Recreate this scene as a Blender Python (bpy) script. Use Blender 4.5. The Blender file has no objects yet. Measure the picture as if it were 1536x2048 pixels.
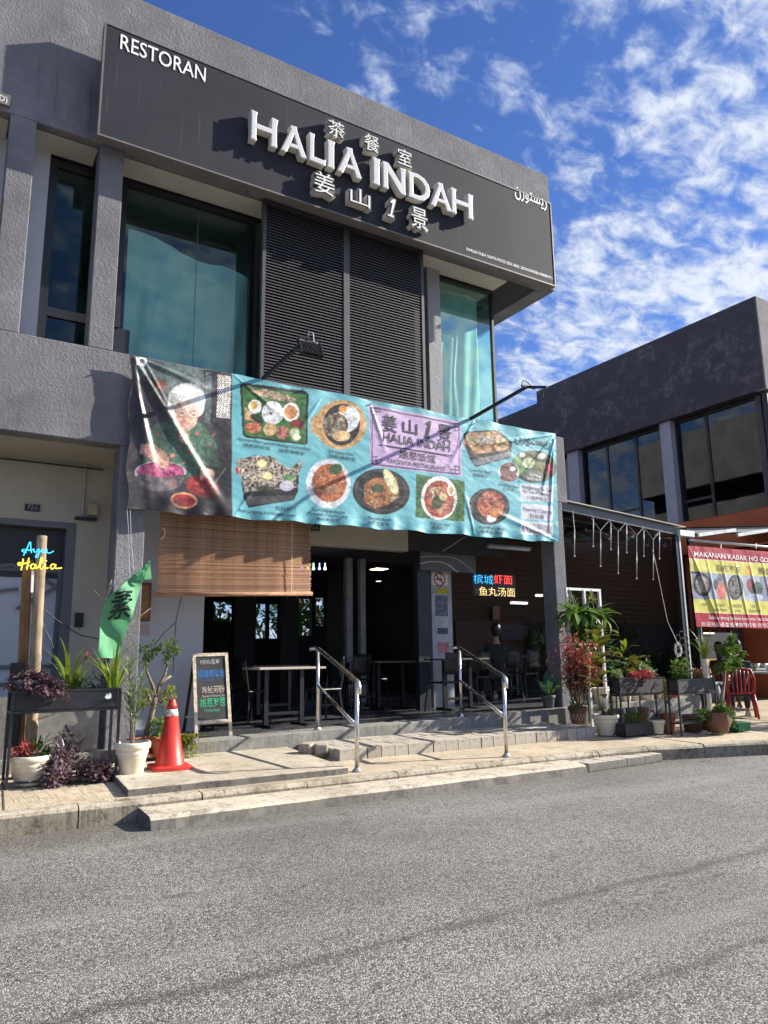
import bpy, math, random
import numpy as np
from mathutils import Vector, Matrix, noise as mnoise

# ---------------------------------------------------------------- camera, sky, sun, exposure
scene = bpy.context.scene
COL = scene.collection
PI = math.pi
CAM_H = 1.35
F_PX, YAW, PITCH, ROLL = 1494.5, .5517034, .1916457, -.0127061
def _axes():
    fw = Vector((math.sin(YAW)*math.cos(PITCH), math.cos(YAW)*math.cos(PITCH), math.sin(PITCH)))
    rt = Vector((math.cos(YAW), -math.sin(YAW), 0)); up = rt.cross(fw)
    c, s = math.cos(ROLL), math.sin(ROLL)
    return rt*c+up*s, up*c-rt*s, fw
RT, UP, FW = _axes()
CAM = Vector((0, 0, CAM_H))
cd = bpy.data.cameras.new('camera'); cam = bpy.data.objects.new('camera', cd); COL.objects.link(cam)
cd.sensor_fit = 'HORIZONTAL'; cd.sensor_width = 36; cd.lens = 36*F_PX/1536; cd.clip_start = .05; cd.clip_end = 3000
m3 = Matrix((RT, UP, -FW)).transposed()
cam.matrix_world = Matrix.Translation(CAM) @ m3.to_4x4()
scene.camera = cam

SUN_AZ, SUN_EL = math.radians(16.5), math.radians(28.6)      # off the facade line, above the horizon
TO_SUN = Vector((math.cos(SUN_EL)*math.cos(SUN_AZ), -math.cos(SUN_EL)*math.sin(SUN_AZ), math.sin(SUN_EL)))
sl = bpy.data.lights.new('sun', 'SUN'); sl.energy = 5.0; sl.angle = math.radians(.53); sl.color = (1, .93, .82)
sun = bpy.data.objects.new('sun', sl); COL.objects.link(sun)
sun.rotation_euler = TO_SUN.to_track_quat('Z', 'Y').to_euler(); sun.location = (30, -10, 20)

def make_world():
    w = bpy.data.worlds.new('World'); scene.world = w; w.use_nodes = True
    nt = w.node_tree; N = nt.nodes; L = nt.links; N.clear()
    out = N.new('ShaderNodeOutputWorld'); bg = N.new('ShaderNodeBackground'); bg.inputs[1].default_value = .05
    sky = N.new('ShaderNodeTexSky'); sky.sky_type = 'NISHITA'; sky.sun_disc = False
    sky.sun_elevation = SUN_EL; sky.sun_rotation = math.atan2(TO_SUN.x, TO_SUN.y)
    sky.air_density = 1.0; sky.dust_density = .3; sky.ozone_density = 3.0
    tc = N.new('ShaderNodeTexCoord'); sep = N.new('ShaderNodeSeparateXYZ'); L.new(tc.outputs['Generated'], sep.inputs[0])
    def math_(op, a, b=None, c=None):
        n = N.new('ShaderNodeMath'); n.operation = op
        for i, v in enumerate((a, b, c)):
            if v is None: continue
            if isinstance(v, (int, float)): n.inputs[i].default_value = v
            else: L.new(v, n.inputs[i])
        return n.outputs[0]
    zz = math_('ADD', math_('MAXIMUM', sep.outputs[2], 0.0), .30)
    u = math_('DIVIDE', sep.outputs[0], zz); v = math_('DIVIDE', sep.outputs[1], zz)
    cmb = N.new('ShaderNodeCombineXYZ'); L.new(u, cmb.inputs[0]); L.new(v, cmb.inputs[1])
    def noise(scale, detail, rough, rot, stretch, off, dist=0.0):
        mp = N.new('ShaderNodeMapping'); mp.inputs['Rotation'].default_value = (0, 0, rot)
        mp.inputs['Scale'].default_value = (1, stretch, 1); mp.inputs['Location'].default_value = off
        L.new(cmb.outputs[0], mp.inputs[0])
        n = N.new('ShaderNodeTexNoise'); n.inputs['Scale'].default_value = scale; n.inputs['Detail'].default_value = detail
        n.inputs['Roughness'].default_value = rough; n.inputs['Distortion'].default_value = dist
        L.new(mp.outputs[0], n.inputs['Vector']); return n.outputs[0]
    big = noise(.55, 2, .5, .3, 1.0, CLOUD_OFF)
    mid = noise(4.6, 4, .6, 0.3, 1.5, (3.3, 1.2, 0), .5)
    fine = noise(17, 4, .62, 0.4, 1.35, (0, 5, 2), .35)
    s = math_('ADD', math_('MULTIPLY', big, 1.65), math_('ADD', math_('MULTIPLY', mid, .8), math_('MULTIPLY', fine, .85)))
    mr = N.new('ShaderNodeMapRange'); mr.interpolation_type = 'SMOOTHSTEP'
    mr.inputs[1].default_value = CL0; mr.inputs[2].default_value = CL0+.33
    L.new(s, mr.inputs[0])
    fac = math_('MULTIPLY', math_('MULTIPLY', mr.outputs[0], .96), math_('GREATER_THAN', sep.outputs[2], 0.0))
    mr2 = N.new('ShaderNodeMapRange'); mr2.inputs[1].default_value = CL0+.08; mr2.inputs[2].default_value = CL0+.62
    L.new(s, mr2.inputs[0])
    cc = N.new('ShaderNodeMix'); cc.data_type = 'RGBA'; L.new(mr2.outputs[0], cc.inputs[0])
    cc.inputs[6].default_value = (5.0, 6.0, 8.0, 1); cc.inputs[7].default_value = (10.4, 10.5, 10.7, 1)
    tint = N.new('ShaderNodeMix'); tint.data_type = 'RGBA'; tint.blend_type = 'MULTIPLY'; tint.inputs[0].default_value = 1
    L.new(sky.outputs[0], tint.inputs[6]); tint.inputs[7].default_value = SKY_TINT
    mx = N.new('ShaderNodeMix'); mx.data_type = 'RGBA'; L.new(fac, mx.inputs[0])
    L.new(tint.outputs[2], mx.inputs[6]); L.new(cc.outputs[2], mx.inputs[7])
    L.new(mx.outputs[2], bg.inputs[0]); L.new(bg.outputs[0], out.inputs[0])
CLOUD_OFF = (5.2, 1.7, 0); SKY_TINT = (.78, 1.0, 1.55, 1); CL0 = 1.52
make_world()
vs = scene.view_settings; vs.view_transform = 'Standard'; vs.look = 'None'; vs.gamma = 1; vs.use_curve_mapping = False
vs.exposure = 1.14
scene.cycles.max_bounces = 5; scene.cycles.diffuse_bounces = 3; scene.cycles.transparent_max_bounces = 8; scene.cycles.glossy_bounces = 3
scene.cycles.transmission_bounces = 6; scene.cycles.caustics_reflective = False; scene.cycles.caustics_refractive = False
scene.cycles.sample_clamp_indirect = 4; scene.cycles.use_adaptive_sampling = True; scene.cycles.adaptive_threshold = .025; scene.cycles.adaptive_min_samples = 32
scene.cycles.use_denoising = True

# ---------------------------------------------------------------- geometry helpers
def _ray(px, py):
    return (RT*((px-768)/F_PX) - UP*((py-1024)/F_PX) + FW)
def at_y(px, py, y):
    d = _ray(px, py); return CAM + d*((y-CAM.y)/d.y)
def at_z(px, py, z):
    d = _ray(px, py); return CAM + d*((z-CAM.z)/d.z)
def at_x(px, py, x):
    d = _ray(px, py); return CAM + d*((x-CAM.x)/d.x)

class MB:
    """collects shapes; build() links them as one mesh object"""
    def __init__(s): s.v = []; s.f = []; s.m = []
    def add(s, vs, fs, m=0):
        b = len(s.v); s.v += [tuple(v) for v in vs]; s.f += [tuple(i+b for i in f) for f in fs]; s.m += [m]*len(fs); return s
    def box(s, x0, x1, y0, y1, z0, z1, m=0):
        if x0 > x1: x0, x1 = x1, x0
        if y0 > y1: y0, y1 = y1, y0
        if z0 > z1: z0, z1 = z1, z0
        return s.add([(x0,y0,z0),(x1,y0,z0),(x1,y1,z0),(x0,y1,z0),(x0,y0,z1),(x1,y0,z1),(x1,y1,z1),(x0,y1,z1)],
                     [(0,3,2,1),(4,5,6,7),(0,1,5,4),(1,2,6,5),(2,3,7,6),(3,0,4,7)], m)
    def quad(s, a, b, c, d, m=0): return s.add([a,b,c,d], [(0,1,2,3)], m)
    def prism(s, poly, d0, d1, axis='y', m=0):
        n = len(poly)
        def P(p, d): return (p[0], d, p[1]) if axis == 'y' else ((d, p[0], p[1]) if axis == 'x' else (p[0], p[1], d))
        vs = [P(p, d0) for p in poly]+[P(p, d1) for p in poly]
        fs = [tuple(range(n)), tuple(reversed(range(n, 2*n)))]+[(i, (i+1) % n+0, (i+1) % n+n, i+n)[::-1] for i in range(n)]
        return s.add(vs, fs, m)
    def tube(s, pts, r, n=8, m=0, cap=True, closed=False):
        pts = [Vector(p) for p in pts]; k = len(pts)
        rr = r if isinstance(r, (list, tuple)) else [r]*k
        vs = []; up = None
        for i, p in enumerate(pts):
            if closed: t = pts[(i+1) % k]-pts[i-1]
            else: t = (pts[min(i+1, k-1)]-pts[max(i-1, 0)])
            if t.length < 1e-9: t = Vector((0,0,1))
            t.normalize()
            if up is None:
                up = t.orthogonal().normalized()
            else:
                up = (up-t*up.dot(t))
                if up.length < 1e-6: up = t.orthogonal()
                up.normalize()
            w = t.cross(up)
            for j in range(n):
                a = 2*PI*j/n; vs.append(p+(up*math.cos(a)+w*math.sin(a))*rr[i])
        fs = []
        for i in range(k if closed else k-1):
            i2 = (i+1) % k
            for j in range(n):
                fs.append((i*n+j, i*n+(j+1) % n, i2*n+(j+1) % n, i2*n+j))
        if cap and not closed:
            fs.append(tuple(reversed(range(n)))); fs.append(tuple(range((k-1)*n, k*n)))
        return s.add(vs, fs, m)
    def bar(s, a, b, w, h, m=0, up=(0,0,1)):
        a, b = Vector(a), Vector(b); t = (b-a).normalized(); u = Vector(up)
        if abs(t.dot(u)) > .98: u = Vector((0,1,0))
        x = t.cross(u).normalized()*w/2; y = x.cross(t).normalized()*h/2
        vs = [a-x-y, a+x-y, a+x+y, a-x+y, b-x-y, b+x-y, b+x+y, b-x+y]
        return s.add(vs, [(0,3,2,1)[::-1],(4,5,6,7)[::-1],(0,1,5,4)[::-1],(1,2,6,5)[::-1],(2,3,7,6)[::-1],(3,0,4,7)[::-1]], m)
    def lathe(s, prof, c=(0,0,0), n=20, m=0, sx=1, sy=1):
        k = len(prof); vs = []
        for r, z in prof:
            for j in range(n):
                a = 2*PI*j/n; vs.append((c[0]+r*sx*math.cos(a), c[1]+r*sy*math.sin(a), c[2]+z))
        fs = [(i*n+j, i*n+(j+1) % n, (i+1)*n+(j+1) % n, (i+1)*n+j) for i in range(k-1) for j in range(n)]
        if prof[0][0] > 1e-4: fs.append(tuple(reversed(range(n))))
        if prof[-1][0] > 1e-4: fs.append(tuple(range((k-1)*n, k*n)))
        return s.add(vs, fs, m)
    def mesh(s, name, mats, smooth=False, off=None):
        me = bpy.data.meshes.new(name)
        v = s.v if off is None else [(a-off[0], b-off[1], c-off[2]) for a, b, c in s.v]
        me.from_pydata(v, [], s.f)
        for mm in (mats if isinstance(mats, (list, tuple)) else [mats]): me.materials.append(mm)
        if any(s.m): me.polygons.foreach_set('material_index', s.m)
        if smooth: me.shade_smooth()
        me.update(); return me
    def build(s, name, mats, parent=None, smooth=False, world=True, bevel=0, kind=None, label=None):
        off = parent_off(parent) if (parent is not None and world) else None
        o = bpy.data.objects.new(name, s.mesh(name, mats, smooth, off)); COL.objects.link(o)
        if parent is not None: o.parent = parent
        if bevel:
            b = o.modifiers.new('bevel', 'BEVEL'); b.width = bevel; b.segments = 2; b.limit_method = 'ANGLE'; b.angle_limit = math.radians(40)
        if kind: o['kind'] = kind
        if label: o['label'] = label
        return o
def parent_off(p):
    x, y, z = 0, 0, 0
    while p is not None:
        x += p.location.x; y += p.location.y; z += p.location.z; p = p.parent
    return (x, y, z)
def thing(name, label, cat, loc=(0,0,0), group=None):
    o = bpy.data.objects.new(name, None); COL.objects.link(o); o.location = loc; o.empty_display_size = .1
    o['label'] = label; o['category'] = cat
    if group: o['group'] = group
    return o
def tag(o, label=None, cat=None, group=None, kind=None):
    if label: o['label'] = label
    if cat: o['category'] = cat
    if group: o['group'] = group
    if kind: o['kind'] = kind
    return o
def struct(mb, name, mat, **k): return mb.build(name, mat, kind='structure', **k)
def inst(name, mesh, parent=None, mw=None, world=True):
    o = bpy.data.objects.new(name, mesh); COL.objects.link(o)
    if parent is not None:
        o.parent = parent
    if mw is not None:
        if parent is not None and world:
            mw = Matrix.Translation(-Vector(parent_off(parent))) @ mw
        o.matrix_basis = mw
    return o
def copy_tree(o, parent=None):
    c = o.copy(); COL.objects.link(c)
    if parent is not None: c.parent = parent
    for ch in list(o.children): copy_tree(ch, c)
    return c
def T(x, y, z): return Matrix.Translation((x, y, z))
def RZ(a): return Matrix.Rotation(a, 4, 'Z')
def RX(a): return Matrix.Rotation(a, 4, 'X')
def RY(a): return Matrix.Rotation(a, 4, 'Y')
def SC(a, b=None, c=None):
    b = a if b is None else b; c = a if c is None else c
    return Matrix.Diagonal((a, b, c, 1))

_fc = {}
def text2d(s, size, offset=0.0, extrude=0.0, bold=0.0, align='LEFT', res=3, spacing=1.0, bevel=0.0):
    """a line of lettering as vertices/faces in the xy plane (x right, y up)"""
    cu = bpy.data.curves.new('txt', 'FONT'); cu.body = s; cu.size = size; cu.resolution_u = res
    cu.offset = offset; cu.extrude = extrude; cu.align_x = align; cu.space_character = spacing; cu.bevel_depth = bevel; cu.bevel_resolution = 1
    o = bpy.data.objects.new('txt', cu)
    me = bpy.data.meshes.new_from_object(o)
    n = len(me.vertices); v = np.zeros(n*3); me.vertices.foreach_get('co', v); v = v.reshape(-1, 3)
    f = [tuple(p.vertices) for p in me.polygons]
    bpy.data.objects.remove(o); bpy.data.curves.remove(cu); bpy.data.meshes.remove(me)
    return v, f
def text_fit(s, x0, x1, zb, ht, y, mat, parent, name='lettering', surf=None, bold=0.0, italic=0.0, lift=.006, both=True):
    """flat lettering on a surface facing -y: from x0 to x1, baseline zb, cap height ht"""
    v, f = text2d(s, 1.0, offset=bold)
    if len(v) == 0: return None
    mn, mx = v.min(0), v.max(0)
    if s.isascii():
        if 'H' not in _fc: _fc['H'] = text2d('H', 1.0)[0].max(0)[1]
        cap = _fc['H']; base = 0
    else: cap = mx[1]-mn[1]; base = mn[1]
    k = ht/cap; kx = (x1-x0)/max(mx[0]-mn[0], 1e-6)
    X = x0+(v[:, 0]-mn[0])*kx; Z = (v[:, 1]-base)*k
    X = X+Z*italic; Z = Z+(zb if not callable(zb) else np.array([zb(a) for a in X]))
    Y = (surf(X, Z) if surf else np.full(len(X), y))-lift
    mb = MB(); mb.add(list(zip(X, Y, Z)), f)
    return mb.build(name, mat, parent)
# ---------------------------------------------------------------- procedural materials
MATS = {}
def new_mat(name):
    m = bpy.data.materials.new(name); m.use_nodes = True; nt = m.node_tree; nt.nodes.clear()
    return m, nt.nodes, nt.links
class NB:
    def __init__(s, name):
        s.m, s.N, s.L = new_mat(name); MATS[name] = s.m
        s.out = s.N.new('ShaderNodeOutputMaterial')
        s.tc = s.N.new('ShaderNodeTexCoord')
    def n(s, t, **k):
        x = s.N.new(t)
        for a, b in k.items(): setattr(x, a, b)
        return x
    def put(s, sock, v):
        if v is None: return
        if hasattr(v, 'is_output'): s.L.new(v, sock)
        else:
            try: sock.default_value = v
            except Exception: sock.default_value = (v, v, v)
    def coord(s, scale=(1,1,1), loc=(0,0,0), rot=(0,0,0), src='Object'):
        mp = s.n('ShaderNodeMapping'); mp.inputs['Scale'].default_value = scale; mp.inputs['Location'].default_value = loc; mp.inputs['Rotation'].default_value = rot
        s.L.new(s.tc.outputs[src], mp.inputs[0]); return mp.outputs[0]
    def noise(s, scale, detail=4, rough=.55, vec=None, dist=0, w=None):
        x = s.n('ShaderNodeTexNoise'); x.inputs['Scale'].default_value = scale; x.inputs['Detail'].default_value = detail
        x.inputs['Roughness'].default_value = rough; x.inputs['Distortion'].default_value = dist
        s.L.new(vec if vec is not None else s.tc.outputs['Object'], x.inputs['Vector']); return x.outputs[0]
    def vor(s, scale, feature='F1', vec=None, out=0):
        x = s.n('ShaderNodeTexVoronoi'); x.feature = feature; x.inputs['Scale'].default_value = scale
        s.L.new(vec if vec is not None else s.tc.outputs['Object'], x.inputs['Vector']); return x.outputs[out]
    def math(s, op, a, b=None, c=None, clamp=False):
        x = s.n('ShaderNodeMath', operation=op); x.use_clamp = clamp
        for i, v in enumerate((a, b, c)): s.put(x.inputs[i], v) if v is not None else None
        return x.outputs[0]
    def ramp(s, v, a, b, lo=0., hi=1., smooth=True):
        x = s.n('ShaderNodeMapRange'); x.interpolation_type = 'SMOOTHSTEP' if smooth else 'LINEAR'
        s.put(x.inputs[0], v); x.inputs[1].default_value = a; x.inputs[2].default_value = b; x.inputs[3].default_value = lo; x.inputs[4].default_value = hi
        return x.outputs[0]
    def mix(s, f, a, b, mode='MIX'):
        x = s.n('ShaderNodeMix', data_type='RGBA', blend_type=mode); s.put(x.inputs[0], f)
        for i, v in ((6, a), (7, b)):
            if not hasattr(v, 'is_output') and len(v) == 3: v = (*v, 1)
            s.put(x.inputs[i], v)
        return x.outputs[2]
    def xyz(s, src='Object'):
        x = s.n('ShaderNodeSeparateXYZ'); s.L.new(s.tc.outputs[src], x.inputs[0]); return x.outputs
    def bump(s, h, strength=.5, dist=.01, normal=None):
        b = s.n('ShaderNodeBump'); b.inputs['Strength'].default_value = strength; b.inputs['Distance'].default_value = dist
        s.L.new(h, b.inputs['Height'])
        if normal is not None: s.L.new(normal, b.inputs['Normal'])
        return b.outputs[0]
    def bsdf(s, col, rough=.6, metal=0., normal=None, spec=.5, trans=None, **k):
        p = s.n('ShaderNodeBsdfPrincipled')
        if not hasattr(col, 'is_output') and len(col) == 3: col = (*col, 1)
        s.put(p.inputs['Base Color'], col); s.put(p.inputs['Roughness'], rough); s.put(p.inputs['Metallic'], metal)
        p.inputs['Specular IOR Level'].default_value = spec
        if normal is not None: s.L.new(normal, p.inputs['Normal'])
        for a, b in k.items(): s.put(p.inputs[a.replace('_', ' ')], b)
        return p.outputs[0]
    def done(s, sh): s.L.new(sh, s.out.inputs[0]); return s.m
def srgb(r, g, b):
    f = lambda c: ((c/255)/12.92 if c/255 <= .04045 else (((c/255)+.055)/1.055)**2.4)
    return (f(r), f(g), f(b))
def plain(name, col, rough=.6, var=.18, scale=5., bump=0., bscale=80., metal=0., spec=.5, dirt=0., **k):
    b = NB(name); c = tuple(col)
    n1 = b.noise(scale, 5, .6); n2 = b.noise(scale*7.3, 3, .6)
    v = b.math('ADD', b.math('MULTIPLY', n1, .65), b.math('MULTIPLY', n2, .35))
    lo = tuple(x*(1-var*1.6) for x in c); hi = tuple(min(x*(1+var*1.6), .95) for x in c)
    cc = b.mix(b.ramp(v, .3, .7, smooth=False), lo, hi)
    if dirt:
        d = b.ramp(b.noise(scale*.9, 6, .7), .5, .72)
        cc = b.mix(b.math('MULTIPLY', d, dirt), cc, (.05, .045, .035))
    nm = b.bump(b.noise(bscale, 4, .6), bump, .01) if bump else None
    r = b.ramp(n2, .2, .8, max(rough-.1, .03), min(rough+.1, 1), smooth=False)
    return b.done(b.bsdf(cc, r, metal, nm, spec, **k))

def m_stucco(name, col, big=.12, weather=.3):
    b = NB(name)
    n1 = b.noise(1.1, 6, .65); n2 = b.noise(22, 4, .6); n3 = b.noise(55, 3, .6)
    cc = b.mix(b.ramp(n1, .3, .7, smooth=False), tuple(x*(1-big*1.4) for x in col), tuple(x*(1+big*1.4) for x in col))
    cc = b.mix(b.math('MULTIPLY', b.ramp(n2, .5, .75), .25), cc, tuple(x*1.5 for x in col))
    st = b.noise(3.0, 5, .6, b.coord((2.2, 2.2, .22)))
    cc = b.mix(b.math('MULTIPLY', b.ramp(st, .56, .75), weather), cc, tuple(x*.45 for x in col))
    pt = b.noise(2.3, 6, .7, dist=.6)
    cc = b.mix(b.math('MULTIPLY', b.ramp(pt, .55, .68), weather*.7), cc, tuple(min(.9, x*1.55) for x in col))
    cc = b.mix(b.math('MULTIPLY', b.ramp(b.noise(.5, 5, .65), .5, .7), weather*.6), cc, tuple(x*.6 for x in col))
    h = b.math('ADD', b.math('MULTIPLY', b.noise(28, 3, .55, dist=.6), b.ramp(n1, .3, .7, .5, 1.3)), b.math('MULTIPLY', n3, .45))
    return b.done(b.bsdf(cc, .88, 0, b.bump(h, .75, .012), .25))
STUCCO = m_stucco('dark_stucco', (.178, .175, .186), .22, .6)
STUCCO_R = m_stucco('charcoal_stucco', (.105, .098, .108), .2, .35)

def m_rightpar():
    b = NB('weathered_charcoal_paint')
    n = b.noise(.8, 7, .72, b.coord((1, 1, 1.3)), dist=1.0); n2 = b.noise(3.5, 6, .75, dist=.8)
    c = b.mix(b.math('MULTIPLY', b.ramp(n, .45, .62), b.ramp(n2, .4, .62)), (.066, .06, .072), (.155, .138, .145))
    c = b.mix(b.math('MULTIPLY', b.ramp(b.noise(5, 4, .6, b.coord((2, 2, .2))), .5, .7), .35), c, (.035, .032, .04))
    return b.done(b.bsdf(c, .8, 0, b.bump(b.noise(30, 4, .6), .4, .01), .3))
RPAR = m_rightpar()

def m_asphalt():
    b = NB('worn_asphalt'); co = b.tc.outputs['Object']
    cell = b.vor(108, 'F1', None, 1); sepc = b.n('ShaderNodeSeparateColor'); b.L.new(cell, sepc.inputs[0])
    d1 = b.vor(108, 'F1', None, 0)
    cell2 = b.vor(240, 'F1', None, 1); sep2 = b.n('ShaderNodeSeparateColor'); b.L.new(cell2, sep2.inputs[0])
    agg = b.math('ADD', b.math('MULTIPLY', sepc.outputs[0], .62), b.math('MULTIPLY', sep2.outputs[1], .38))
    c = b.mix(b.math('POWER', b.ramp(agg, .2, .88, smooth=False), 1.3), (.048, .047, .045), (.49, .475, .44))
    gaps = b.ramp(d1, .45, .75)
    c = b.mix(b.math('MULTIPLY', gaps, .55), c, (.045, .044, .043))
    c = b.mix(b.ramp(b.noise(330, 2, .5), .64, .72), c, (.7, .66, .6))
    big = b.noise(.55, 5, .6)
    c = b.mix(b.math('MULTIPLY', b.ramp(big, .35, .7), .45), c, (.075, .071, .067))
    trk = b.noise(.8, 4, .6, b.coord((.12, 1.3, 1)))
    c = b.mix(b.math('MULTIPLY', b.ramp(trk, .5, .66), .3), c, (.30, .285, .26))
    blot = b.ramp(b.noise(3.3, 6, .7, dist=1.0), .58, .7)
    c = b.mix(b.math('MULTIPLY', blot, .4), c, (.065, .061, .057))
    crk = b.n('ShaderNodeTexVoronoi'); crk.feature = 'DISTANCE_TO_EDGE'; crk.inputs['Scale'].default_value = .45
    wv = b.n('ShaderNodeVectorMath', operation='ADD'); nz = b.n('ShaderNodeTexNoise'); nz.inputs['Scale'].default_value = 2.5; nz.inputs['Detail'].default_value = 5; b.L.new(co, nz.inputs['Vector']); b.L.new(co, wv.inputs[0]); b.L.new(nz.outputs[1], wv.inputs[1]); b.L.new(wv.outputs[0], crk.inputs['Vector'])
    ck = b.math('MULTIPLY', b.ramp(crk.outputs[0], 0, .006, 1, 0), b.ramp(b.noise(.7, 3, .5), .52, .62))
    c = b.mix(b.math('MULTIPLY', ck, .6), c, (.035, .033, .03))
    spots = b.ramp(b.noise(1.7, 3, .5, b.coord((1, 1.8, 1))), .66, .74)
    c = b.mix(b.math('MULTIPLY', spots, .65), c, (.05, .048, .045))
    x, y, z = b.xyz()
    wob = b.math('ADD', b.math('MULTIPLY', b.math('SUBTRACT', b.noise(2.2, 5, .65), .5), .22), 0)
    yy = b.math('ADD', y, wob)
    for y0, w, k in ((3.35, .085, .55), (2.38, .07, .5)):
        dd = b.math('ABSOLUTE', b.math('SUBTRACT', yy, y0))
        ln = b.math('MULTIPLY', b.ramp(dd, 0, w, 1, 0), b.ramp(b.noise(3.1, 4, .6), .25, .5))
        c = b.mix(b.math('MULTIPLY', ln, k), c, (.045, .043, .041))
    edge = b.math('MULTIPLY', b.ramp(b.math('ADD', y, b.math('MULTIPLY', b.noise(4, 4, .6), .5)), 6.15, 7.1), .6)
    c = b.mix(edge, c, (.085, .07, .055))
    h = b.math('ADD', b.math('MULTIPLY', b.ramp(d1, 0, .7, 1, 0, False), .7), b.math('MULTIPLY', b.noise(180, 3, .6), .5))
    return b.done(b.bsdf(c, .82, 0, b.bump(h, .8, .006), .35))
ASPHALT = m_asphalt()

def m_concrete(name, col, streak=0., dirt=.35, broom=0., rough=.85):
    b = NB(name)
    n1 = b.noise(1.6, 6, .65); n2 = b.noise(14, 5, .65); n3 = b.noise(90, 3, .6)
    c = b.mix(b.ramp(b.math('ADD', b.math('MULTIPLY', n1, .6), b.math('MULTIPLY', n2, .4)), .32, .68, smooth=False), tuple(x*.72 for x in col), tuple(min(.9, x*1.22) for x in col))
    d = b.ramp(b.noise(5, 7, .75, dist=.5), .50, .66)
    c = b.mix(b.math('MULTIPLY', d, dirt), c, tuple(x*.30 for x in (col[0], col[1]*.95, col[2]*.85)))
    d2 = b.ramp(b.noise(23, 6, .8, dist=.4), .54, .64)
    c = b.mix(b.math('MULTIPLY', d2, min(1, dirt*1.1)), c, tuple(x*.26 for x in (col[0], col[1]*.95, col[2]*.85)))
    d3 = b.ramp(b.noise(.9, 4, .6), .46, .62)
    c = b.mix(b.math('MULTIPLY', d3, dirt*.5), c, tuple(x*.55 for x in (col[0], col[1]*.96, col[2]*.86)))
    c = b.mix(b.math('MULTIPLY', b.ramp(n3, .58, .72), .35), c, tuple(x*.5 for x in col))
    h = b.math('ADD', b.math('MULTIPLY', n3, .5), n2)
    if streak:
        s_ = b.noise(9, 4, .65, b.coord((2.5, 2.5, .12)))
        c = b.mix(b.math('MULTIPLY', b.ramp(s_, .5, .68), streak), c, tuple(x*.35 for x in col))
        c = b.mix(b.math('MULTIPLY', b.ramp(s_, .42, .3), streak*.5), c, tuple(min(.9, x*1.5) for x in col))
    if broom:
        w = b.noise(70, 3, .65, b.coord((1, .04, 1), rot=(0, 0, .12)))
        c = b.mix(b.math('MULTIPLY', b.ramp(w, .48, .62), broom), c, tuple(x*.5 for x in col))
        h = b.math('ADD', h, b.math('MULTIPLY', w, .9))
    return b.done(b.bsdf(c, rough, 0, b.bump(h, .55, .008), .3))
PAVE = m_concrete('broomed_pavement_concrete', (.52, .435, .32), broom=.55, dirt=.55)
KERB = m_concrete('old_kerb_concrete', (.43, .38, .295), streak=.5, dirt=1.25)
SLABM = m_concrete('pale_slab_concrete', (.52, .465, .37), dirt=.75)
RISER = m_concrete('grey_cement_render', (.28, .275, .25), streak=.55, dirt=.4)
BRICK = m_concrete('grey_paver_brick', (.50, .455, .385), dirt=.55)
BRICK2 = m_concrete('stained_paver_brick', (.42, .375, .31), dirt=.85)
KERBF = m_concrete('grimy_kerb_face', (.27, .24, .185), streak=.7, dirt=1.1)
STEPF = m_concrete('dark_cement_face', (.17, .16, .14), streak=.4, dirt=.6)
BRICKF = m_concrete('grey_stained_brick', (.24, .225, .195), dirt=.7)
MORTAR = m_concrete('dark_mortar', (.12, .105, .085), dirt=.5)

def m_floor():
    b = NB('dark_floor_tile'); n = b.noise(2.2, 5, .6)
    c = b.mix(b.ramp(n, .3, .7), (.045, .047, .05), (.085, .088, .09))
    return b.done(b.bsdf(c, b.ramp(b.noise(6, 4, .6), .3, .7, .22, .42), 0, b.bump(b.noise(50, 3, .5), .08, .005), .5))
TILE = m_floor()
CREAM = plain('cream_wall_paint', (.42, .395, .335), .85, .07, 1.4, .1, 60)
CREAM_SOFFIT = plain('cream_soffit_paint', (.60, .56, .49), .85, .05, 1.2, .1, 60)
WHITEWALL = plain('pale_grey_wall_paint', (.52, .53, .56), .8, .05, 1.5, .08, 50)
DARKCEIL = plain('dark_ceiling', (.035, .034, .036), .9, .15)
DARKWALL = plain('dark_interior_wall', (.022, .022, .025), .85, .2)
BLACKFRAME = plain('black_aluminium_frame', (.012, .013, .016), .42, .2, 9, 0)
GREYFRAME = plain('grey_steel_frame', (.12, .13, .14), .5, .12, 8)
SLAT = plain('louvre_aluminium', (.062, .06, .066), .45, .12, 6)
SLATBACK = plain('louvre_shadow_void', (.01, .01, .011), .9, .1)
STEEL = NB('brushed_stainless'); 
STEEL = STEEL.done(STEEL.bsdf(STEEL.mix(STEEL.ramp(STEEL.noise(6, 4), .3, .7), (.55, .54, .52), (.72, .71, .69)), STEEL.ramp(STEEL.noise(40, 3, .6, STEEL.coord((1, 1, .05))), .3, .7, .18, .34), 1.0, None, .5))
GALV = plain('galvanised_pipe', (.5, .5, .5), .4, .12, 12, metal=.8)
BLACKMETAL = plain('black_painted_steel', (.014, .015, .018), .38, .25, 14, .15, 60)
BLACKPLASTIC = plain('black_plastic', (.011, .011, .012), .45, .2, 8)
ORANGEPAINT = plain('orange_wall_paint', (.44, .115, .045), .8, .12, 1.2, .1, 40)
WHITEPAINT = plain('white_enamel', (.75, .75, .74), .45, .05, 6)
REDPLASTIC = plain('red_plastic', (.30, .014, .02), .35, .1, 6, spec=.5)
CONERED = plain('cone_red_plastic', (.52, .028, .018), .42, .14, 7, .1, 70, dirt=.25)
CONEWHITE = plain('worn_white_band', (.72, .72, .70), .5, .1, 25, 0, dirt=.35)
WHITEPOT = plain('cream_plastic_pot', (.70, .64, .50), .5, .08, 6, dirt=.22)
GREYPOT = plain('grey_plastic_pot', (.09, .11, .12), .5, .12, 8)
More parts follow.
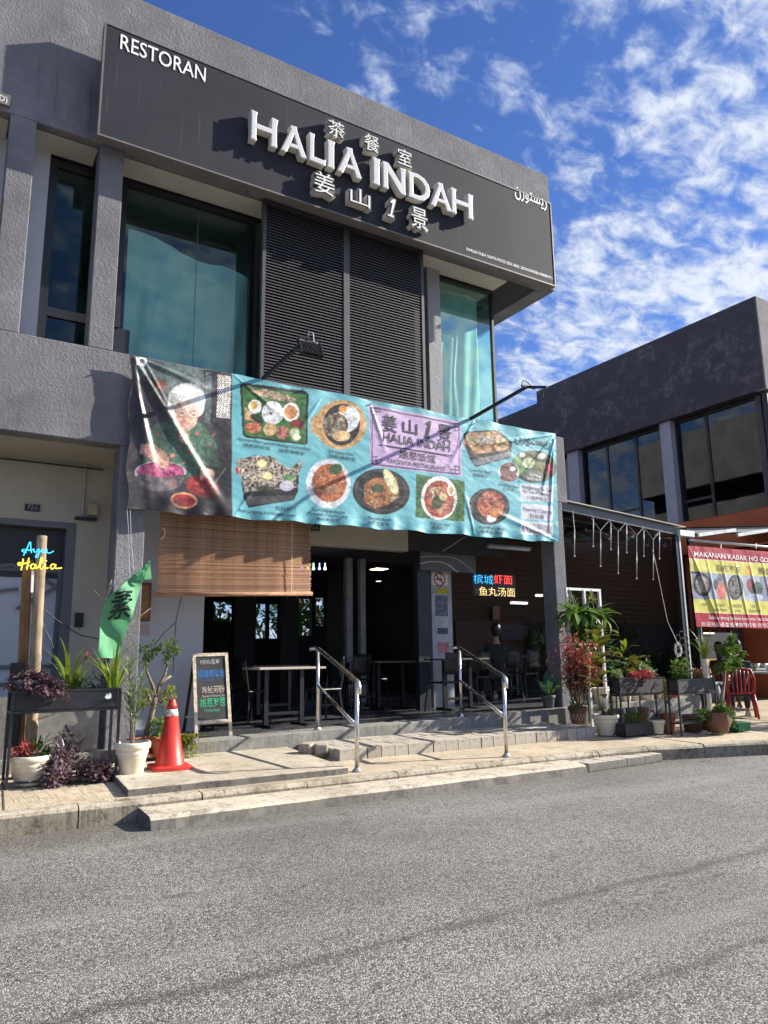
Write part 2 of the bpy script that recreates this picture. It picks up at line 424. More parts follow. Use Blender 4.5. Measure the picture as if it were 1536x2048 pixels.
TERRA = plain('terracotta', (.30, .11, .052), .85, .2, 7, .25, 60, dirt=.35)
TERRADK = plain('dark_terracotta', (.16, .08, .05), .8, .22, 9, .25, 60, dirt=.3)
BROWNPOT = plain('brown_glazed_pot', (.11, .075, .05), .4, .22, 9)
ORANGEPOT = plain('orange_plastic_pot', (.48, .11, .05), .5, .1, 6)
SOIL = plain('potting_soil', (.035, .024, .017), .95, .3, 20, .8, 60)
TROUGH = plain('slate_planter_panel', (.011, .013, .019), .45, .25, 4, .1, 30)
TROUGH2 = plain('dusty_planter_panel', (.028, .029, .033), .6, .3, 5, .1, 30, dirt=.2)
GREENTRAY = plain('green_plastic_tray', (.02, .13, .06), .4, .15, 8)
CABLE = plain('black_cable', (.012, .012, .013), .5, .1)
WHITECABLE = plain('white_cable', (.6, .6, .58), .5, .1)
BARK = plain('grey_bark', (.19, .15, .105), .9, .28, 12, .7, 40)
STEMGREEN = plain('green_stem', (.08, .12, .035), .7, .2, 10)

def m_leaf(name, col, col2=None, trans=.35, rough=.45, scale=9., spec=.4, under=None):
    b = NB(name); col2 = col2 or tuple(x*1.7 for x in col)
    oi = b.n('ShaderNodeObjectInfo'); n = b.noise(scale, 3, .6)
    f = b.math('ADD', b.math('MULTIPLY', n, .8), b.math('MULTIPLY', oi.outputs['Random'], .2))
    c = b.mix(b.ramp(f, .3, .72, smooth=False), col, col2)
    p = b.bsdf(c, rough, 0, None, spec)
    t = b.n('ShaderNodeBsdfTranslucent'); b.L.new(b.mix(1, c, (1.0, 1.0, .45), 'MULTIPLY'), t.inputs[0])
    m = b.n('ShaderNodeMixShader'); m.inputs[0].default_value = trans; b.L.new(p, m.inputs[1]); b.L.new(t.outputs[0], m.inputs[2])
    return b.done(m.outputs[0])
LEAF = m_leaf('green_leaf', (.06, .13, .022), (.15, .26, .05))
LEAFDK = m_leaf('dark_green_leaf', (.026, .07, .018), (.07, .14, .035), .25)
LEAFYL = m_leaf('yellow_green_leaf', (.16, .22, .03), (.32, .34, .05), .4)
LEAFPANDAN = m_leaf('pandan_leaf', (.11, .19, .02), (.26, .34, .05), .45, .4)
LEAFPURPLE = m_leaf('purple_leaf', (.05, .012, .028), (.26, .18, .21), .15, .4, 40)
LEAFRED = m_leaf('red_leaf', (.42, .07, .09), (.66, .27, .29), .4, .45, 20)
LEAFPINK = m_leaf('crimson_leaf', (.30, .03, .07), (.55, .10, .15), .35, .45, 20)
LEAFOLIVE = m_leaf('olive_rubber_leaf', (.10, .10, .018), (.20, .19, .045), .3, .3)
LEAFVAR = m_leaf('silver_green_leaf', (.10, .17, .09), (.35, .42, .30), .3, .4, 30)
LEAFBLUE = m_leaf('blue_green_leaf', (.04, .12, .075), (.11, .22, .14), .3, .4)

def m_glass(name, tint=(.62, .80, .74), refl=1.0):
    b = NB(name); fr = b.n('ShaderNodeFresnel'); fr.inputs[0].default_value = 1.52
    t = b.n('ShaderNodeBsdfTransparent'); t.inputs[0].default_value = (*tint, 1)
    nm = b.bump(b.noise(1.3, 2, .5), .05, .02)
    g = b.n('ShaderNodeBsdfGlossy'); g.inputs['Roughness'].default_value = .015; g.inputs['Color'].default_value = (.95, 1, .98, 1)
    b.L.new(nm, g.inputs['Normal'])
    m = b.n('ShaderNodeMixShader'); b.L.new(b.math('MULTIPLY', b.math('ADD', b.math('MULTIPLY', fr.outputs[0], 1.9), .06), refl, clamp=True), m.inputs[0])
    b.L.new(t.outputs[0], m.inputs[1]); b.L.new(g.outputs[0], m.inputs[2]); return b.done(m.outputs[0])
GLASS = m_glass('green_tinted_glass', (.88, .97, .95), .2)
GLASS_DK = m_glass('smoked_glass', (.16, .17, .18), .5)
GLASS_CL = m_glass('clear_glass', (.92, .95, .94), .22)
def m_curtain():
    b = NB('teal_curtain_sheet'); n = b.noise(2.5, 4, .6)
    c = b.mix(b.ramp(n, .3, .7), (.46, .80, .75), (.60, .90, .86))
    p = b.n('ShaderNodeBsdfDiffuse'); b.L.new(c, p.inputs[0])
    t = b.n('ShaderNodeBsdfTranslucent'); b.L.new(c, t.inputs[0])
    m = b.n('ShaderNodeMixShader'); m.inputs[0].default_value = .3; b.L.new(p.outputs[0], m.inputs[1]); b.L.new(t.outputs[0], m.inputs[2])
    return b.done(m.outputs[0])
CURTAIN = m_curtain()
def m_emit(name, col, k, core=None):
    b = NB(name); e = b.n('ShaderNodeEmission'); e.inputs[0].default_value = (*col, 1); e.inputs[1].default_value = k
    return b.done(e.outputs[0])
def m_wood(name, col, scale=8., axis=2, rough=.65):
    b = NB(name); sc = [1, 1, 1]; sc[axis] = .06
    n = b.noise(scale*6, 4, .6, b.coord(tuple(sc)), dist=.4); n2 = b.noise(3, 4, .6)
    c = b.mix(b.ramp(n, .3, .7), tuple(x*.6 for x in col), tuple(x*1.3 for x in col))
    c = b.mix(b.math('MULTIPLY', b.ramp(n2, .5, .75), .4), c, tuple(x*.5 for x in col))
    return b.done(b.bsdf(c, rough, 0, b.bump(n, .3, .004), .35))
WOODPALE = m_wood('pale_pine', (.70, .60, .45)); WOODBROWN = m_wood('brown_timber', (.05, .026, .016), axis=0)
def m_bamboo(name, col):
    b = NB(name); n = b.noise(30, 4, .6, b.coord((1, 1, .08))); n2 = b.noise(4, 4, .65)
    c = b.mix(b.ramp(n, .3, .7), tuple(x*.7 for x in col), tuple(x*1.25 for x in col))
    c = b.mix(b.math('MULTIPLY', b.ramp(n2, .48, .66), .5), c, tuple(x*.42 for x in col))
    return b.done(b.bsdf(c, .7, 0, b.bump(n, .3, .004), .3))
BAMBOO = m_bamboo('weathered_bamboo', (.30, .23, .155)); BAMBOO2 = m_bamboo('brown_bamboo', (.26, .14, .06))
WHITEPRINT = plain('white_lettering', (.82, .82, .80), .5, .04)
# ---------------------------------------------------------------- setting: ground, road, kerbs, pavement, terrace
def pz(x): return .335+.021*x                       # terrace floor, falls gently to the left
def pv(y): return .17+max(0, y-6.86)*.016           # pavement
g = MB(); g.box(-300, 300, -300, 300, -.6, -.03); struct(g, 'ground', plain('dry_ground', (.12, .11, .08), .95, .3, .4))
g = MB(); g.quad((-70, -40, 0), (70, -40, 0), (70, 7.2, 0), (-70, 7.2, 0)); struct(g, 'road', ASPHALT)
KL = [(-14, 6.86), (-5, 6.86)]+[(-5+i*1.04, 6.86) for i in range(1, 12)]+[(7.3, 6.85), (8.1, 6.76), (8.9, 6.52), (9.8, 6.22), (10.9, 5.86), (12.0, 5.55), (14, 5.1), (18, 4.6), (30, 4.0)]
def kerb_y(x):
    for a, b in zip(KL, KL[1:]):
        if a[0] <= x <= b[0]: return a[1]+(b[1]-a[1])*(x-a[0])/(b[0]-a[0])
    return KL[-1][1]
pm = MB(); xs = [-14+i*.5 for i in range(89)]
for a, b in zip(xs, xs[1:]):
    ya, yb = kerb_y(a)+.14, kerb_y(b)+.14; yr = 13.6 if a >= 12.2 else 9.0
    pm.add([(a, ya, .168), (b, yb, .168), (b, yr, pv(yr)), (a, yr, pv(yr))], [(0, 1, 2, 3)])
pave = struct(pm, 'pavement', PAVE)
for x in (-3.1, -1.2, .7, 8.95, 10.9):              # saw-cut joints
    s = MB(); s.bar((x, kerb_y(x)+.15, .1715), (x+.1, 8.3, pv(8.3)+.003), .012, .004); s.build('joint', MORTAR, pave)
kerb_root = bpy.data.objects.new('kerb', None); COL.objects.link(kerb_root); kerb_root['kind'] = 'structure'
rnd = random.Random(4)
for i, (a, b) in enumerate(zip(KL, KL[1:])):
    a = Vector((*a, 0)); b = Vector((*b, 0)); t = (b-a).normalized(); n = Vector((-t.y, t.x, 0)); gap = .006
    a2, b2 = a+t*gap, b-t*gap; dz = rnd.uniform(-.006, .006)
    prof = [(0, -.05), (.0, .135+dz), (.012, .16+dz), (.035, .172+dz), (.15, .175+dz), (.15, -.05)]
    seg = max(1, int((b2-a2).length/.12)); mb = MB(); rows = []
    for k in range(seg+1):
        p = a2.lerp(b2, k/seg); row = []
        for j, (o, z) in enumerate(prof):
            w = mnoise.noise(Vector((p.x*2.3, j*1.7, i)))*.012 if 0 < j < 4 else 0
            row.append(p+n*(o+abs(w))+Vector((0, 0, z-abs(w)*.5)))
        rows.append(row)
    vs = [v for r in rows for v in r]; m = len(prof)
    fs = [(k*m+j, k*m+j+1, (k+1)*m+j+1, (k+1)*m+j) for k in range(seg) for j in range(m-1)]
    mb.add(vs, [tuple(range(m)), tuple(reversed(range(seg*m, seg*m+m)))])
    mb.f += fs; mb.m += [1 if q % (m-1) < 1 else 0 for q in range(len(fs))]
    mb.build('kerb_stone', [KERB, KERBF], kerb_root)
# concrete ramp strip laid in the gutter, ending in bricks
lo = thing('gutter_step', 'low pale concrete step on the road along the kerb, ending in bricks', 'step', (1.72, 6.44, 0))
mb = MB(); xs = [1.72+i*.2 for i in range(26)]; rows = []
for x in xs:
    f = (x-1.72)/6.4; yf = 6.44+.1*f; w = mnoise.noise(Vector((x*1.3, 2, 0)))*.03+mnoise.noise(Vector((x*5, 7, 0)))*.015
    rows.append([(x, yf+w-.015, 0), (x, yf+w+.01, .075), (x, yf+w+.045, .1), (x, 6.855, .115), (x, 6.855, 0)])
vs = [v for r in rows for v in r]
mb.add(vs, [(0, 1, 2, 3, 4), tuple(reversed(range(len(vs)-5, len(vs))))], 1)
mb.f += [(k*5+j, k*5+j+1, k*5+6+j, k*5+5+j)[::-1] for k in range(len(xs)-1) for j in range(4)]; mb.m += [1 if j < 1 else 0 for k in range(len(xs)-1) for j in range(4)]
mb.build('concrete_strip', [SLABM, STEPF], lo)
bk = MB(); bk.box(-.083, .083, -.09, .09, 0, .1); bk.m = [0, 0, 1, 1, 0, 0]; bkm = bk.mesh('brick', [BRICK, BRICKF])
for i in range(8):
    for j in range(2):
        x = 6.86+i*.176; o = inst('brick', bkm, lo, T(x, 6.61+j*.165+rnd.uniform(-.008, .008)+.012*i*(1-j), rnd.uniform(-.006, .004)) @ RZ(rnd.uniform(-.03, .03)) @ SC(1, .85, 1))
        b = o.modifiers.new('bevel', 'BEVEL'); b.width = .008; b.segments = 2
# pale slab in front of the terrace
mb = MB()
def slab_row(y, z0, z1):
    return [(1.68+(y-7.1)*.07+mnoise.noise(Vector((y*3, 1, 1)))*.01, y, z0), (3.9+(y-7.1)*.1, y, z0), (3.9+(y-7.1)*.1, y, z1), (1.68+(y-7.1)*.07, y, z1)]
n = 14; pts = []
for k in range(n+1):
    x = k/n; e = mnoise.noise(Vector((k*.9, 3, 0)))*.018
    pts.append((1.68+2.22*x, 7.1+e))
top = [(x, y, .232) for x, y in pts]; bot = [(x, y-.004, pv(7.1)-.02) for x, y in pts]
backt = [(1.82+2.22*k/n, 8.945, .262) for k in range(n+1)]; backb = [(1.82+2.22*k/n, 8.945, .1) for k in range(n+1)]
vs = top+bot+backt+backb; m = n+1
fs = [(k, k+1, 2*m+k+1, 2*m+k) for k in range(n)]+[(m+k, m+k+1, k+1, k) for k in range(n)]+[(0, 2*m, 3*m, m), (n, m+n, 3*m+n, 2*m+n)]
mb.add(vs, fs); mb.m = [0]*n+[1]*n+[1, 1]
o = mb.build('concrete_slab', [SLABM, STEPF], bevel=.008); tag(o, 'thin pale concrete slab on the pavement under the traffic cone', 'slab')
# brick step
bs = thing('brick_step', 'long step of grey paver bricks between the two handrails below the terrace', 'step', (4.2, 7.9, .19))
bh = .122; mb = MB(); mb.box(4.25, 8.37, 7.92, 8.93, .17, .19+bh-.012); mb.build('mortar_bed', MORTAR, bs)
bk = MB(); bk.box(-.5, .5, -.5, .5, 0, 1); bms = [bk.mesh('brick', mt) for mt in (BRICK, BRICK, BRICK2)]
ys = [7.9, 8.08, 8.32, 8.53, 8.74, 8.94]
for r in range(5):
    nb = 22 if r % 2 == 0 else 15; w = 4.17/nb
    for i in range(nb):
        x = 4.22+(i+.5)*w
        slope = (x-4.2)*.0045
        me = bms[0 if rnd.random() < .85 else 2] if r else bms[rnd.choice((0, 0, 0, 0, 0, 2))]
        o = inst('brick', me, bs, T(x+rnd.uniform(-.004, .004), (ys[r]+ys[r+1])/2+rnd.uniform(-.005, .005)*(r == 0), .165+rnd.uniform(-.004, .004)+slope) @ RZ(rnd.uniform(-.008, .008)) @ SC(w-.01, ys[r+1]-ys[r]-.012, bh+.02))
        b = o.modifiers.new('bevel', 'BEVEL'); b.width = .006; b.segments = 2
for k, (x, y, a) in enumerate(((4.02, 8.32, .4), (4.14, 8.22, -.3))):
    mb = MB(); mb.box(-.075, .075, -.09, .09, 0, .12); o = mb.build('loose_brick', BRICK2, bevel=.02); o.location = (x, y, .24); o.rotation_euler = (0, 0, a)
    tag(o, ('loose broken brick on the pale slab, left of two beside the brick step', 'loose broken brick on the pale slab, right of two touching the brick step')[k], 'brick', 'loose bricks beside the step')
# terrace: cement edge + dark tiled floor
mb = MB()
def wedge(mb, x0, x1, y0, y1, zb, dz=0.):
    mb.add([(x0,y0,zb),(x1,y0,zb),(x1,y1,zb),(x0,y1,zb),(x0,y0,pz(x0)+dz),(x1,y0,pz(x1)+dz),(x1,y1,pz(x1)+dz),(x0,y1,pz(x0)+dz)],
           [(0,3,2,1),(4,5,6,7),(0,1,5,4),(1,2,6,5),(2,3,7,6),(3,0,4,7)])
wedge(mb, -14, 12.25, 8.95, 9.32, -.1); struct(mb, 'terrace_edge', RISER, bevel=.012)
mb = MB(); wedge(mb, -14, 12.25, 9.32, 21, -.1, -.002); tf = struct(mb, 'terrace_floor', TILE)
for k in range(5):
    y = 9.92+k*.6; s = MB(); s.add([(2.2, y, pz(2.2)+.001), (9, y, pz(9)+.001), (9, y+.008, pz(9)+.001), (2.2, y+.008, pz(2.2)+.001)], [(0, 1, 2, 3)]); s.build('tile_joint', MORTAR, tf)
for k in range(12):
    x = 2.5+k*.6; s = MB(); s.add([(x, 9.33, pz(x)+.0014), (x+.008, 9.33, pz(x)+.0014), (x+.008, 13.4, pz(x)+.0014), (x, 13.4, pz(x)+.0014)], [(0, 1, 2, 3)]); s.build('tile_joint', MORTAR, tf)

# ---------------------------------------------------------------- the restaurant building
B = thing('shophouse', 'dark grey two-storey shophouse with overhanging parapet, louvred windows and open ground floor', 'building', (0, 9.05, 0))
def P(name, mat, *boxes, bevel=0, parent=None, **k):
    mb = MB()
    for b in boxes: mb.box(*b)
    return mb.build(name, mat, parent or B, bevel=bevel, **k)
P('parapet', STUCCO, (-14, 9.27, 9.05, 9.19, 7.83, 10.17), bevel=.012)
P('parapet', STUCCO, (8.95, 9.27, 9.19, 21, 7.83, 10.15), bevel=.012)
P('roof_slab', DARKCEIL, (-14, 8.95, 9.19, 21, 7.838, 8.05))
P('soffit', CREAM_SOFFIT, (1.72, 8.28, 9.2, 9.6, 7.828, 7.834))
P('soffit', CREAM_SOFFIT, (.67, 1.40, 9.2, 9.6, 7.828, 7.834))
P('soffit', CREAM_SOFFIT, (-2.2, .36, 9.2, 9.6, 7.828, 7.834))
P('spandrel', STUCCO, (-14, 9.27, 9.05, 9.3, 3.9, 5.07), bevel=.012)
P('floor_slab', STUCCO, (-14, 8.95, 9.303, 21, 4.15, 5.06))
for x0, x1 in ((.37, .66), (1.41, 1.70), (-2.5, -2.2)): P('pillar', STUCCO, (x0, x1, 9.052, 9.35, 5.07, 7.829), bevel=.01)
P('pillar', STUCCO, (1.86, 2.19, 9.054, 9.42, .2, 3.899), bevel=.012)
P('pillar', STUCCO, (8.89, 9.14, 9.054, 9.36, .2, 3.899), bevel=.012)
UPR = plain('upper_room_wall', (.14, .17, .16), .85, .08)
PALEST = m_stucco('pale_stucco', (.34, .335, .34), .08, .15)
P('pillar', PALEST, (6.76, 7.02, 9.5, 9.75, 5.06, 7.827), bevel=.008)
P('wall', WHITEWALL, (.3, .89, 9.58, 9.7, 5.06, 7.827))
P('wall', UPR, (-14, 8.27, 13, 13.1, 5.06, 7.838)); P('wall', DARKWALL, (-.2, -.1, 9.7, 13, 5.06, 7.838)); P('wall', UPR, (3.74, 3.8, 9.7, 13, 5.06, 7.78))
UPC = plain('upper_room_paint', (.16, .20, .18), .85, .08)
P('ceiling', UPC, (-14, 8.27, 9.68, 13, 7.79, 7.8))
P('side_wall', STUCCO, (8.15, 8.27, 10.7, 21, 5.06, 7.83))
def window(x0, x1, z0, z1, y, cols, rows, fw=.06, frame=BLACKFRAME, glass=GLASS, parent=None, deep=.07):
    """a fixed window: frame (part) with bars and its panes (sub-parts)"""
    mb = MB(); cs = [x0]+list(cols)+[x1]; rs = [z0]+list(rows)+[z1]
    mb.box(x0, x1, y, y+deep, z0, z0+fw); mb.box(x0, x1, y, y+deep, z1-fw, z1)
    mb.box(x0, x0+fw, y+.001, y+deep-.001, z0+fw, z1-fw); mb.box(x1-fw, x1, y+.001, y+deep-.001, z0+fw, z1-fw)
    for c in cols: mb.box(c-fw*.4, c+fw*.4, y+.004, y+deep-.004, z0+fw, z1-fw)
    for r in rows: mb.box(x0+fw, x1-fw, y+.002, y+deep-.002, r-fw*.6, r+fw*.6)
    o = mb.build('window', frame, parent or B)
    for a, b in zip(cs, cs[1:]):
        for c, d in zip(rs, rs[1:]):
            p = MB(); p.box(a, b, y+.03, y+.036, c, d); p.build('pane', glass, o)
    return o
window(.89, 1.80, 5.06, 7.78, 9.6, [], [5.66], .1)
w2 = window(1.80, 3.72, 5.06, 7.79, 9.6, [], [], .075)
s = MB(); s.box(2.858, 2.866, 9.622, 9.628, 5.2, 7.67); s.build('glass_joint', GREYFRAME, w2)
P('sash_frame', BLACKFRAME, (1.80, 2.0, 9.59, 9.6, 5.06, 5.62), (1.80, 1.86, 9.56, 9.6, 5.62, 7.0))
window(6.42, 6.76, 5.06, 7.78, 9.6, [], [], .07)
w3 = window(7.02, 8.27, 5.06, 7.79, 9.6, [], [], .045)
# the side of the corner glazing
s = MB(); s.box(8.262, 8.268, 9.68, 10.7, 5.06, 7.78); s.build('pane', GLASS, w3, label='green glass return at the corner')
window(-2.1, .3, 5.06, 7.78, 9.6, [-.9], [], .1)
# draped sheets behind the glass
def drape(name, path, ztop, zbot, amp, seed, label):
    r = random.Random(seed); mb = MB(); n = len(path); m = 26
    vs = []
    for i, (x, y) in enumerate(path):
        for j in range(m+1):
            f = j/m; zt = ztop(i/(n-1)); z = zt+(zbot-zt)*f
            d = amp*mnoise.noise(Vector((x*5+seed+f*1.2, y*5, f*.8)))*(.4+f)+amp*.6*mnoise.noise(Vector((x*2+f*3, seed, f*2)))
            vs.append((x+d*.3, y+d, z))
    fs = [(i*(m+1)+j, i*(m+1)+j+1, (i+1)*(m+1)+j+1, (i+1)*(m+1)+j) for i in range(n-1) for j in range(m)]
    mb.add(vs, fs); o = mb.build(name, CURTAIN, None, smooth=True); return tag(o, label, 'curtain', 'sheets hung inside the upper windows')
drape('curtain', [(1.95+i*.03, 9.78) for i in range(59)], lambda f: 7.18-.28*f+.05*math.sin(f*9), 5.05, .10, 3, 'teal sheet draped across the wide upper window left of the louvres')
drape('curtain', [(7.1+i*.03, 9.84) for i in range(34)]+[(8.12, 9.87+i*.03) for i in range(26)], lambda f: 7.72, 5.05, .11, 9, 'teal sheet draped in the glazed corner window right of the louvres')
# louvre panels
sl = MB(); sl.add([(-.5, 0, -.008), (.5, 0, -.008), (.5, 0, .006), (-.5, 0, .006), (-.5, .05, .030), (.5, .05, .030), (.5, .05, .038), (-.5, .05, .038)], [(0,1,2,3),(4,7,6,5),(0,4,5,1),(3,2,6,7),(0,3,7,4),(1,5,6,2)])
for x0, x1 in ((3.64, 4.99), (4.99, 6.40)):
    mb = MB(); mb.box(x0, x0+.05, 9.09, 9.165, 5.072, 7.82); mb.box(x1-.05, x1, 9.09, 9.165, 5.072, 7.82); mb.box(x0+.05, x1-.05, 9.092, 9.163, 7.77, 7.82)
    mb.box(x0+.05, x1-.05, 9.092, 9.163, 5.072, 5.11)
    lp = mb.build('louvre_panel', SLAT, B); w = x1-x0-.1; me = sl.mesh('slat', SLAT)
    nsl = 58
    for k in range(nsl): inst('slat', me, lp, T((x0+x1)/2, 9.1, 5.135+k*(2.64/nsl)) @ SC(w, 1, 1))
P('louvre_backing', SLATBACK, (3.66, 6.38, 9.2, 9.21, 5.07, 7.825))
# ---- ground floor: walkway ceiling, shop fronts
P('walkway_ceiling', CREAM, (-14, 8.9, 9.302, 10.3, 3.93, 3.95))
P('walkway_ceiling', DARKCEIL, (2.2, 9.0, 10.301, 17, 3.3, 3.32))
P('ceiling_cable', CABLE, (-14, 1.9, 10.27, 10.285, 3.86, 3.875))
P('shopfront_wall', CREAM, (-14, -2.5, 10.3, 10.5, .2, 3.93), (1.62, 2.19, 10.3, 10.5, .2, 3.93), (-2.5, 1.62, 10.3, 10.5, 3.12, 3.93))
P('shopfront_wall', WHITEWALL, (2.19, 3.36, 10.3, 10.45, .2, 3.93))
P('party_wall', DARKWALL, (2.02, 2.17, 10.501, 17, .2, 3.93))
P('lintel', CREAM, (3.36, 6.75, 10.22, 10.4, 3.06, 3.93))
P('lintel', DARKCEIL, (6.75, 8.9, 10.24, 10.4, 3.1, 3.93))
# back wall with openings onto greenery
holes = []
for (a, b, c, d) in ((428, 476, 1203, 1243), (513, 562, 1207, 1277), (597, 624, 1197, 1272), (631, 655, 1195, 1252), (668, 684, 1220, 1234), (1, 2, 1, 2)):
    p, q = at_y(a, c, 17), at_y(b, d, 17); holes.append((p.x, q.x, q.z, p.z))
holes = holes[:5]
mb = MB(); xs = [2.1]+[v for h in holes for v in h[:2]]+[12.2]
for i in range(0, len(xs), 2): mb.box(xs[i], xs[i+1], 17, 17.15, .2, 3.93)
for h in holes: mb.box(h[0], h[1], 17.001, 17.149, .2, h[2]); mb.box(h[0], h[1], 17.001, 17.149, h[3], 3.93)
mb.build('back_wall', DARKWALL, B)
for h in holes[1:2]:
    mb = MB(); mb.box(h[0]+.22, h[0]+.33, 16.97, 17.0, h[2], h[3]); mb.build('window_bar', BLACKFRAME, B)
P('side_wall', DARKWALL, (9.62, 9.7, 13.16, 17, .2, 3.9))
print('holes', holes)
# ---------------------------------------------------------------- the fascia sign
SY = 8.74
SIGNM = NB('dark_acrylic_sign_face')
_n = SIGNM.noise(1.2, 5, .6); _st = SIGNM.noise(6, 4, .6, SIGNM.coord((3, 1, .1)))
_c = SIGNM.mix(SIGNM.ramp(_n, .3, .7), (.030, .031, .040), (.038, .039, .049))
_c = SIGNM.mix(SIGNM.math('MULTIPLY', SIGNM.ramp(_st, .6, .78), .3), _c, (.15, .145, .15))
_c = SIGNM.mix(SIGNM.ramp(SIGNM.noise(9, 3, .7, SIGNM.coord((5, 1, .6))), .76, .8), _c, (.35, .34, .33))
SIGNM = SIGNM.done(SIGNM.bsdf(_c, .7, 0, None, .15))
SIGNEDGE = plain('sign_edge_trim', (.16, .145, .14), .5, .15)
a, b = at_y(210, 45, SY), at_y(1110, 573, SY)
SX0, SX1, SZ0, SZ1 = a.x, b.x+.02, b.z, at_y(1104, 408, SY).z
sign = thing('fascia_sign', 'long dark grey restaurant fascia sign with raised white HALIA INDAH letters', 'sign', (SX0, SY, SZ0))
mb = MB(); mb.box(SX0+.02, SX1-.02, SY+.004, SY+.13, SZ0+.02, SZ1-.02); mb.build('panel', SIGNM, sign)
mb = MB(); t = .022
mb.box(SX0, SX1, SY-.006, SY+.14, SZ0, SZ0+t); mb.box(SX0, SX1, SY-.006, SY+.14, SZ1-t, SZ1); mb.box(SX0, SX0+t, SY-.005, SY+.139, SZ0+t, SZ1-t); mb.box(SX1-t, SX1, SY-.005, SY+.139, SZ0+t, SZ1-t)
mb.build('trim', SIGNEDGE, sign)
mb = MB()
for k in range(9):
    x = SX0+.3+k*.93
    for z in (SZ0+.25, SZ1-.25): mb.box(x, x+.05, SY+.13, 9.06, z, z+.05)
mb.build('bracket', BLACKMETAL, sign)
LET_SIDE = plain('letter_side_return', (.62, .60, .54), .5, .06, 6)
LET_FACE = plain('letter_face_acrylic', (.62, .62, .62), .35, .05, 8)
LET_RIM = plain('letter_rim', (.8, .79, .76), .4, .04)
def outline_mesh(polys, depth, bev):
    cu = bpy.data.curves.new('c', 'CURVE'); cu.dimensions = '2D'; cu.fill_mode = 'BOTH'; cu.extrude = depth/2; cu.bevel_depth = bev; cu.bevel_resolution = 1; cu.offset = -bev
    for poly in polys:
        sp = cu.splines.new('POLY'); sp.points.add(len(poly)-1); sp.use_cyclic_u = True
        for p, q in zip(sp.points, poly): p.co = (q[0], q[1], 0, 1)
    o = bpy.data.objects.new('c', cu); me = bpy.data.meshes.new_from_object(o)
    v = [tuple(x.co) for x in me.vertices]; f = [tuple(p.vertices) for p in me.polygons]
    bpy.data.objects.remove(o); bpy.data.curves.remove(cu); bpy.data.meshes.remove(me); return v, f
def stem(x0, x1, y0, y1, fl):
    """a flared upright stroke, anticlockwise"""
    m = (y0+y1)/2; w = fl
    return [(x0-w, y0), (x1+w*.6, y0-.01), (x1, y0+.16), (x1, y1-.14), (x1+w, y1), (x0-w*.6, y1+.015), (x0, y1-.16), (x0, y0+.16)]
GL = {
 'H': [[(-.02,0),(.21,-.01),(.19,.16),(.19,.42),(.77,.42),(.77,.16),(.75,-.01),(1.0,0),(.98,.2),(.98,.8),(1.02,1.0),(.78,1.02),(.77,.86),(.77,.60),(.19,.60),(.19,.86),(.22,1.0),(-.02,1.02),(0,.84),(0,.16)]],
 'A': [[(-.02,.0),(.2,-.02),(.30,.22),(.68,.22),(.78,-.02),(1.02,0),(.90,.24),(.62,.86),(.60,1.02),(.34,1.0),(.38,.86),(.10,.24)], [(.36,.36),(.49,.72),(.62,.36)]],
 'L': [[(-.01,0),(.96,-.02),(1.02,.2),(.8,.17),(.26,.18),(.26,.86),(.30,1.01),(-.03,1.02),(0,.84),(0,.16)]],
 'I': [[(-.05,0),(1.05,-.01),(.95,.16),(.95,.86),(1.1,1.0),(-.05,1.02),(.05,.84),(.05,.16)]],
 'N': [[(-.02,0),(.23,-.01),(.2,.16),(.2,.66),(.72,.03),(.80,-.02),(1.0,-.01),(.97,.2),(.97,.84),(1.0,1.01),(.75,1.0),(.78,.84),(.78,.36),(.28,.95),(.22,1.01),(-.03,1.0),(.0,.84),(.0,.16)]],
 'D': [[(-.02,0),(.45,-.02),(.72,.06),(.92,.24),(1.0,.5),(.94,.74),(.74,.93),(.42,1.02),(-.03,1.0),(0,.84),(0,.16)], [(.2,.17),(.2,.84),(.42,.85),(.62,.77),(.76,.6),(.78,.46),(.7,.29),(.55,.19),(.4,.16)]],
}
def zc(x, y): return 480+x*.32552, 200+y*.32552
LY = SY-.118
zb = at_y(*zc(1415, 735), LY).z; zt = at_y(*zc(95, 78), LY).z
for ch, x0, x1, yy in (('H', 66, 243, 200), ('A', 252, 420, 270), ('L', 424, 533, 310), ('I', 535, 590, 350), ('A', 600, 757, 400), ('I', 815, 868, 455), ('N', 876, 1028, 495), ('D', 1034, 1176, 540), ('A', 1168, 1305, 610), ('H', 1297, 1440, 650)):
    X0, X1 = at_y(*zc(x0, yy), LY).x, at_y(*zc(x1, yy), LY).x
    X1 = X0+(X1-X0)*(.9 if ch != 'I' else .72); ww, hh = X1-X0, zt-zb
    polys = [[(p[0]*ww, p[1]*hh) for p in poly] for poly in GL[ch]]
    v, f = outline_mesh(polys, .085, .012)
    mb = MB(); mb.add([(X0+p[0], LY+.0485-p[2], zb+p[1]) for p in v], f); lo_ = mb.build('letter', LET_SIDE, sign)
    cx = sum(p[0] for p in polys[0])/len(polys[0])
    v, f = outline_mesh(polys, .004, .016)     # inset face plate
    mb = MB(); mb.add([(X0+p[0], LY-.022-p[2]*.2, zb+p[1]) for p in v], f); mb.build('face', LET_FACE, lo_)
SMALLSIDE = plain('small_letter_side', (.5, .49, .45), .45, .08)
SMALLDARK = plain('small_letter_rim', (.06, .06, .065), .4, .1)
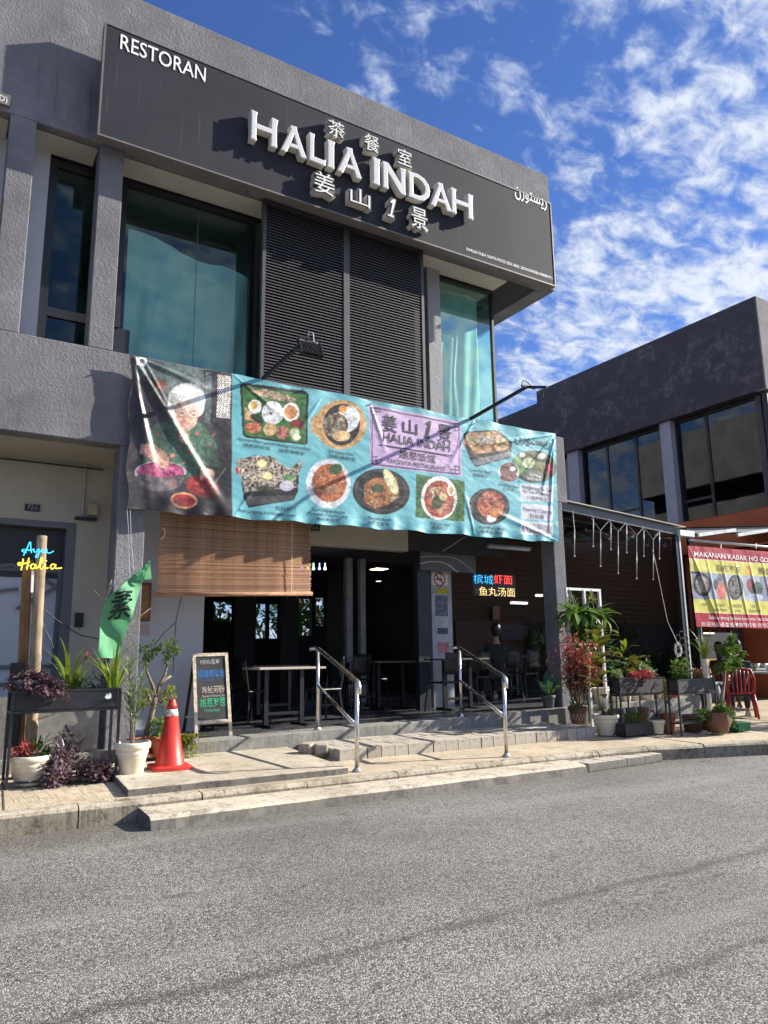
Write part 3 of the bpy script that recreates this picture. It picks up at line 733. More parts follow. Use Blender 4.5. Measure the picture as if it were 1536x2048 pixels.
for ch, cx, cy, w, h in (('茶', 590, 180, 100, 96), ('餐', 808, 268, 92, 100), ('室', 1010, 355, 84, 96), ('姜', 517, 515, 122, 130), ('山', 737, 600, 122, 100), ('1', 930, 665, 50, 112), ('景', 1100, 730, 96, 124)):
    c = at_y(*zc(cx, cy), SY-.12); X0 = at_y(*zc(cx-w/2, cy), SY-.12).x; X1 = at_y(*zc(cx+w/2, cy), SY-.12).x; Z1 = at_y(*zc(cx, cy-h/2), SY-.12).z; Z0 = at_y(*zc(cx, cy+h/2), SY-.12).z
    def put(off, ext, y, mat, name, par, grow=0.0):
        if ch == '1':
            w_, h_ = X1-X0, Z1-Z0; g_ = off*.45
            pl = [[(.0-g_/w_*1, .0-g_/h_), (.72+g_/w_, -g_/h_), (.74+g_/w_, .1+g_/h_), (.52+g_/w_, .1+g_/h_), (1.0+g_/w_, 1+g_/h_), (.72-g_/w_, 1.02+g_/h_), (.34-g_/w_, .84+g_/h_), (.36-g_/w_, .74-g_/h_), (.62-g_/w_, .80-g_/h_), (.28-g_/w_, .1+g_/h_), (.02-g_/w_, .1+g_/h_)]]
            v, f = outline_mesh([[(a*w_, b*h_) for a, b in pl[0]]], max(ext*2, .002), .0)
            mb = MB(); mb.add([(X0+p[0], y-p[2], Z0+p[1]) for p in v], f); return mb.build(name, mat, par)
        v, f = text2d(ch, 1.0, offset=off, extrude=ext, res=2)
        base, _ = text2d(ch, 1.0, res=2); mn, mx = base.min(0), base.max(0)
        kx = (X1-X0)/(mx[0]-mn[0]); kz = (Z1-Z0)/(mx[1]-mn[1])
        mb = MB(); mb.add([(X0+(p[0]-mn[0])*kx, y-p[2], Z0+(p[1]-mn[1])*kz) for p in v], f); return mb.build(name, mat, par)
    o = put(.05 if ch != '1' else .06, .055, SY-.065, [SMALLSIDE], 'letter', sign)
    put(.046 if ch != '1' else .055, 0, SY-.123, SMALLDARK, 'rim', o); put(-.004, .003, SY-.13, LET_RIM, 'face', o)
def sign_text(s, l, r, hpx, **k):
    a, b = at_y(*l, SY), at_y(*r, SY); text_fit(s, a.x, b.x, a.z, hpx, SY, WHITEPRINT, sign, lift=.003, **k)
sign_text('RESTORAN', (240, 97), (411, 160), .215, bold=.005)
sign_text('DIMILIKI OLEH: SUNTA FOOD SDN. BHD. 202101034538(1434838-W )', (933, 501), (1104, 553), .052, bold=.004)
sign_text('\uFEE5\uFEAD\uFEEE\uFE98\uFEB4\uFEF3\uFEAD', (1030, 398), (1094, 424), .26, bold=.006)
ns = thing('neighbour_sign', 'edge of a small dark sign plate on the wall at far left', 'sign', (-1, 9.0, 8.0))
mb = MB(); c = at_y(19, 215, 9.03); mb.box(-2, c.x, 9.0, 9.045, c.z, c.z+.14); mb.build('plate', SIGNEDGE, ns)
text_fit('(1434-D)', c.x-.36, c.x-.03, c.z+.03, .075, 9.0, WHITEPRINT, ns, lift=.003)

# ---------------------------------------------------------------- printed vinyl banner
BY = 8.93
cTL, cTR, cBL, cBR = [np.array(at_y(*p, BY)) for p in ((262, 709), (1112, 867), (253, 1018), (1118, 1085))]
def vn(U, V, s, seed):
    """value noise 0..1"""
    r = np.random.RandomState(seed); G = r.rand(64, 64); u = U/s+seed*7.3; v = V/s+seed*3.1
    i = np.floor(u).astype(int); j = np.floor(v).astype(int); fu = u-i; fv = v-j; fu = fu*fu*(3-2*fu); fv = fv*fv*(3-2*fv)
    g = lambda a, b: G[a % 64, b % 64]
    return (g(i, j)*(1-fu)+g(i+1, j)*fu)*(1-fv)+(g(i, j+1)*(1-fu)+g(i+1, j+1)*fu)*fv
def fbm(U, V, s, seed, o=3):
    t = 0; a = .5; k = 0
    for q in range(o): t = t+a*vn(U, V, s/2**q, seed+q); k += a; a *= .55
    return t/k
RIDGES = []
for (p, q, w, h) in (((272, 722), (446, 1018), .055, .036), ((276, 790), (312, 960), .05, .028), ((268, 715), (300, 1010), .05, .02), ((280, 716), (420, 780), .035, .018), ((285, 714), (350, 840), .03, .014),
                     ((1108, 878), (1085, 985), .03, .022), ((1106, 872), (1040, 960), .03, .016), ((1104, 870), (960, 890), .035, .014), ((1108, 880), (1098, 1080), .025, .018),
                     ((470, 752), (560, 830), .03, .012), ((948, 842), (900, 930), .035, .016), ((742, 812), (770, 900), .035, .012), ((640, 800), (600, 860), .03, .01), ((1112, 1080), (1000, 1030), .04, .016), ((470, 1030), (520, 960), .03, .012), ((950, 1070), (930, 990), .03, .012)):
    a, b = at_y(*p, BY), at_y(*q, BY); RIDGES.append((a.x, a.z, b.x, b.z, w, h))
def ban_d(X, Z):
    X = np.asarray(X, float); Z = np.asarray(Z, float)
    d = .03*(fbm(X, Z, 1.1, 3)-.5)+.009*(fbm(X*1.0+Z*.5, Z*2.0, .22, 8)-.5)
    for ax, az, bx, bz, w, h in RIDGES:
        dx, dz = bx-ax, bz-az; L2 = dx*dx+dz*dz; t = ((X-ax)*dx+(Z-az)*dz)/L2; tc = np.clip(t, 0, 1)
        px, pz_ = X-(ax+tc*dx), Z-(az+tc*dz); dist = np.sqrt(px**2+pz_**2)
        sgn = np.exp(-(dist/(w*(.45+.9*tc)))**2); d = d+h*sgn*(np.sin(np.clip(tc, .03, .97)*PI)**.35)
    zb_ = cBL[2]+(cBR[2]-cBL[2])*(X-cBL[0])/(cBR[0]-cBL[0]); zt_ = cTL[2]+(cTR[2]-cTL[2])*(X-cTL[0])/(cTR[0]-cTL[0])
    ph = X*9+3*fbm(X, X*0, .7, 5)
    d = d+.022*np.exp(-np.clip(Z-zb_, 0, 9)/.13)*np.sin(ph*1.7)+.014*np.exp(-np.clip(zt_-Z, 0, 9)/.12)*np.sin(ph*1.1+1)
    return d
def ban_y(X, Z): return BY-ban_d(X, Z)
NU, NV = 660, 200
uu, vv = np.meshgrid(np.linspace(0, 1, NU), np.linspace(0, 1, NV))
GX = cBL[0]*(1-uu)*(1-vv)+cBR[0]*uu*(1-vv)+cTL[0]*(1-uu)*vv+cTR[0]*uu*vv
GZ = cBL[2]*(1-uu)*(1-vv)+cBR[2]*uu*(1-vv)+cTL[2]*(1-uu)*vv+cTR[2]*uu*vv
GZ = GZ-.022*np.abs(np.sin(uu*PI*5))*vv+.012*np.sin(uu*47)*(1-vv)**4
GX = GX+.02*np.sin(vv*17)*(1-uu)**12
GY = ban_y(GX, GZ)
# the design was measured as trace coordinates; the plane of the banner maps to them by a homography
def trace(X, Z, Y=BY):
    dx, dy, dz = X-CAM.x, Y-CAM.y, Z-CAM.z
    w = dx*FW.x+dy*FW.y+dz*FW.z
    return 768+F_PX*(dx*RT.x+dy*RT.y+dz*RT.z)/w, 1024-F_PX*(dx*UP.x+dy*UP.y+dz*UP.z)/w
U, V = trace(GX, GZ)
C = np.zeros((NV, NU, 3))
def rgb(*c): return np.array(c, float)
def lay(mask, col):
    global C
    m = np.clip(mask, 0, 1)[..., None]; C = C*(1-m)+(col if getattr(col, 'ndim', 1) == 3 else rgb(*col))*m
def soft(d, w=.9): return np.clip(.5-d/w, 0, 1)
def ell(cx, cy, rx, ry, ang=0):
    c, s = math.cos(ang), math.sin(ang); x = (U-cx)*c+(V-cy)*s; y = -(U-cx)*s+(V-cy)*c
    return soft((np.sqrt((x/rx)**2+(y/ry)**2)-1)*min(rx, ry))
def poly(pts):
    ins = np.zeros(U.shape, bool); n = len(pts)
    for i in range(n):
        x0, y0 = pts[i]; x1, y1 = pts[(i+1) % n]
        if y0 == y1: continue
        c = ((V >= min(y0, y1)) & (V < max(y0, y1))); xi = x0+(V-y0)*(x1-x0)/(y1-y0); ins ^= c & (U < xi)
    return ins.astype(float)
def seg(p, q, w):
    dx, dy = q[0]-p[0], q[1]-p[1]; t = np.clip(((U-p[0])*dx+(V-p[1])*dy)/(dx*dx+dy*dy), 0, 1)
    return soft(np.hypot(U-p[0]-t*dx, V-p[1]-t*dy)-w)
def tex(cols, s, seed, con=1.6):
    f = np.clip((fbm(U, V, s, seed)-.5)*con+.5, 0, .999)*(len(cols)-1); i = f.astype(int); t = (f-i)[..., None]; A = np.array(cols, float)
    return A[i]*(1-t)+A[np.minimum(i+1, len(cols)-1)]*t
Z3 = lambda x, y: (240+x*.29948, 680+y*.29948)
Z4 = lambda x, y: (680+x*.29948, 740+y*.29948)
S3 = .29948
def e3(x, y, rx, ry, a=0): return ell(*Z3(x, y), rx*S3, ry*S3, a)
def e4(x, y, rx, ry, a=0): return ell(*Z4(x, y), rx*S3, ry*S3, a)
def p3_(*p): return poly([Z3(*q) for q in p])
def p4_(*p): return poly([Z4(*q) for q in p])
lay(np.ones(U.shape), tex([(96, 178, 190), (108, 192, 204)], 90, 2))
# --- left picture: a cook at her bowls in a dark kitchen
right = soft(U-463.5)
lay(right, tex([(38, 34, 36), (62, 56, 58), (48, 46, 50)], 40, 4))
lay(right*p3_((120, 120), (560, 190), (560, 420), (120, 330)), tex([(62, 72, 72), (92, 104, 100)], 30, 6))
lay(p3_((570, 210), (610, 215), (605, 560), (565, 555)), (84, 96, 96))
lat = p3_((648, 232), (738, 245), (735, 528), (645, 515)); lx, ly = (U+V*.55)/4.2, (U-V*.55)/4.2
lay(lat, (190, 184, 170)); lay(lat*((np.abs(np.sin(lx*PI)) > .62) & (np.abs(np.sin(ly*PI)) > .62)), (52, 46, 44))
lay(e3(265, 305, 55, 45), tex([(90, 40, 38), (150, 72, 60)], 8, 7)); lay(e3(180, 300, 60, 60), (48, 46, 46))
lay(p3_((230, 560), (420, 520), (560, 560), (640, 690), (680, 830), (560, 900), (330, 930), (150, 820), (180, 640)), tex([(46, 68, 56), (70, 100, 80), (54, 78, 68)], 14, 9))
for k in range(16):
    r = random.Random(k*3+1); x, y = r.uniform(250, 640), r.uniform(600, 850); lay(e3(x, y, r.uniform(9, 20), r.uniform(8, 15), r.uniform(0, 3)), r.choice([(170, 78, 70), (196, 112, 92), (120, 60, 58), (70, 104, 72)]))
lay(e3(425, 640, 36, 60, -.2), (176, 128, 110))
lay(e3(445, 395, 125, 105), tex([(188, 186, 178), (238, 236, 228), (214, 212, 204)], 7, 11, 2.4)); lay(e3(510, 440, 55, 75), tex([(196, 194, 186), (236, 234, 226)], 6, 12, 2.2)); lay(e3(370, 430, 60, 80), tex([(186, 184, 176), (232, 230, 222)], 6, 13, 2.2))
lay(e3(440, 500, 78, 105, -.12), tex([(190, 140, 120), (214, 166, 144)], 18, 14)); lay(e3(472, 470, 46, 50), (216, 172, 150)); lay(e3(400, 540, 30, 55), (170, 120, 102))
lay(e3(455, 518, 16, 15), (204, 150, 128)); lay(seg(Z3(412, 548), Z3(468, 562), 1.3), (150, 78, 76)); lay(e3(440, 590, 36, 16), (198, 148, 128))
for x, y in ((412, 488), (490, 500)):
    lay(e3(x, y, 34, 24), (120, 84, 74)); lay(e3(x, y, 29, 19), (206, 162, 142)); lay(e3(x, y+1, 14, 5), (70, 48, 44)); lay(e3(x, y-26, 26, 5), (150, 130, 120))
lay(e3(265, 400, 60, 70), (44, 42, 44))
lay(p3_((140, 700), (220, 690), (300, 750), (330, 830), (280, 860), (200, 800), (130, 760)), tex([(150, 104, 90), (186, 134, 114)], 14, 15))
lay(e3(270, 885, 172, 76), (150, 148, 150)); lay(e3(270, 880, 160, 66), tex([(92, 30, 60), (158, 66, 104), (120, 44, 78)], 5, 16, 2.4)); lay(p3_((105, 900), (440, 900), (400, 980), (330, 1010), (200, 1010), (140, 980)), tex([(64, 60, 64), (96, 92, 94)], 30, 17)); lay(e3(270, 868, 150, 50), tex([(100, 32, 66), (168, 74, 112), (130, 50, 84)], 5, 18, 2.4))
lay(e3(285, 800, 42, 60, -.3), (188, 136, 116)); lay(e3(345, 960, 34, 40), (110, 88, 86))
lay(e3(555, 980, 118, 72, .25), (120, 44, 42)); lay(e3(560, 965, 100, 54, .25), tex([(128, 40, 38), (176, 70, 56)], 7, 19)); lay(e3(582, 885, 52, 38, .4), (196, 146, 124)); lay(e3(545, 905, 14, 34, .1), (190, 138, 118)); lay(e3(600, 905, 14, 32, -.3), (186, 134, 114)); lay(seg(Z3(575, 850), Z3(640, 860), 2.2), (40, 40, 40)); lay(seg(Z3(610, 985), Z3(705, 858), 1.8), (150, 148, 146))
lay(e3(425, 1072, 92, 54, .1), (222, 150, 104)); lay(e3(425, 1072, 76, 40, .1), tex([(168, 28, 34), (220, 62, 58), (140, 20, 30)], 5, 20, 2.4))
tg = p3_((112, 112), (176, 122), (174, 174), (110, 166)); lay(tg, (214, 216, 214)); lay(e3(143, 142, 14, 14), (60, 60, 60)); lay(e3(143, 142, 7, 7), (200, 200, 200))
# soft modelling of the printed photograph
def glow(x, y, rx, ry, col, k):
    cx, cy = Z3(x, y); g_ = np.exp(-(((U-cx)/(rx*S3))**2+((V-cy)/(ry*S3))**2)); lay(g_*k*right, col)
for a_ in ((385, 510, 28, 80, (120, 80, 68), .45), (480, 450, 36, 30, (236, 196, 172), .6), (470, 540, 30, 24, (226, 176, 150), .6), (350, 420, 40, 90, (110, 108, 104), .55), (500, 350, 70, 50, (252, 250, 244), .6), (440, 320, 90, 30, (246, 244, 238), .5), (450, 520, 60, 60, (222, 176, 152), .35),
           (280, 700, 80, 120, (24, 34, 30), .5), (590, 700, 60, 110, (92, 122, 100), .5), (470, 660, 80, 70, (74, 106, 86), .45), (230, 760, 60, 40, (206, 156, 132), .4), (300, 840, 40, 40, (206, 160, 138), .4), (160, 500, 130, 200, (14, 13, 15), .55), (680, 900, 120, 220, (12, 11, 12), .6), (300, 1090, 300, 60, (10, 9, 10), .6), (590, 880, 30, 20, (222, 176, 152), .5), (330, 300, 120, 110, (96, 112, 108), .35)): glow(*a_)
wr = np.abs(np.sin((U*.9+V*.35+6*fbm(U, V, 14, 91))*1.1)); lay(right*e3(440, 520, 74, 100)*(wr > .93)*.35, (150, 104, 90)); lay(right*e3(445, 400, 128, 108)*(fbm(U, V, 3.2, 92) > .6)*.35, (170, 168, 162))
# --- dishes
GREENS = [(44, 88, 44), (72, 124, 58), (54, 104, 50)]
def leafmat(pts, z, seed):
    q = poly([z(*p) for p in pts]); t = tex(GREENS, 16, seed); st = (np.sin(U*1.35+V*.1) > .55)[..., None]*18; lay(q, np.clip(t-st, 0, 255))
lay(p3_((800, 300), (825, 286), (1235, 340), (1258, 365), (1254, 690), (1235, 702), (835, 650), (818, 632)), (34, 44, 36))
leafmat([(815, 305), (1240, 362), (1240, 690), (832, 635)], Z3, 31)
lay(p3_((868, 345), (960, 325), (1110, 365), (1175, 395), (1150, 420), (1040, 400), (930, 372)), tex([(120, 92, 66), (196, 176, 148), (150, 120, 92)], 5, 32, 2))
lay(e3(902, 445, 44, 46), (236, 234, 228)); lay(e3(893, 437, 24, 27), (226, 176, 74)); lay(e3(1020, 487, 73, 78), tex([(206, 210, 212), (240, 242, 242)], 6, 33)); lay(e3(1005, 490, 12, 8), (120, 60, 40))
lay(e3(1142, 482, 57, 63), (238, 236, 232)); lay(e3(1140, 482, 43, 47), tex([(204, 130, 70), (224, 156, 98)], 9, 34)); lay(p3_((832, 445), (895, 500), (900, 545), (835, 530)), (214, 170, 126))
lay(e3(915, 525, 48, 22, .5), (38, 52, 34)); lay(e3(890, 585, 52, 38), tex([(186, 78, 48), (226, 134, 92), (150, 60, 40)], 5, 35, 2.2)); lay(e3(1002, 597, 44, 42), tex([(190, 142, 90), (222, 180, 128)], 8, 36)); lay(e3(1088, 618, 44, 44), tex([(120, 40, 34), (206, 140, 120), (150, 70, 56)], 4, 37, 2.4)); lay(e3(1182, 565, 46, 36), tex([(120, 30, 32), (160, 52, 50)], 5, 38)); lay(e3(1170, 628, 40, 50), (94, 140, 70)); lay(e3(1165, 620, 32, 30), (196, 212, 160)); lay(e3(1180, 650, 28, 22), (206, 218, 172))
# wooden plate
lay(e4(5, 365, 172, 165), tex([(186, 138, 84), (214, 168, 110)], 14, 40)); lay(p4_((-195, 330), (-160, 290), (-150, 440), (-190, 420)), (196, 148, 92)); lay(e4(10, 365, 122, 138), (36, 34, 34)); lay(e4(50, 330, 78, 90, .5), (226, 228, 228)); lay(e4(18, 262, 26, 28), (232, 150, 74)); lay(e4(-30, 370, 84, 84), tex([(64, 38, 40), (132, 84, 78), (96, 110, 60), (176, 160, 150)], 6, 41, 2.4)); lay(e4(10, 440, 60, 36), tex([(206, 160, 104), (232, 196, 140)], 7, 42))
# sizzling fish pan
lay(p3_((800, 830), (1195, 900), (1190, 1010), (1160, 1070), (860, 1120), (825, 1060)), (30, 30, 32)); lay(p3_((815, 900), (1190, 960), (1180, 985), (830, 1020)), (92, 92, 94)); lay(p3_((835, 1045), (1165, 1035), (1150, 1075), (860, 1105)), (70, 70, 72))
lay(p3_((775, 800), (900, 770), (1010, 775), (1130, 860), (1215, 800), (1215, 850), (1175, 930), (1180, 985), (840, 1010), (800, 900)), tex([(62, 56, 52), (150, 132, 112), (206, 196, 176), (96, 84, 72)], 6, 43, 2.6))
for k, (x, y) in enumerate(((948, 825), (985, 908))): lay(e3(x, y, 33, 27), (222, 200, 110)); lay(e3(x, y, 24, 19), (240, 230, 170))
lay(e3(1115, 975, 48, 34), (196, 190, 204)); lay(e3(960, 990, 60, 18), (56, 70, 46)); lay(e3(782, 872, 10, 26), (190, 40, 40)); lay(e3(1130, 915, 40, 20), (96, 140, 78))
# prawn curry
lay(e3(1392, 960, 148, 165), tex([(200, 206, 212), (226, 230, 234)], 40, 44)); lay(e3(1398, 955, 114, 128), tex([(170, 82, 42), (212, 126, 70), (148, 66, 36), (206, 150, 104)], 8, 45, 2.2)); lay(e3(1440, 862, 46, 34, -.4), (64, 96, 50)); lay(e3(1400, 1000, 60, 30), tex([(206, 160, 110), (150, 96, 66)], 5, 46))
# black bowl
lay(e4(275, 812, 192, 152, .1), (34, 34, 36)); lay(e4(275, 805, 172, 138, .1), (58, 58, 60)); lay(e4(275, 805, 160, 128, .1), (30, 28, 28)); lay(p4_((160, 760), (230, 720), (380, 720), (398, 850), (320, 900), (230, 925), (160, 880)), tex([(140, 80, 40), (196, 128, 70), (104, 56, 34), (176, 150, 110)], 8, 47, 2.2)); lay(e4(340, 745, 34, 92, -.45), tex([(206, 196, 130), (232, 226, 180)], 8, 48)); lay(e4(250, 790, 44, 26), (70, 92, 50))
# laksa on a leaf
leafmat([(508, 695), (832, 742), (830, 1012), (503, 985)], Z4, 49)
lay(e4(662, 855, 120, 147), (236, 234, 230)); lay(e4(662, 862, 100, 124), tex([(150, 54, 34), (196, 96, 60), (120, 40, 30)], 9, 50, 2)); lay(e4(650, 830, 60, 50), tex([(226, 206, 170), (190, 150, 110), (150, 70, 50)], 4, 51, 2.6)); lay(e4(700, 920, 56, 50), tex([(206, 150, 110), (150, 60, 44)], 5, 52, 2.4)); lay(e4(650, 885, 38, 44), (58, 70, 40)); lay(e4(742, 800, 24, 42), (240, 236, 226)); lay(e4(742, 804, 14, 24), (226, 150, 64)); lay(e4(690, 845, 26, 26), (190, 180, 120))
# red claypot
lay(e4(995, 912, 136, 122, .1), (36, 34, 36)); lay(e4(998, 905, 122, 108), (70, 68, 70)); lay(e4(1000, 905, 112, 100), (34, 30, 30)); lay(e4(1008, 900, 90, 92), tex([(110, 30, 24), (176, 66, 44), (206, 120, 70), (84, 24, 22)], 7, 53, 2.2)); lay(e4(1010, 992, 34, 24), (226, 226, 222)); lay(e4(1035, 955, 36, 34), (214, 130, 66))
# tray
lay(p4_((822, 430), (850, 410), (1060, 398), (1150, 488), (1142, 585), (905, 648), (872, 600), (830, 500)), (34, 34, 36)); lay(p4_((880, 600), (1140, 545), (1142, 580), (905, 642)), (120, 122, 126)); lay(p4_((835, 440), (858, 420), (1052, 410), (1132, 490), (1120, 530), (900, 565), (880, 540)), tex([(196, 140, 80), (214, 176, 126), (120, 90, 60), (176, 110, 60)], 6, 54, 2.2)); lay(e4(970, 470, 60, 30), tex([(190, 180, 160), (90, 80, 60)], 4, 55, 2.4)); lay(seg(Z4(860, 445), Z4(920, 500), 2.4), (72, 110, 56)); lay(seg(Z4(1060, 500), Z4(1120, 470), 2), (72, 110, 56)); lay(e4(832, 487, 12, 16), (190, 70, 40))
# pie tee plate and soup
lay(e4(1298, 645, 152, 108, .1), (70, 84, 66)); lay(e4(1298, 642, 142, 98, .1), tex([(52, 66, 48), (88, 104, 74)], 12, 56)); lay(p4_((1150, 600), (1200, 560), (1260, 720), (1200, 690)), (86, 140, 70)); lay(e4(1262, 620, 40, 36), tex([(216, 220, 190), (176, 190, 120)], 6, 57)); lay(e4(1345, 575, 30, 22), (206, 210, 190)); lay(e4(1385, 660, 32, 36), (186, 48, 90)); lay(e4(1345, 660, 40, 50), (110, 110, 56)); lay(e4(1220, 565, 20, 16), (220, 222, 206)); lay(e4(1295, 705, 70, 30), (96, 100, 96))
lay(e4(1128, 682, 70, 66), (206, 212, 216)); lay(e4(1128, 668, 60, 50), tex([(84, 48, 48), (120, 76, 72)], 6, 58)); lay(e4(1128, 715, 58, 32), (120, 70, 68)); lay(e4(1155, 660, 22, 14), (226, 226, 226))
# lilac panel and pale boxes
lay(p4_((193, 228), (806, 348), (816, 708), (201, 642)), tex([(196, 164, 208), (204, 172, 214)], 60, 60))
for bx in (((1203, 757), (1425, 772), (1427, 884), (1207, 874)), ((1208, 892), (1426, 906), (1427, 1006), (1211, 994)), ((1203, 1007), (1428, 1022), (1428, 1108), (1205, 1098))):
    lay(p4_(*bx), (204, 208, 222))
lay(e4(1234, 1060, 22, 26), (120, 118, 160)); lay(seg(Z4(1226, 1046), Z4(1242, 1074), 1.3), (214, 214, 226))
C = C*(1+.32*right[..., None])
pic = 1-np.exp(-(np.abs(C-rgb(102, 185, 197)).sum(-1)/40)**2); pic *= 1-np.exp(-(np.abs(C-rgb(200, 168, 211)).sum(-1)/30)**2); pic *= 1-np.exp(-(np.abs(C-rgb(204, 208, 222)).sum(-1)/20)**2)
C = C*(1+pic[..., None]*(.55*(fbm(U, V, 3.4, 95)-.5)+.5*(fbm(U, V, 9, 97)-.5))[..., None])
C = np.clip(C, 0, 255); gr = C.mean(-1, keepdims=True); C = gr+(C-gr)*.84
C = np.clip(C/255, 0, 1); LIN = np.where(C <= .04045, C/12.92, ((C+.055)/1.055)**2.4)
def print_mat(name, rough=.42, k=1.0):
    b = NB(name); at = b.n('ShaderNodeAttribute'); at.attribute_name = 'print'
    c = b.mix(b.ramp(b.noise(3, 5, .7), .55, .8, 0, .2), at.outputs['Color'], (.25, .24, .22))
    nm = b.bump(b.noise(26, 4, .6, b.coord((1, 1, 1.6)), dist=.5), .09, .012)
    p = b.bsdf(c, rough, 0, nm, .5)
    t = b.n('ShaderNodeBsdfTranslucent'); b.L.new(c, t.inputs[0]); m = b.n('ShaderNodeMixShader'); m.inputs[0].default_value = .1
    b.L.new(p, m.inputs[1]); b.L.new(t.outputs[0], m.inputs[2]); return b.done(m.outputs[0])
def grid_obj(name, GX, GY, GZ, cols, mat, parent):
    h, w = GX.shape; me = bpy.data.meshes.new(name); vs = np.stack([GX, GY, GZ], -1).reshape(-1, 3)-np.array(parent_off(parent) if parent else (0, 0, 0))
    me.vertices.add(h*w); me.vertices.foreach_set('co', vs.ravel())
    i = np.arange(h*w).reshape(h, w); q = np.stack([i[:-1, :-1], i[:-1, 1:], i[1:, 1:], i[1:, :-1]], -1).reshape(-1, 4); n = len(q)
    me.loops.add(n*4); me.loops.foreach_set('vertex_index', q.ravel()); me.polygons.add(n)
    me.polygons.foreach_set('loop_start', np.arange(n)*4); me.polygons.foreach_set('loop_total', np.full(n, 4)); me.update()
    a = me.color_attributes.new('print', 'FLOAT_COLOR', 'POINT'); a.data.foreach_set('color', np.concatenate([cols.reshape(-1, 3), np.ones((h*w, 1))], 1).ravel())
    me.materials.append(mat); me.shade_smooth(); me.validate()
    o = bpy.data.objects.new(name, me); COL.objects.link(o)
    if parent: o.parent = parent
    return o
VINYL = print_mat('printed_vinyl', .40)
banner = thing('menu_banner', 'wide turquoise menu banner printed with dishes, hung below the upper windows', 'banner', (cBL[0], BY, cBL[2]))
grid_obj('vinyl_sheet', GX, GY, GZ, LIN, VINYL, banner)
INK = plain('dark_print_ink', (.028, .026, .032), .4, .1); INKV = plain('violet_print_ink', (.06, .05, .09), .4, .1); WINK = plain('white_print_ink', (.75, .75, .75), .4, .05)
def bt(s, l, r, hpx, z=Z4, mat=INK, **k):
    """banner lettering: baseline start, end, cap height, all in trace units"""
    L, R = z(*l), z(*r); a, b = at_y(*L, BY), at_y(*R, BY); t = at_y(L[0], L[1]-hpx*S3, BY)
    text_fit(s, a.x, b.x, a.z, t.z-a.z, BY, mat, banner, surf=ban_y, lift=.007, **k)
def bl(p, q, w, z=Z4, mat=INKV, n=8):
    a, b = at_y(*z(*p), BY), at_y(*z(*q), BY); X = np.linspace(a.x, b.x, n); Zz = np.linspace(a.z, b.z, n); dx, dz = b.x-a.x, b.z-a.z; L = math.hypot(dx, dz); nx, nz = -dz/L*w/2, dx/L*w/2
    xs = np.concatenate([X-nx, X+nx]); zs = np.concatenate([Zz-nz, Zz+nz]); ys = ban_y(xs, zs)-.006
    mb = MB(); mb.add(list(zip(xs, ys, zs)), [(i, i+1, n+i+1, n+i) for i in range(n-1)]); mb.build('printed_rule', mat, banner)
for ch, x0, x1, yb, h in (('姜', 283, 382, 408, 118), ('山', 420, 518, 420, 96), ('景', 655, 745, 476, 120)): bt(ch, (x0, yb), (x1, yb+12), h, bold=.006)
bl((566, 446), (596, 450), .05, mat=INK, n=3); bl((578, 446), (604, 340), .05, mat=INK, n=4); bl((604, 342), (576, 362), .035, mat=INK, n=3)
bt('HALIA INDAH', (286, 474), (735, 545), 58, bold=.008)
bl((265, 500), (755, 575), .016, mat=INK); bt('娘惹饭馆', (396, 588), (640, 615), 58, bold=.004); bt('NYONYA RESTAURANT', (320, 620), (710, 668), 30, bold=.004)
for p, q in (((213, 248), (797, 362)), ((797, 362), (803, 695)), ((803, 695), (217, 628)), ((217, 628), (213, 248))): bl(p, q, .011)
for cx, cy, sx, sy in ((240, 272, 1, 1), (768, 378, -1, 1), (772, 668, -1, -1), (245, 605, 1, -1)):
    for (a, b), (c, d) in (((-30, 0), (30, 8)), ((0, -28), (0, 26)), ((-30, 0), (-28, 24)), ((-28, 24), (10, 28)), ((30, 8), (28, -18)), ((28, -18), (-6, -22))): bl((cx+a*sx, cy+b*sy), (cx+c*sx, cy+d*sy), .009, n=3)
bt('\uFEE5\uFEAD\uFEEE\uFE98\uFEB4\uFEF3\uFEAD', (1168, 492), (1408, 520), 66)
bt('Nyonya Nasi Lemak Nyonya Curry Rice', (790, 668), (1272, 735), 19, Z3, bold=.006); bt('娘惹椰浆饭', (824, 712), (1005, 735), 26, Z3); bt('娘惹咖喱饭', (1062, 747), (1235, 768), 26, Z3)
bt('Cili Garam Ikan', (1392, 750), (1560, 772), 19, Z3, bold=.006); bt('娘惹辣椒鱼', (1392, 785), (1575, 808), 26, Z3)
bt('鱼跃龙门', (1037, 1135), (1170, 1148), 30, Z3); bt('Fish Leaping the Dragon Gate', (793, 1147), (1168, 1180), 20, Z3, bold=.006)
bt('Kari Udang Nanas', (1284, 1140), (1500, 1160), 20, Z3, bold=.006); bt('Pineapple Prawn Curry', (1258, 1165), (1520, 1190), 20, Z3, bold=.006); bt('咖喱黄梨虾', (1305, 1205), (1470, 1222), 24, Z3)
bt('Pongteh Ayam', (183, 995), (338, 1010), 19, bold=.006); bt('娘惹豆酱鸡', (185, 1030), (325, 1045), 24)
bt('Nyonya Laksa', (607, 1030), (735, 1043), 18, bold=.006); bt('娘惹叻沙', (612, 1062), (718, 1075), 24)
bt('Ayam Masak Merah', (928, 1055), (1100, 1070), 18, bold=.006); bt('娘惹酱煮鸡', (935, 1088), (1090, 1102), 24)
bt('Curry Fish Head', (870, 672), (1010, 690), 17, bold=.006); bt('咖喱鱼头', (893, 710), (990, 722), 24); bt('Red Bean Soup', (1065, 770), (1195, 785), 16, bold=.006); bt('红豆水', (1092, 802), (1168, 812), 24)
bt('Pie Tee', (1268, 708), (1340, 714), 16, mat=WINK, bold=.006); bt('娘惹小金杯', (1250, 735), (1345, 742), 22, mat=WINK)
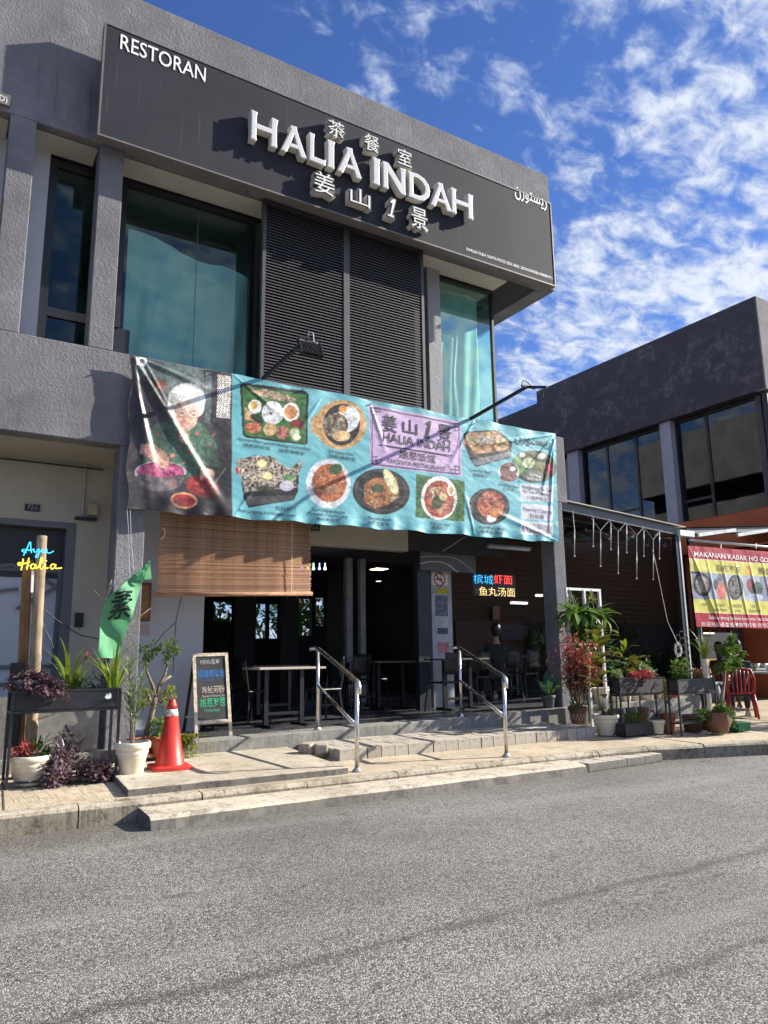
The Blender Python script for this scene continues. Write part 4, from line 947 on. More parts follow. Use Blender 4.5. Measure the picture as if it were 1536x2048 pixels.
bt('Pemborong Pie Tee', (1222, 790), (1410, 808), 24, bold=.003); bt('Pie Tee Wholesale', (1226, 818), (1402, 835), 24, bold=.003); bt('小金杯批发', (1248, 862), (1392, 876), 30)
bt('Katering | Catering', (1226, 938), (1416, 952), 24, bold=.003); bt('自由餐', (1268, 985), (1368, 992), 30)
bt('012-3217321', (1262, 1052), (1418, 1066), 28, bold=.003); bt('019-6680999', (1262, 1086), (1414, 1098), 28, bold=.003)
# grommet cords along the top and left edge
mb = MB()
for px, py in ((262, 709), (420, 740), (600, 773), (742, 799), (950, 838), (1112, 868)):
    a = at_y(px, py, BY); mb.lathe([(.012, -.004), (.022, 0), (.012, .004)], (a.x+.03, BY-.02, a.z-.05), 8)
mb.build('grommet', GALV, banner)
mb = MB(); a = at_y(254, 1015, BY); e = at_y(262, 1180, 8.7); mb.tube([a, (a.x+.02, BY-.06, a.z-.3), (e.x, 8.85, e.z+.3), e], .0025, 5); mb.build('tie_cord', WHITECABLE, banner)

# ---------------------------------------------------------------- lamp arms above the banner
def floodarm(base, tip, head, label):
    r = thing('lamp_arm', label, 'lamp', base)
    b, t = Vector(base), Vector(tip); mb = MB(); mb.bar(b, t, .04, .045); mb.build('arm', BLACKMETAL, r)
    d = (t-b).normalized()
    mb = MB(); mb.bar(t+Vector((-.1, 0, .0)), t+Vector((.16, -.02, 0)), .03, .03); mb.build('crossbar', BLACKMETAL, r)
    if head:
        c = t+Vector((.03, -.04, -.15)); hd = bpy.data.objects.new('lamp_head', None)
        mb = MB(); R = Matrix.Translation(c) @ Matrix.Rotation(math.radians(-24), 4, 'X')
        def bx(x0, x1, y0, y1, z0, z1): 
            k = MB(); k.box(x0, x1, y0, y1, z0, z1); mb.add([R @ Vector(v) for v in k.v], k.f)
        bx(-.15, .15, 0, .03, -.11, .11)
        for k in range(15): x = -.14+k*.02; bx(x-.003, x+.003, -.03, 0.001, -.105, .08)
        bx(-.155, -.147, -.035, .03, -.11, .14); bx(.147, .155, -.035, .03, -.11, .14)
        mb.build('lamp_head', BLACKMETAL, r)
        mb = MB(); k = MB(); k.box(-.13, .13, -.02, .028, .112, .128); mb.add([R @ Vector(v) for v in k.v], k.f); mb.build('lamp_top', plain('lamp_cream_top', (.5, .47, .4), .5), r)
        mb = MB(); mb.tube([t+Vector((.02, 0, .02)), t+Vector((.03, 0, .1)), t+Vector((.08, -.02, .08)), c+Vector((.05, 0, .1))], .008, 6); mb.build('cable', WHITECABLE, r)
    else:
        mb = MB(); mb.tube([t+Vector((-.1, 0, .02)), t+Vector((-.06, 0, .1)), t+Vector((.02, 0, .08)), t+Vector((.06, -.03, .02)), t+Vector((.24, -.06, .0)), t+Vector((.25, -.1, -.12)), t+Vector((.2, -.1, -.16))], .007, 6); mb.build('cable', CABLE, r)
        mb = MB(); mb.bar(t+Vector((0, .02, .005)), t+Vector((.12, -.3, -.08)), .035, .035); mb.build('bracket', BLACKMETAL, r)
floodarm((3.62, 8.96, 5.04), (3.84, 8.05, 5.32), True, 'black flood lamp on a bracket arm in front of the left louvre panel')
floodarm((7.14, 8.96, 5.04), (7.5, 8.02, 5.34), False, 'bare black lamp arm without a head at the right end of the banner')
# ---------------------------------------------------------------- plant helpers
def leaf_at(mb, p, d, L, W, droop=.25, fold=.25, up=None, m=0):
    d = Vector(d).normalized(); u = Vector(up) if up else Vector((0, 0, 1)); s = d.cross(u)
    if s.length < .05: s = d.cross(Vector((1, 0, 0)))
    s.normalize(); n = s.cross(d).normalized(); p = Vector(p)
    c = [p, p+d*L*.3-n*fold*W*.4, p+d*L*.68-n*(fold*W*.4+droop*L*.25), p+d*L-n*droop*L*.7]
    l1, r1, l2, r2 = c[1]+s*W*.5+n*fold*W*.5, c[1]-s*W*.5+n*fold*W*.5, c[2]+s*W*.42+n*fold*W*.4, c[2]-s*W*.42+n*fold*W*.4
    mb.add([c[0], c[1], c[2], c[3], l1, r1, l2, r2], [(0, 5, 1), (0, 1, 4), (1, 5, 7, 2), (4, 1, 2, 6), (2, 7, 3), (6, 2, 3)], m)
def rdir(r, zmin=-.3, zmax=1.0):
    z = r.uniform(zmin, zmax); a = r.uniform(0, 2*PI); q = math.sqrt(max(0, 1-min(1, z*z))); return Vector((q*math.cos(a), q*math.sin(a), z))
def bush(mb, c, rx, ry, rz, n, L, W, r, shell=.55, droop=.3, mats=1, zmin=-.4):
    """leaves spread through an ellipsoid in uneven sprigs"""
    c = Vector(c); k = 0
    while k < n:
        d = rdir(r, -1, 1); q = (shell+(1-shell)*r.random())*(.75+.5*mnoise.noise(d*2.2+c)); b = c+Vector((d.x*rx*q, d.y*ry*q, d.z*rz*q)); m = r.randrange(mats)
        for j in range(r.randint(3, 6)):
            o = d*.7+rdir(r, zmin, 1)*.9; leaf_at(mb, b+Vector((r.gauss(0, L*.3), r.gauss(0, L*.3), r.gauss(0, L*.3))), o, L*r.uniform(.6, 1.25), W*r.uniform(.7, 1.2), droop*r.uniform(.3, 1.8), m=m); k += 1
def strap_mesh(name, L, W, bend, mat, n=8, taper=.75, tip=.02):
    mb = MB(); vs = []; a = 0; x = z = 0
    for i in range(n+1):
        f = i/n; w = W*.5*(min(1, .45+f*2.2) if f < .25 else 1)*(1-max(0, f-.35)/.65*(1-tip))**taper
        vs += [(x, w, z+w*.45), (x, 0, z-w*.1), (x, -w, z+w*.45)]
        ang = bend*f**1.6; x += math.sin(ang)*L/n; z += math.cos(ang)*L/n
    fs = []
    for i in range(n): b = i*3; fs += [(b, b+1, b+4, b+3), (b+1, b+2, b+5, b+4)]
    mb.add(vs, fs); return mb.mesh(name, mat, True)
def oval_mesh(name, L, W, bend, mat, n=8, pet=.15):
    mb = MB(); vs = []; x = z = 0
    for i in range(n+1):
        f = i/n; g = (f-pet)/(1-pet); w = W*.5*max(.03, math.sin(PI*min(1, max(0, g))**.8))**.8 if g > 0 else W*.03
        vs += [(x, w, z+w*.25), (x, 0, z), (x, -w, z+w*.25)]
        ang = bend*f; x += math.sin(ang)*L/n; z += math.cos(ang)*L/n
    fs = []
    for i in range(n): b = i*3; fs += [(b, b+1, b+4, b+3), (b+1, b+2, b+5, b+4)]
    mb.add(vs, fs); return mb.mesh(name, mat, True)
def rosette(parent, meshes, c, n, tilt0, tilt1, r, s0=.7, s1=1.1, rad=.02, a0=0, a1=2*PI, zl=0.):
    for k in range(n):
        a = a0+(a1-a0)*(k+r.random()*.8)/n; t = r.uniform(tilt0, tilt1)
        inst('leaf', r.choice(meshes), parent, T(c[0]+rad*math.cos(a), c[1]+rad*math.sin(a), c[2]+zl*r.random()) @ RZ(a) @ RY(t) @ RZ(r.uniform(-.3, .3)) @ SC(r.uniform(s0, s1)))
POT = [(0, 0), (.66, 0), (.70, .02), (.88, .72), (.9, .74), (1.0, .76), (1.02, .82), (1.0, .97), (.97, 1.0), (.9, .98), (.88, .86)]
def pot(parent, c, R, H, mat, prof=POT, n=24, soil=True, name='pot', soilz=.86):
    mb = MB(); mb.lathe([(r*R, z*H) for r, z in prof], c, n); o = mb.build(name, mat, parent, smooth=True)
    o.data.shade_smooth()
    if soil:
        mb = MB(); mb.lathe([(0, soilz*H+.012), (R*.5, soilz*H+.008), (R*.885, soilz*H-.004)], c, 16); mb.build('soil', SOIL, parent, smooth=True)
    return o
STRAP = [strap_mesh('pandan_blade', .62, .038, b, LEAFPANDAN) for b in (.5, .9, 1.3)]
# ---------------------------------------------------------------- left of the terrace: planter stand and pots
ps = thing('planter_stand', 'tall black steel planter stand with a slate trough at the left edge', 'planter', (.8, 8.0, .19))
x0, x1, y0, y1 = .79, 1.79, 8.02, 8.36
zt_ = at_y(22, 1385, y0).z; zb_ = at_y(28, 1426, y0).z
fr = MB()
for x in (x0, x1-.025):
    for y in (y0, y1): fr.box(x, x+.025, y, y+.025, .19, zt_+.012)
for z in (.24, zb_, zt_):
    for y in (y0, y1): fr.box(x0+.025, x1-.025, y+.002, y+.023, z-.012, z+.01)
    for x in (x0, x1-.025): fr.box(x+.002, x+.023, y0+.025, y1, z-.011, z+.009)
fr.build('frame', BLACKMETAL, ps)
mb = MB(); mb.box(x0+.03, x1-.03, y0+.006, y1+.018, zb_+.012, zt_-.008); mb.build('trough', TROUGH, ps, bevel=.006)
mb = MB(); mb.box(x0+.05, x1-.05, y0+.03, y1, zt_-.007, zt_+.012); mb.build('soil', SOIL, ps)
mb = MB(); c = at_y(216, 1393, y0); mb.prism([(c.x-.03, c.z-.01), (c.x-.01, c.z+.03), (c.x, c.z+.01), (c.x+.015, c.z+.035), (c.x+.035, c.z+.02), (c.x+.03, c.z-.02), (c.x, c.z-.03)], y0+.003, y0+.0055); mb.build('torn_sticker', WHITEPAINT, ps)
r = random.Random(7)
for k, (px, lab) in enumerate(((140, 'upright yellow-green strap-leaf plant at the middle of the left planter trough'), (226, 'upright yellow-green strap-leaf plant at the right end of the left planter trough'))):
    c = at_y(px, 1378, 8.2); t = thing('strap_leaf_plant', lab, 'plant', (c.x, 8.2, zt_), 'strap-leaf plants in the left trough')
    rosette(t, STRAP, (c.x, 8.2, zt_-.02), 15, .05, .5, r, .55, 1.0, .03); rosette(t, STRAP, (c.x+.03, 8.22, zt_-.02), 8, .2, .8, r, .5, .8, .02)
# filler greenery in the trough
f = MB(); bush(f, (1.5, 8.18, zt_+.05), .28, .13, .1, 240, .06, .022, r); f.tube([(1.42, 8.2, zt_), (1.44, 8.19, zt_+.2), (1.46, 8.2, zt_+.33)], .004, 5)
f = f.build('foliage', LEAFDK, None); tag(f, 'low dark green plants between the strap leaves in the left trough', 'plant')
f = MB(); bush(f, (1.46, 8.2, zt_+.35), .05, .05, .05, 26, .03, .02, r); f = f.build('pink_flower', LEAFPINK, None); tag(f, 'small pink flower cluster above the left trough', 'flower')
def trailing(name, label, c, n, length, spread, mat, r, leafL=.06, leafW=.02, out=(0, -1, 0), up=.06, group=None, potmat=None, pr=None):
    t = thing(name, label, 'plant', c, group); c = Vector(c); mb = MB()
    for k in range(n):
        a = r.uniform(0, 2*PI); p = c+Vector((r.uniform(-spread, spread), r.uniform(-.08, .08), 0)); v = Vector((math.cos(a)*.5, math.sin(a)*.4, .8))+Vector(out)*.4; L = length*r.uniform(.4, 1.1); st = 9
        for i in range(st):
            p = p+v.normalized()*L/st; v += Vector((r.gauss(0, .15), r.gauss(0, .15), -.32))
            for s in (0, 1):
                d = v.normalized()*.5+rdir(r, -.2, .8)*.9; leaf_at(mb, p, d, leafL*r.uniform(.7, 1.3), leafW*r.uniform(.8, 1.2), .3)
    if potmat: pot(t, (c.x, c.y, c.z-pr[1]), pr[0], pr[1], potmat)
    mb.build('foliage', mat, t, kind='stuff'); return t
c = at_y(55, 1385, 8.15)
trailing('purple_trailing_plant', 'purple trailing plant in a grey pot at the left end of the tall planter', (c.x+.02, 8.15, zt_+.11), 26, .3, .12, LEAFPURPLE, r, .085, .028, potmat=GREYPOT, pr=(.17, .13))
c = at_y(92, 1390, 8.05)
trailing('purple_trailing_plant', 'purple and silver trailing plant spilling over the front of the left trough', (c.x, 8.03, zt_+.04), 12, .34, .07, LEAFPURPLE, r, .09, .03)
c = at_z(50, 1568, .2)
t = thing('potted_succulents', 'ribbed cream pot of mixed succulents at the lower left corner', 'potted plant', (c.x+.02, 8.12, .2))
RIB = [(0, 0), (.62, 0), (.66, .03), (.80, .5), (.83, .52), (.82, .58), (.88, .62), (.90, .7), (.88, .74), (.98, .80), (1.02, .84), (1.02, .96), (.98, 1), (.9, .98), (.88, .86)]
pot(t, (c.x+.02, 8.15, .2), .185, .27, WHITEPOT, RIB)
mb = MB(); bush(mb, (c.x-.04, 8.13, .5), .12, .1, .07, 130, .07, .028, r); mb.build('foliage', LEAFRED, t, kind='stuff', label='reddish succulent leaves')
mb = MB(); bush(mb, (c.x+.1, 8.15, .52), .12, .1, .08, 130, .09, .02, r); mb.build('foliage', LEAFDK, t, kind='stuff')
c = at_z(135, 1560, .2)
t = thing('purple_ground_plant', 'wide mass of purple and silver foliage under the left planter stand', 'plant', (c.x, 8.1, .2))
mb = MB(); bush(mb, (1.30, 8.12, .36), .26, .2, .22, 620, .085, .028, r, .3); bush(mb, (1.62, 8.0, .28), .22, .18, .12, 380, .08, .028, r, .3); bush(mb, (1.2, 7.93, .26), .12, .12, .09, 160, .09, .03, r, .3); bush(mb, (1.34, 8.2, .6), .12, .1, .1, 90, .07, .02, r, .3)
mb.build('foliage', LEAFPURPLE, t, kind='stuff')
mb = MB()
for k in range(22): a = r.uniform(0, 6.3); mb.tube([(1.4, 8.15, .2), (1.4+.15*math.cos(a), 8.12+.1*math.sin(a), .32), (1.4+.3*math.cos(a), 8.12+.15*math.sin(a), .4)], .005, 5)
mb.build('stems', LEAFPURPLE, t, kind='stuff')
# oleander-like plant in a cream pot
c = at_z(262, 1549, .23)
t = thing('potted_oleander', 'slender narrow-leaved plant in a ribbed cream pot left of the cone', 'potted plant', (c.x, c.y, .23)); pot(t, (c.x, c.y, .235), .175, .31, WHITEPOT, RIB)
OLE = [strap_mesh('narrow_leaf', .15, .02, b, LEAFVAR, 5) for b in (.4, .9)]
for k in range(3):
    dx, dy = r.uniform(-.06, .02), r.uniform(-.05, .05); H = (.92, .75, .6)[k]; tx = (-.06, .05, -.02)[k]
    mb = MB(); mb.tube([(c.x+dx, c.y+dy, .5), (c.x+dx+tx*.4, c.y+dy, .5+H*.5), (c.x+dx+tx, c.y, .5+H*.9)], [.009, .007, .004], 6); mb.build('stem', BARK, t)
    for q in range(9): f_ = .4+.6*q/8; rosette(t, OLE, (c.x+dx+tx*f_, c.y+dy*(1-f_), .5+H*f_*.9), 6, .3, 1.3, r, .6, 1.1, .006)
# bonsai with a ring of foliage
c = at_y(285, 1492, 8.75); bz = pz(2.2)
t = thing('trained_bonsai', 'small bonsai tree with a crooked trunk in a ribbed clay pot by the pillar', 'potted plant', (c.x, 8.85, .3))
mb = MB(); mb.lathe([(0, 0), (.17, 0), (.18, .03), (.15, .04)], (c.x, 8.8, .30), 20); mb.build('saucer', TERRA, t)
pot(t, (c.x, 8.8, .335), .16, .16, TERRA)
def apt(px, py, y=8.8): return at_y(px, py, y)
mb = MB(); mb.tube([apt(292, 1470), apt(300, 1445), apt(306, 1415), apt(312, 1395)], [.036, .034, .03, .026], 8)
for path in ([(312, 1395), (318, 1372), (330, 1350), (336, 1322), (340, 1300)], [(312, 1395), (305, 1370), (294, 1345), (292, 1318), (300, 1298)], [(306, 1412), (296, 1392), (290, 1375)], [(318, 1372), (326, 1362), (342, 1352)], [(312, 1395), (322, 1405), (334, 1395)]):
    mb.tube([apt(*q) for q in path], [.02-.003*i for i in range(len(path))], 6)
mb.build('trunk', BARK, t, smooth=True)
mb = MB()
for px, py, R in ((297, 1300, .09), (292, 1322, .08), (310, 1294, .08), (328, 1300, .09), (342, 1288, .09), (350, 1304, .07), (336, 1318, .06), (304, 1310, .07)):
    bush(mb, apt(px, py), R*1.2, R*1.2, R, 60, .045, .026, r)
mb.build('foliage', LEAF, t, kind='stuff')
mb = MB()
for px, py, R in ((288, 1392, .08), (296, 1378, .07), (284, 1405, .06), (330, 1392, .07), (342, 1386, .05), (326, 1402, .06)): bush(mb, apt(px, py), R*1.2, R, R, 50, .06, .018, r)
mb.build('foliage', LEAFYL, t, kind='stuff', label='yellowing leaves on the lower branches')
c = at_y(318, 1490, 8.75)
t = thing('red_plastic_planter', 'small leafy plant in an orange-red plastic pot behind the traffic cone', 'potted plant', (c.x, 8.75, .3)); pot(t, (c.x+.02, 8.72, .3), .15, .2, ORANGEPOT)
mb = MB(); bush(mb, (c.x+.0, 8.72, .6), .13, .11, .11, 120, .09, .03, r); mb.build('foliage', LEAF, t, kind='stuff')
c = at_y(380, 1462, 8.78)
t = thing('yellow_trailing_plant', 'yellow-green plant trailing over the terrace edge right of the cone', 'plant', (c.x, 8.88, pz(2.7)))
mb = MB()
for k in range(46):
    p = Vector((c.x+r.uniform(-.13, .13), 8.86+r.uniform(-.05, .08), pz(2.7)+.05)); v = Vector((r.gauss(0, .2), -.45, .5)); L = r.uniform(.15, .5)
    for i in range(9):
        p = p+v.normalized()*L/9; v += Vector((r.gauss(0, .1), r.gauss(0, .06), -.35))
        if p.y > 8.9 and p.z < pz(2.7): p.y = 8.9
        for s in (0, 1): leaf_at(mb, p, v.normalized()*.3+rdir(r), .035, .018, .2)
mb.build('foliage', LEAFYL, t, kind='stuff')
pot(t, (c.x, 8.98, pz(2.7)), .13, .1, TERRADK)
# traffic cone
c = at_z(339, 1538, .243)
t = thing('traffic_cone', 'red traffic cone with a worn white band, wrinkled rubber base', 'traffic cone', (c.x, c.y, .243)); H = .70
mb = MB(); hw = .205; base = []
for k in range(24):
    a = 2*PI*k/24; q = 1/max(abs(math.cos(a)), abs(math.sin(a)))**.75; base.append((hw*q*math.cos(a)*.98, hw*q*math.sin(a)*.98, a))
vs = []; 
for zz, sc in ((.0, 1.0), (.03, 1.0), (.042, .95), (.046, .72)):
    for x, y, a in base:
        w = mnoise.noise(Vector((math.cos(a)*2, math.sin(a)*2, 1)))*.018; vs.append((c.x+x*sc, c.y+y*sc, .246+max(0, zz+(w if zz > 0 and sc > .8 else 0))))
n = 24; fs = [(i*n+j, i*n+(j+1) % n, (i+1)*n+(j+1) % n, (i+1)*n+j) for i in range(3) for j in range(n)]+[tuple(range(3*n, 4*n))]
mb.add(vs, fs); mb.build('base', CONERED, t, smooth=False)
def cr(z): return .148-.106*(z/.70)
mb = MB(); mb.lathe([(cr(.04)+.02, .04), (cr(.06)+.012, .05), (cr(.13)+.008, .13), (cr(.14), .14), (cr(.53), .53)], (c.x, c.y, .243), 28); mb.lathe([(cr(.60), .60), (cr(.655), .655), (cr(.66)-.006, .66), (.036, .68), (.032, .70), (.02, .705)], (c.x, c.y, .243), 28); mb.build('cone_body', CONERED, t, smooth=True)
WORN = NB('worn_white_red_band'); _f = WORN.ramp(WORN.noise(14, 5, .7), .56, .6)
WORN = WORN.done(WORN.bsdf(WORN.mix(_f, (.66, .66, .64), (.50, .05, .03)), .5))
mb = MB(); mb.lathe([(cr(.53)+.001, .53), (cr(.60)+.001, .60)], (c.x, c.y, .243), 28); mb.build('white_band', WORN, t, smooth=True)
# A-frame chalkboard
def chalk(name, col):
    b = NB(name); return b.done(b.bsdf(b.mix(b.ramp(b.noise(120, 3, .7), .52, .62), col, tuple(x*.25 for x in col)), .9))
CH = dict(w=chalk('white_chalk', (.62, .6, .6)), b=chalk('blue_chalk', (.05, .28, .75)), c=chalk('cream_chalk', (.7, .62, .48)), g=chalk('green_chalk', (.08, .62, .28)))
BOARD = plain('blackboard', (.045, .048, .05), .75, .3, 5)
bot_l, bot_r = at_z(390, 1476, pz(2.9)), at_z(465, 1471, pz(3.3)); 
t = thing('chalkboard_sign', 'wooden A-frame chalkboard menu with blue, cream and green writing on the terrace', 'sign', bot_l)
ex = (bot_r-bot_l); W = ex.length; ex.normalize(); top_c = at_y(407, 1306, 9.42); mid = (bot_l+bot_r)/2
H = math.sqrt((top_c.z-mid.z)**2+.44**2); ez = Vector((0, .44, top_c.z-mid.z)); ez = (ez-ex*ez.dot(ex)).normalized(); ey = ez.cross(ex)   # ey points into the board
def BW(x, y, z): return bot_l+ex*x+ey*y+ez*z
def bbox_(mb, x0, x1, y0, y1, z0, z1):
    k = MB(); k.box(x0, x1, y0, y1, z0, z1); mb.add([BW(*v) for v in k.v], k.f)
for nm, a in (('leg', (0, .04, 0, .025, 0, H)), ('leg', (W-.04, W, 0, .025, 0, H)), ('top_rail', (.04, W-.04, .001, .024, H-.045, H)), ('bottom_rail', (.04, W-.04, .001, .024, .17, .215))):
    mb = MB(); bbox_(mb, *a); mb.build(nm, WOODPALE, t)
mb = MB(); bbox_(mb, .04, W-.04, .01, .018, .215, H-.045); mb.build('board', BOARD, t)
hx = BW(0, .03, H); bk = Vector((0, .5, 0))
for x in (.01, W-.05):
    mb = MB(); a = BW(x+.02, .03, H-.02); b = Vector((a.x+.02, mid.y+.9, pz(3)+.01)); mb.bar(a, b, .035, .022); mb.build('back_leg', WOODBROWN, t)
mb = MB(); a = BW(.03, .03, H-.02).lerp(Vector((BW(.03, .03, H).x, mid.y+.9, pz(3))), .8); mb.bar(a, a+ex*(W-.08), .03, .02); mb.build('back_rail', WOODPALE, t)
def ctext(s, x0, x1, z, h, mat, sh=.0, wig=.0):
    v, f = text2d(s, 1.0, offset=.0, res=2); mn, mx = v.min(0), v.max(0); kx = (x1-x0)/(mx[0]-mn[0]); kz = h/(mx[1]-mn[1])
    pts = []
    for p in v:
        x = x0+(p[0]-mn[0])*kx; zz = z+(p[1]-mn[1])*kz; zz += sh*(x-x0)+wig*mnoise.noise(Vector((x*30, zz*20, 1))); x += wig*.7*mnoise.noise(Vector((x*25, zz*25, 5))); pts.append(BW(x, .008, zz))
    mb = MB(); mb.add(pts, f); mb.build('chalk_writing', mat, t)
hb = H-.26
ctext('MENU菜单', .10, W-.12, H-.155, .07, CH['w'], 0, .008); ctext('招牌椰浆饭', .06, W-.055, H-.345, .11, CH['b'], .02, .012); ctext('Nasi Lemak Special', .1, .26, H-.385, .022, CH['b'], 0, .004)
ctext('鸡丝河粉', .1, W-.07, H-.55, .095, CH['c'], .02, .012); ctext('Shredded Chicken Ho Fun', .11, W-.07, H-.60, .03, CH['c'], 0, .006)
ctext('娘惹罗惹', .08, W-.06, .385, .12, CH['g'], .02, .012); ctext('Nyonya Rojak', .13, W-.14, .32, .045, CH['g'], -.03, .008)
# handrails
for (lx, ly, ux, uy, lab) in ((4.04, 7.17, 4.52, 9.06, 'stainless steel handrail nearer the chalkboard, left of the brick step'), (6.05, 7.13, 6.86, 9.06, 'stainless steel handrail at the middle of the brick step, the farther of two')):
    t = thing('handrail', lab, 'handrail', (lx, ly, .18), 'handrails of the terrace steps'); l0 = Vector((lx, ly, .175)); u0 = Vector((ux, uy, pz(ux))); lt, ut = Vector((lx, ly, 1.085)), Vector((ux, uy, 1.455))
    for p, q in ((l0, lt), (u0, ut)):
        mb = MB(); mb.tube([p, q], .024, 14); mb.build('post', STEEL, t, smooth=True)
        mb = MB(); mb.lathe([(.05, 0), (.052, .012), (.028, .03), (.026, .04)], p, 16); mb.build('flange', STEEL, t, smooth=True)
    d = (lt-ut).normalized(); e = lt+d*.06
    mb = MB(); mb.tube([ut+Vector((-.1, .05, .012)), ut+Vector((-.03, .02, .018)), ut+d*.05+Vector((0, 0, .015)), lt+Vector((0, 0, .018)), e+Vector((0, 0, .01)), e+d*.035+Vector((0, 0, -.03)), e+d*.03+Vector((0, 0, -.10))], .027, 14); mb.build('top_rail', STEEL, t, smooth=True)
    mb = MB(); mb.tube([ut-Vector((0, 0, .46)), lt-Vector((0, 0, .46))], .019, 12); mb.build('mid_rail', STEEL, t, smooth=True)
# bamboo posts, neon, flag
def bamboo(name, label, a, b, r0, mat, nodes, half=False):
    a, b = Vector(a), Vector(b); pts = []; rr = []
    for k in range(61):
        f = k/60; pts.append(a.lerp(b, f)); q = r0*(1-.12*f)
        for nd in nodes:
            if abs(f-nd) < .012: q *= 1.09
        rr.append(q)
    mb = MB(); mb.tube(pts, rr, 16); o = mb.build(name, mat, None, smooth=True); return tag(o, label, 'bamboo post', 'bamboo posts beside the planter')
a, b = at_y(62, 1500, 8.6), at_y(84, 1072, 8.6)
bamboo('bamboo_post', 'thick pale bamboo post behind the neon lettering', (a.x, 8.6, .2), b, .058, BAMBOO, (.2, .48, .62, .86))
a, b = at_y(38, 1500, 8.68), at_y(56, 1120, 8.68)
mb = MB(); mb.bar((a.x, 8.68, .2), b, .1, .035); o = mb.build('bamboo_plank', BAMBOO2, None, bevel=.012); tag(o, 'brown split bamboo plank left of the thick bamboo post', 'bamboo post', 'bamboo posts beside the planter')
mb = MB(); c = at_y(34, 1345, 8.62); mb.box(c.x-.06, c.x+.065, 8.625, 8.72, .5, c.z+.1); o = mb.build('black_wrap', BLACKPLASTIC, None, bevel=.01); tag(o, 'black box wrapped round the foot of the brown bamboo plank', 'box')
def Z5(x, y): return x*.26042, 880+y*.26042
def neon_stroke(paths, mat, name, parent, y, rad, z=Z5):
    for path in paths:
        P_ = [at_y(*z(*q), y) for q in path]; out = []
        for i in range(len(P_)-1):          # smooth the handwriting
            p0, p1, p2, p3 = P_[max(i-1, 0)], P_[i], P_[i+1], P_[min(i+2, len(P_)-1)]
            for k in range(5):
                t_ = k/5; out.append(.5*((2*p1)+(-p0+p2)*t_+(2*p0-5*p1+4*p2-p3)*t_*t_+(-p0+3*p1-3*p2+p3)*t_**3))
        out.append(P_[-1]); mb = MB(); mb.tube(out, rad, 6); mb.build(name, mat, parent, smooth=True)
NEON_B = m_emit('blue_neon', (.05, .50, 1.0), 1.1); NEON_Y = m_emit('yellow_neon', (1.0, .78, .08), 1.0); NEON_R = m_emit('red_neon', (1.0, .06, .05), 1.6); NEON_W = m_emit('warm_neon', (1.0, .72, .28), 1.1)
c = at_y(80, 1110, 8.48)
t = thing('neon_sign', 'blue and yellow neon script reading Ayu Halia on the bamboo posts', 'neon sign', (c.x, 8.48, c.z))
neon_stroke([[(180, 888), (205, 838), (232, 782), (237, 830), (242, 868)], [(205, 862), (178, 858), (170, 845), (190, 842), (235, 846), (262, 838)], [(262, 836), (262, 856), (278, 860), (298, 836), (298, 870), (288, 897), (274, 900), (282, 878), (318, 852)], [(318, 852), (324, 836), (322, 860), (342, 862), (360, 838), (360, 860), (382, 868), (412, 852)]], NEON_B, 'blue_tube', t, 8.48, .006)
neon_stroke([[(162, 1000), (172, 955), (178, 912)], [(160, 962), (140, 958), (145, 942), (180, 950), (228, 936)], [(222, 905), (214, 950), (206, 995)], [(266, 955), (244, 956), (236, 978), (250, 990), (268, 975), (274, 955), (274, 985), (294, 976)], [(294, 976), (325, 925), (318, 903), (308, 950), (312, 988), (334, 984)], [(334, 984), (348, 955), (346, 984), (372, 982)], [(420, 955), (398, 956), (388, 978), (402, 990), (420, 976), (428, 955), (428, 985), (475, 982)]], NEON_Y, 'yellow_tube', t, 8.48, .007)
mb = MB(); p = at_y(*Z5(356, 928), 8.48); mb.lathe([(0, -.008), (.009, 0), (0, .008)], p, 8); mb.build('dot', NEON_Y, t)
mb = MB()
for q, w in (((205, 880), (255, 830)), ((175, 990), (250, 950)), ((330, 900), (330, 850)), ((420, 990), (300, 950))):
    a = at_y(*Z5(*q), 8.49); b = at_y(*Z5(*w), 8.56); mb.tube([a, b], .003, 4)
mb.build('clip', BLACKMETAL, t)
mb = MB(); mb.bar(at_y(*Z5(252, 1005), 8.52), at_y(*Z5(245, 1170), 8.52), .025, .02); o = mb.build('transformer', WHITEPAINT, t)
# green flag with a brushed character
FLAGM = NB('green_flag_cloth'); _n = FLAGM.noise(6, 4, .6); _c = FLAGM.mix(FLAGM.ramp(_n, .3, .7), (.13, .44, .21), (.20, .56, .29)); _p = FLAGM.bsdf(_c, .6, 0, FLAGM.bump(FLAGM.noise(12, 3, .5), .2, .02), .3)
_t = FLAGM.n('ShaderNodeBsdfTranslucent'); FLAGM.L.new(_c, _t.inputs[0]); _m = FLAGM.n('ShaderNodeMixShader'); _m.inputs[0].default_value = .45; FLAGM.L.new(_p, _m.inputs[1]); FLAGM.L.new(_t.outputs[0], _m.inputs[2]); FLAGM = FLAGM.done(_m.outputs[0])
left = [(812, 1225), (795, 1300), (775, 1400), (760, 1520), (735, 1672)]; rightp = [(1152, 925), (1112, 1060), (1050, 1240), (985, 1420), (918, 1678)]
def lerp_path(ps, t):
    f = t*(len(ps)-1); i = min(int(f), len(ps)-2); k = f-i; return (ps[i][0]+(ps[i+1][0]-ps[i][0])*k, ps[i][1]+(ps[i+1][1]-ps[i][1])*k)
def flag_y(x, z): return 8.5+.05*math.sin(x*13+z*6)+.03*mnoise.noise(Vector((x*7, z*5, 2)))
t = thing('green_flag', 'green cloth flag with a black brushed character tied beside the left pillar', 'flag', at_y(*Z5(812, 1225), 8.5))
mb = MB(); vs = []; NS, NT = 22, 30
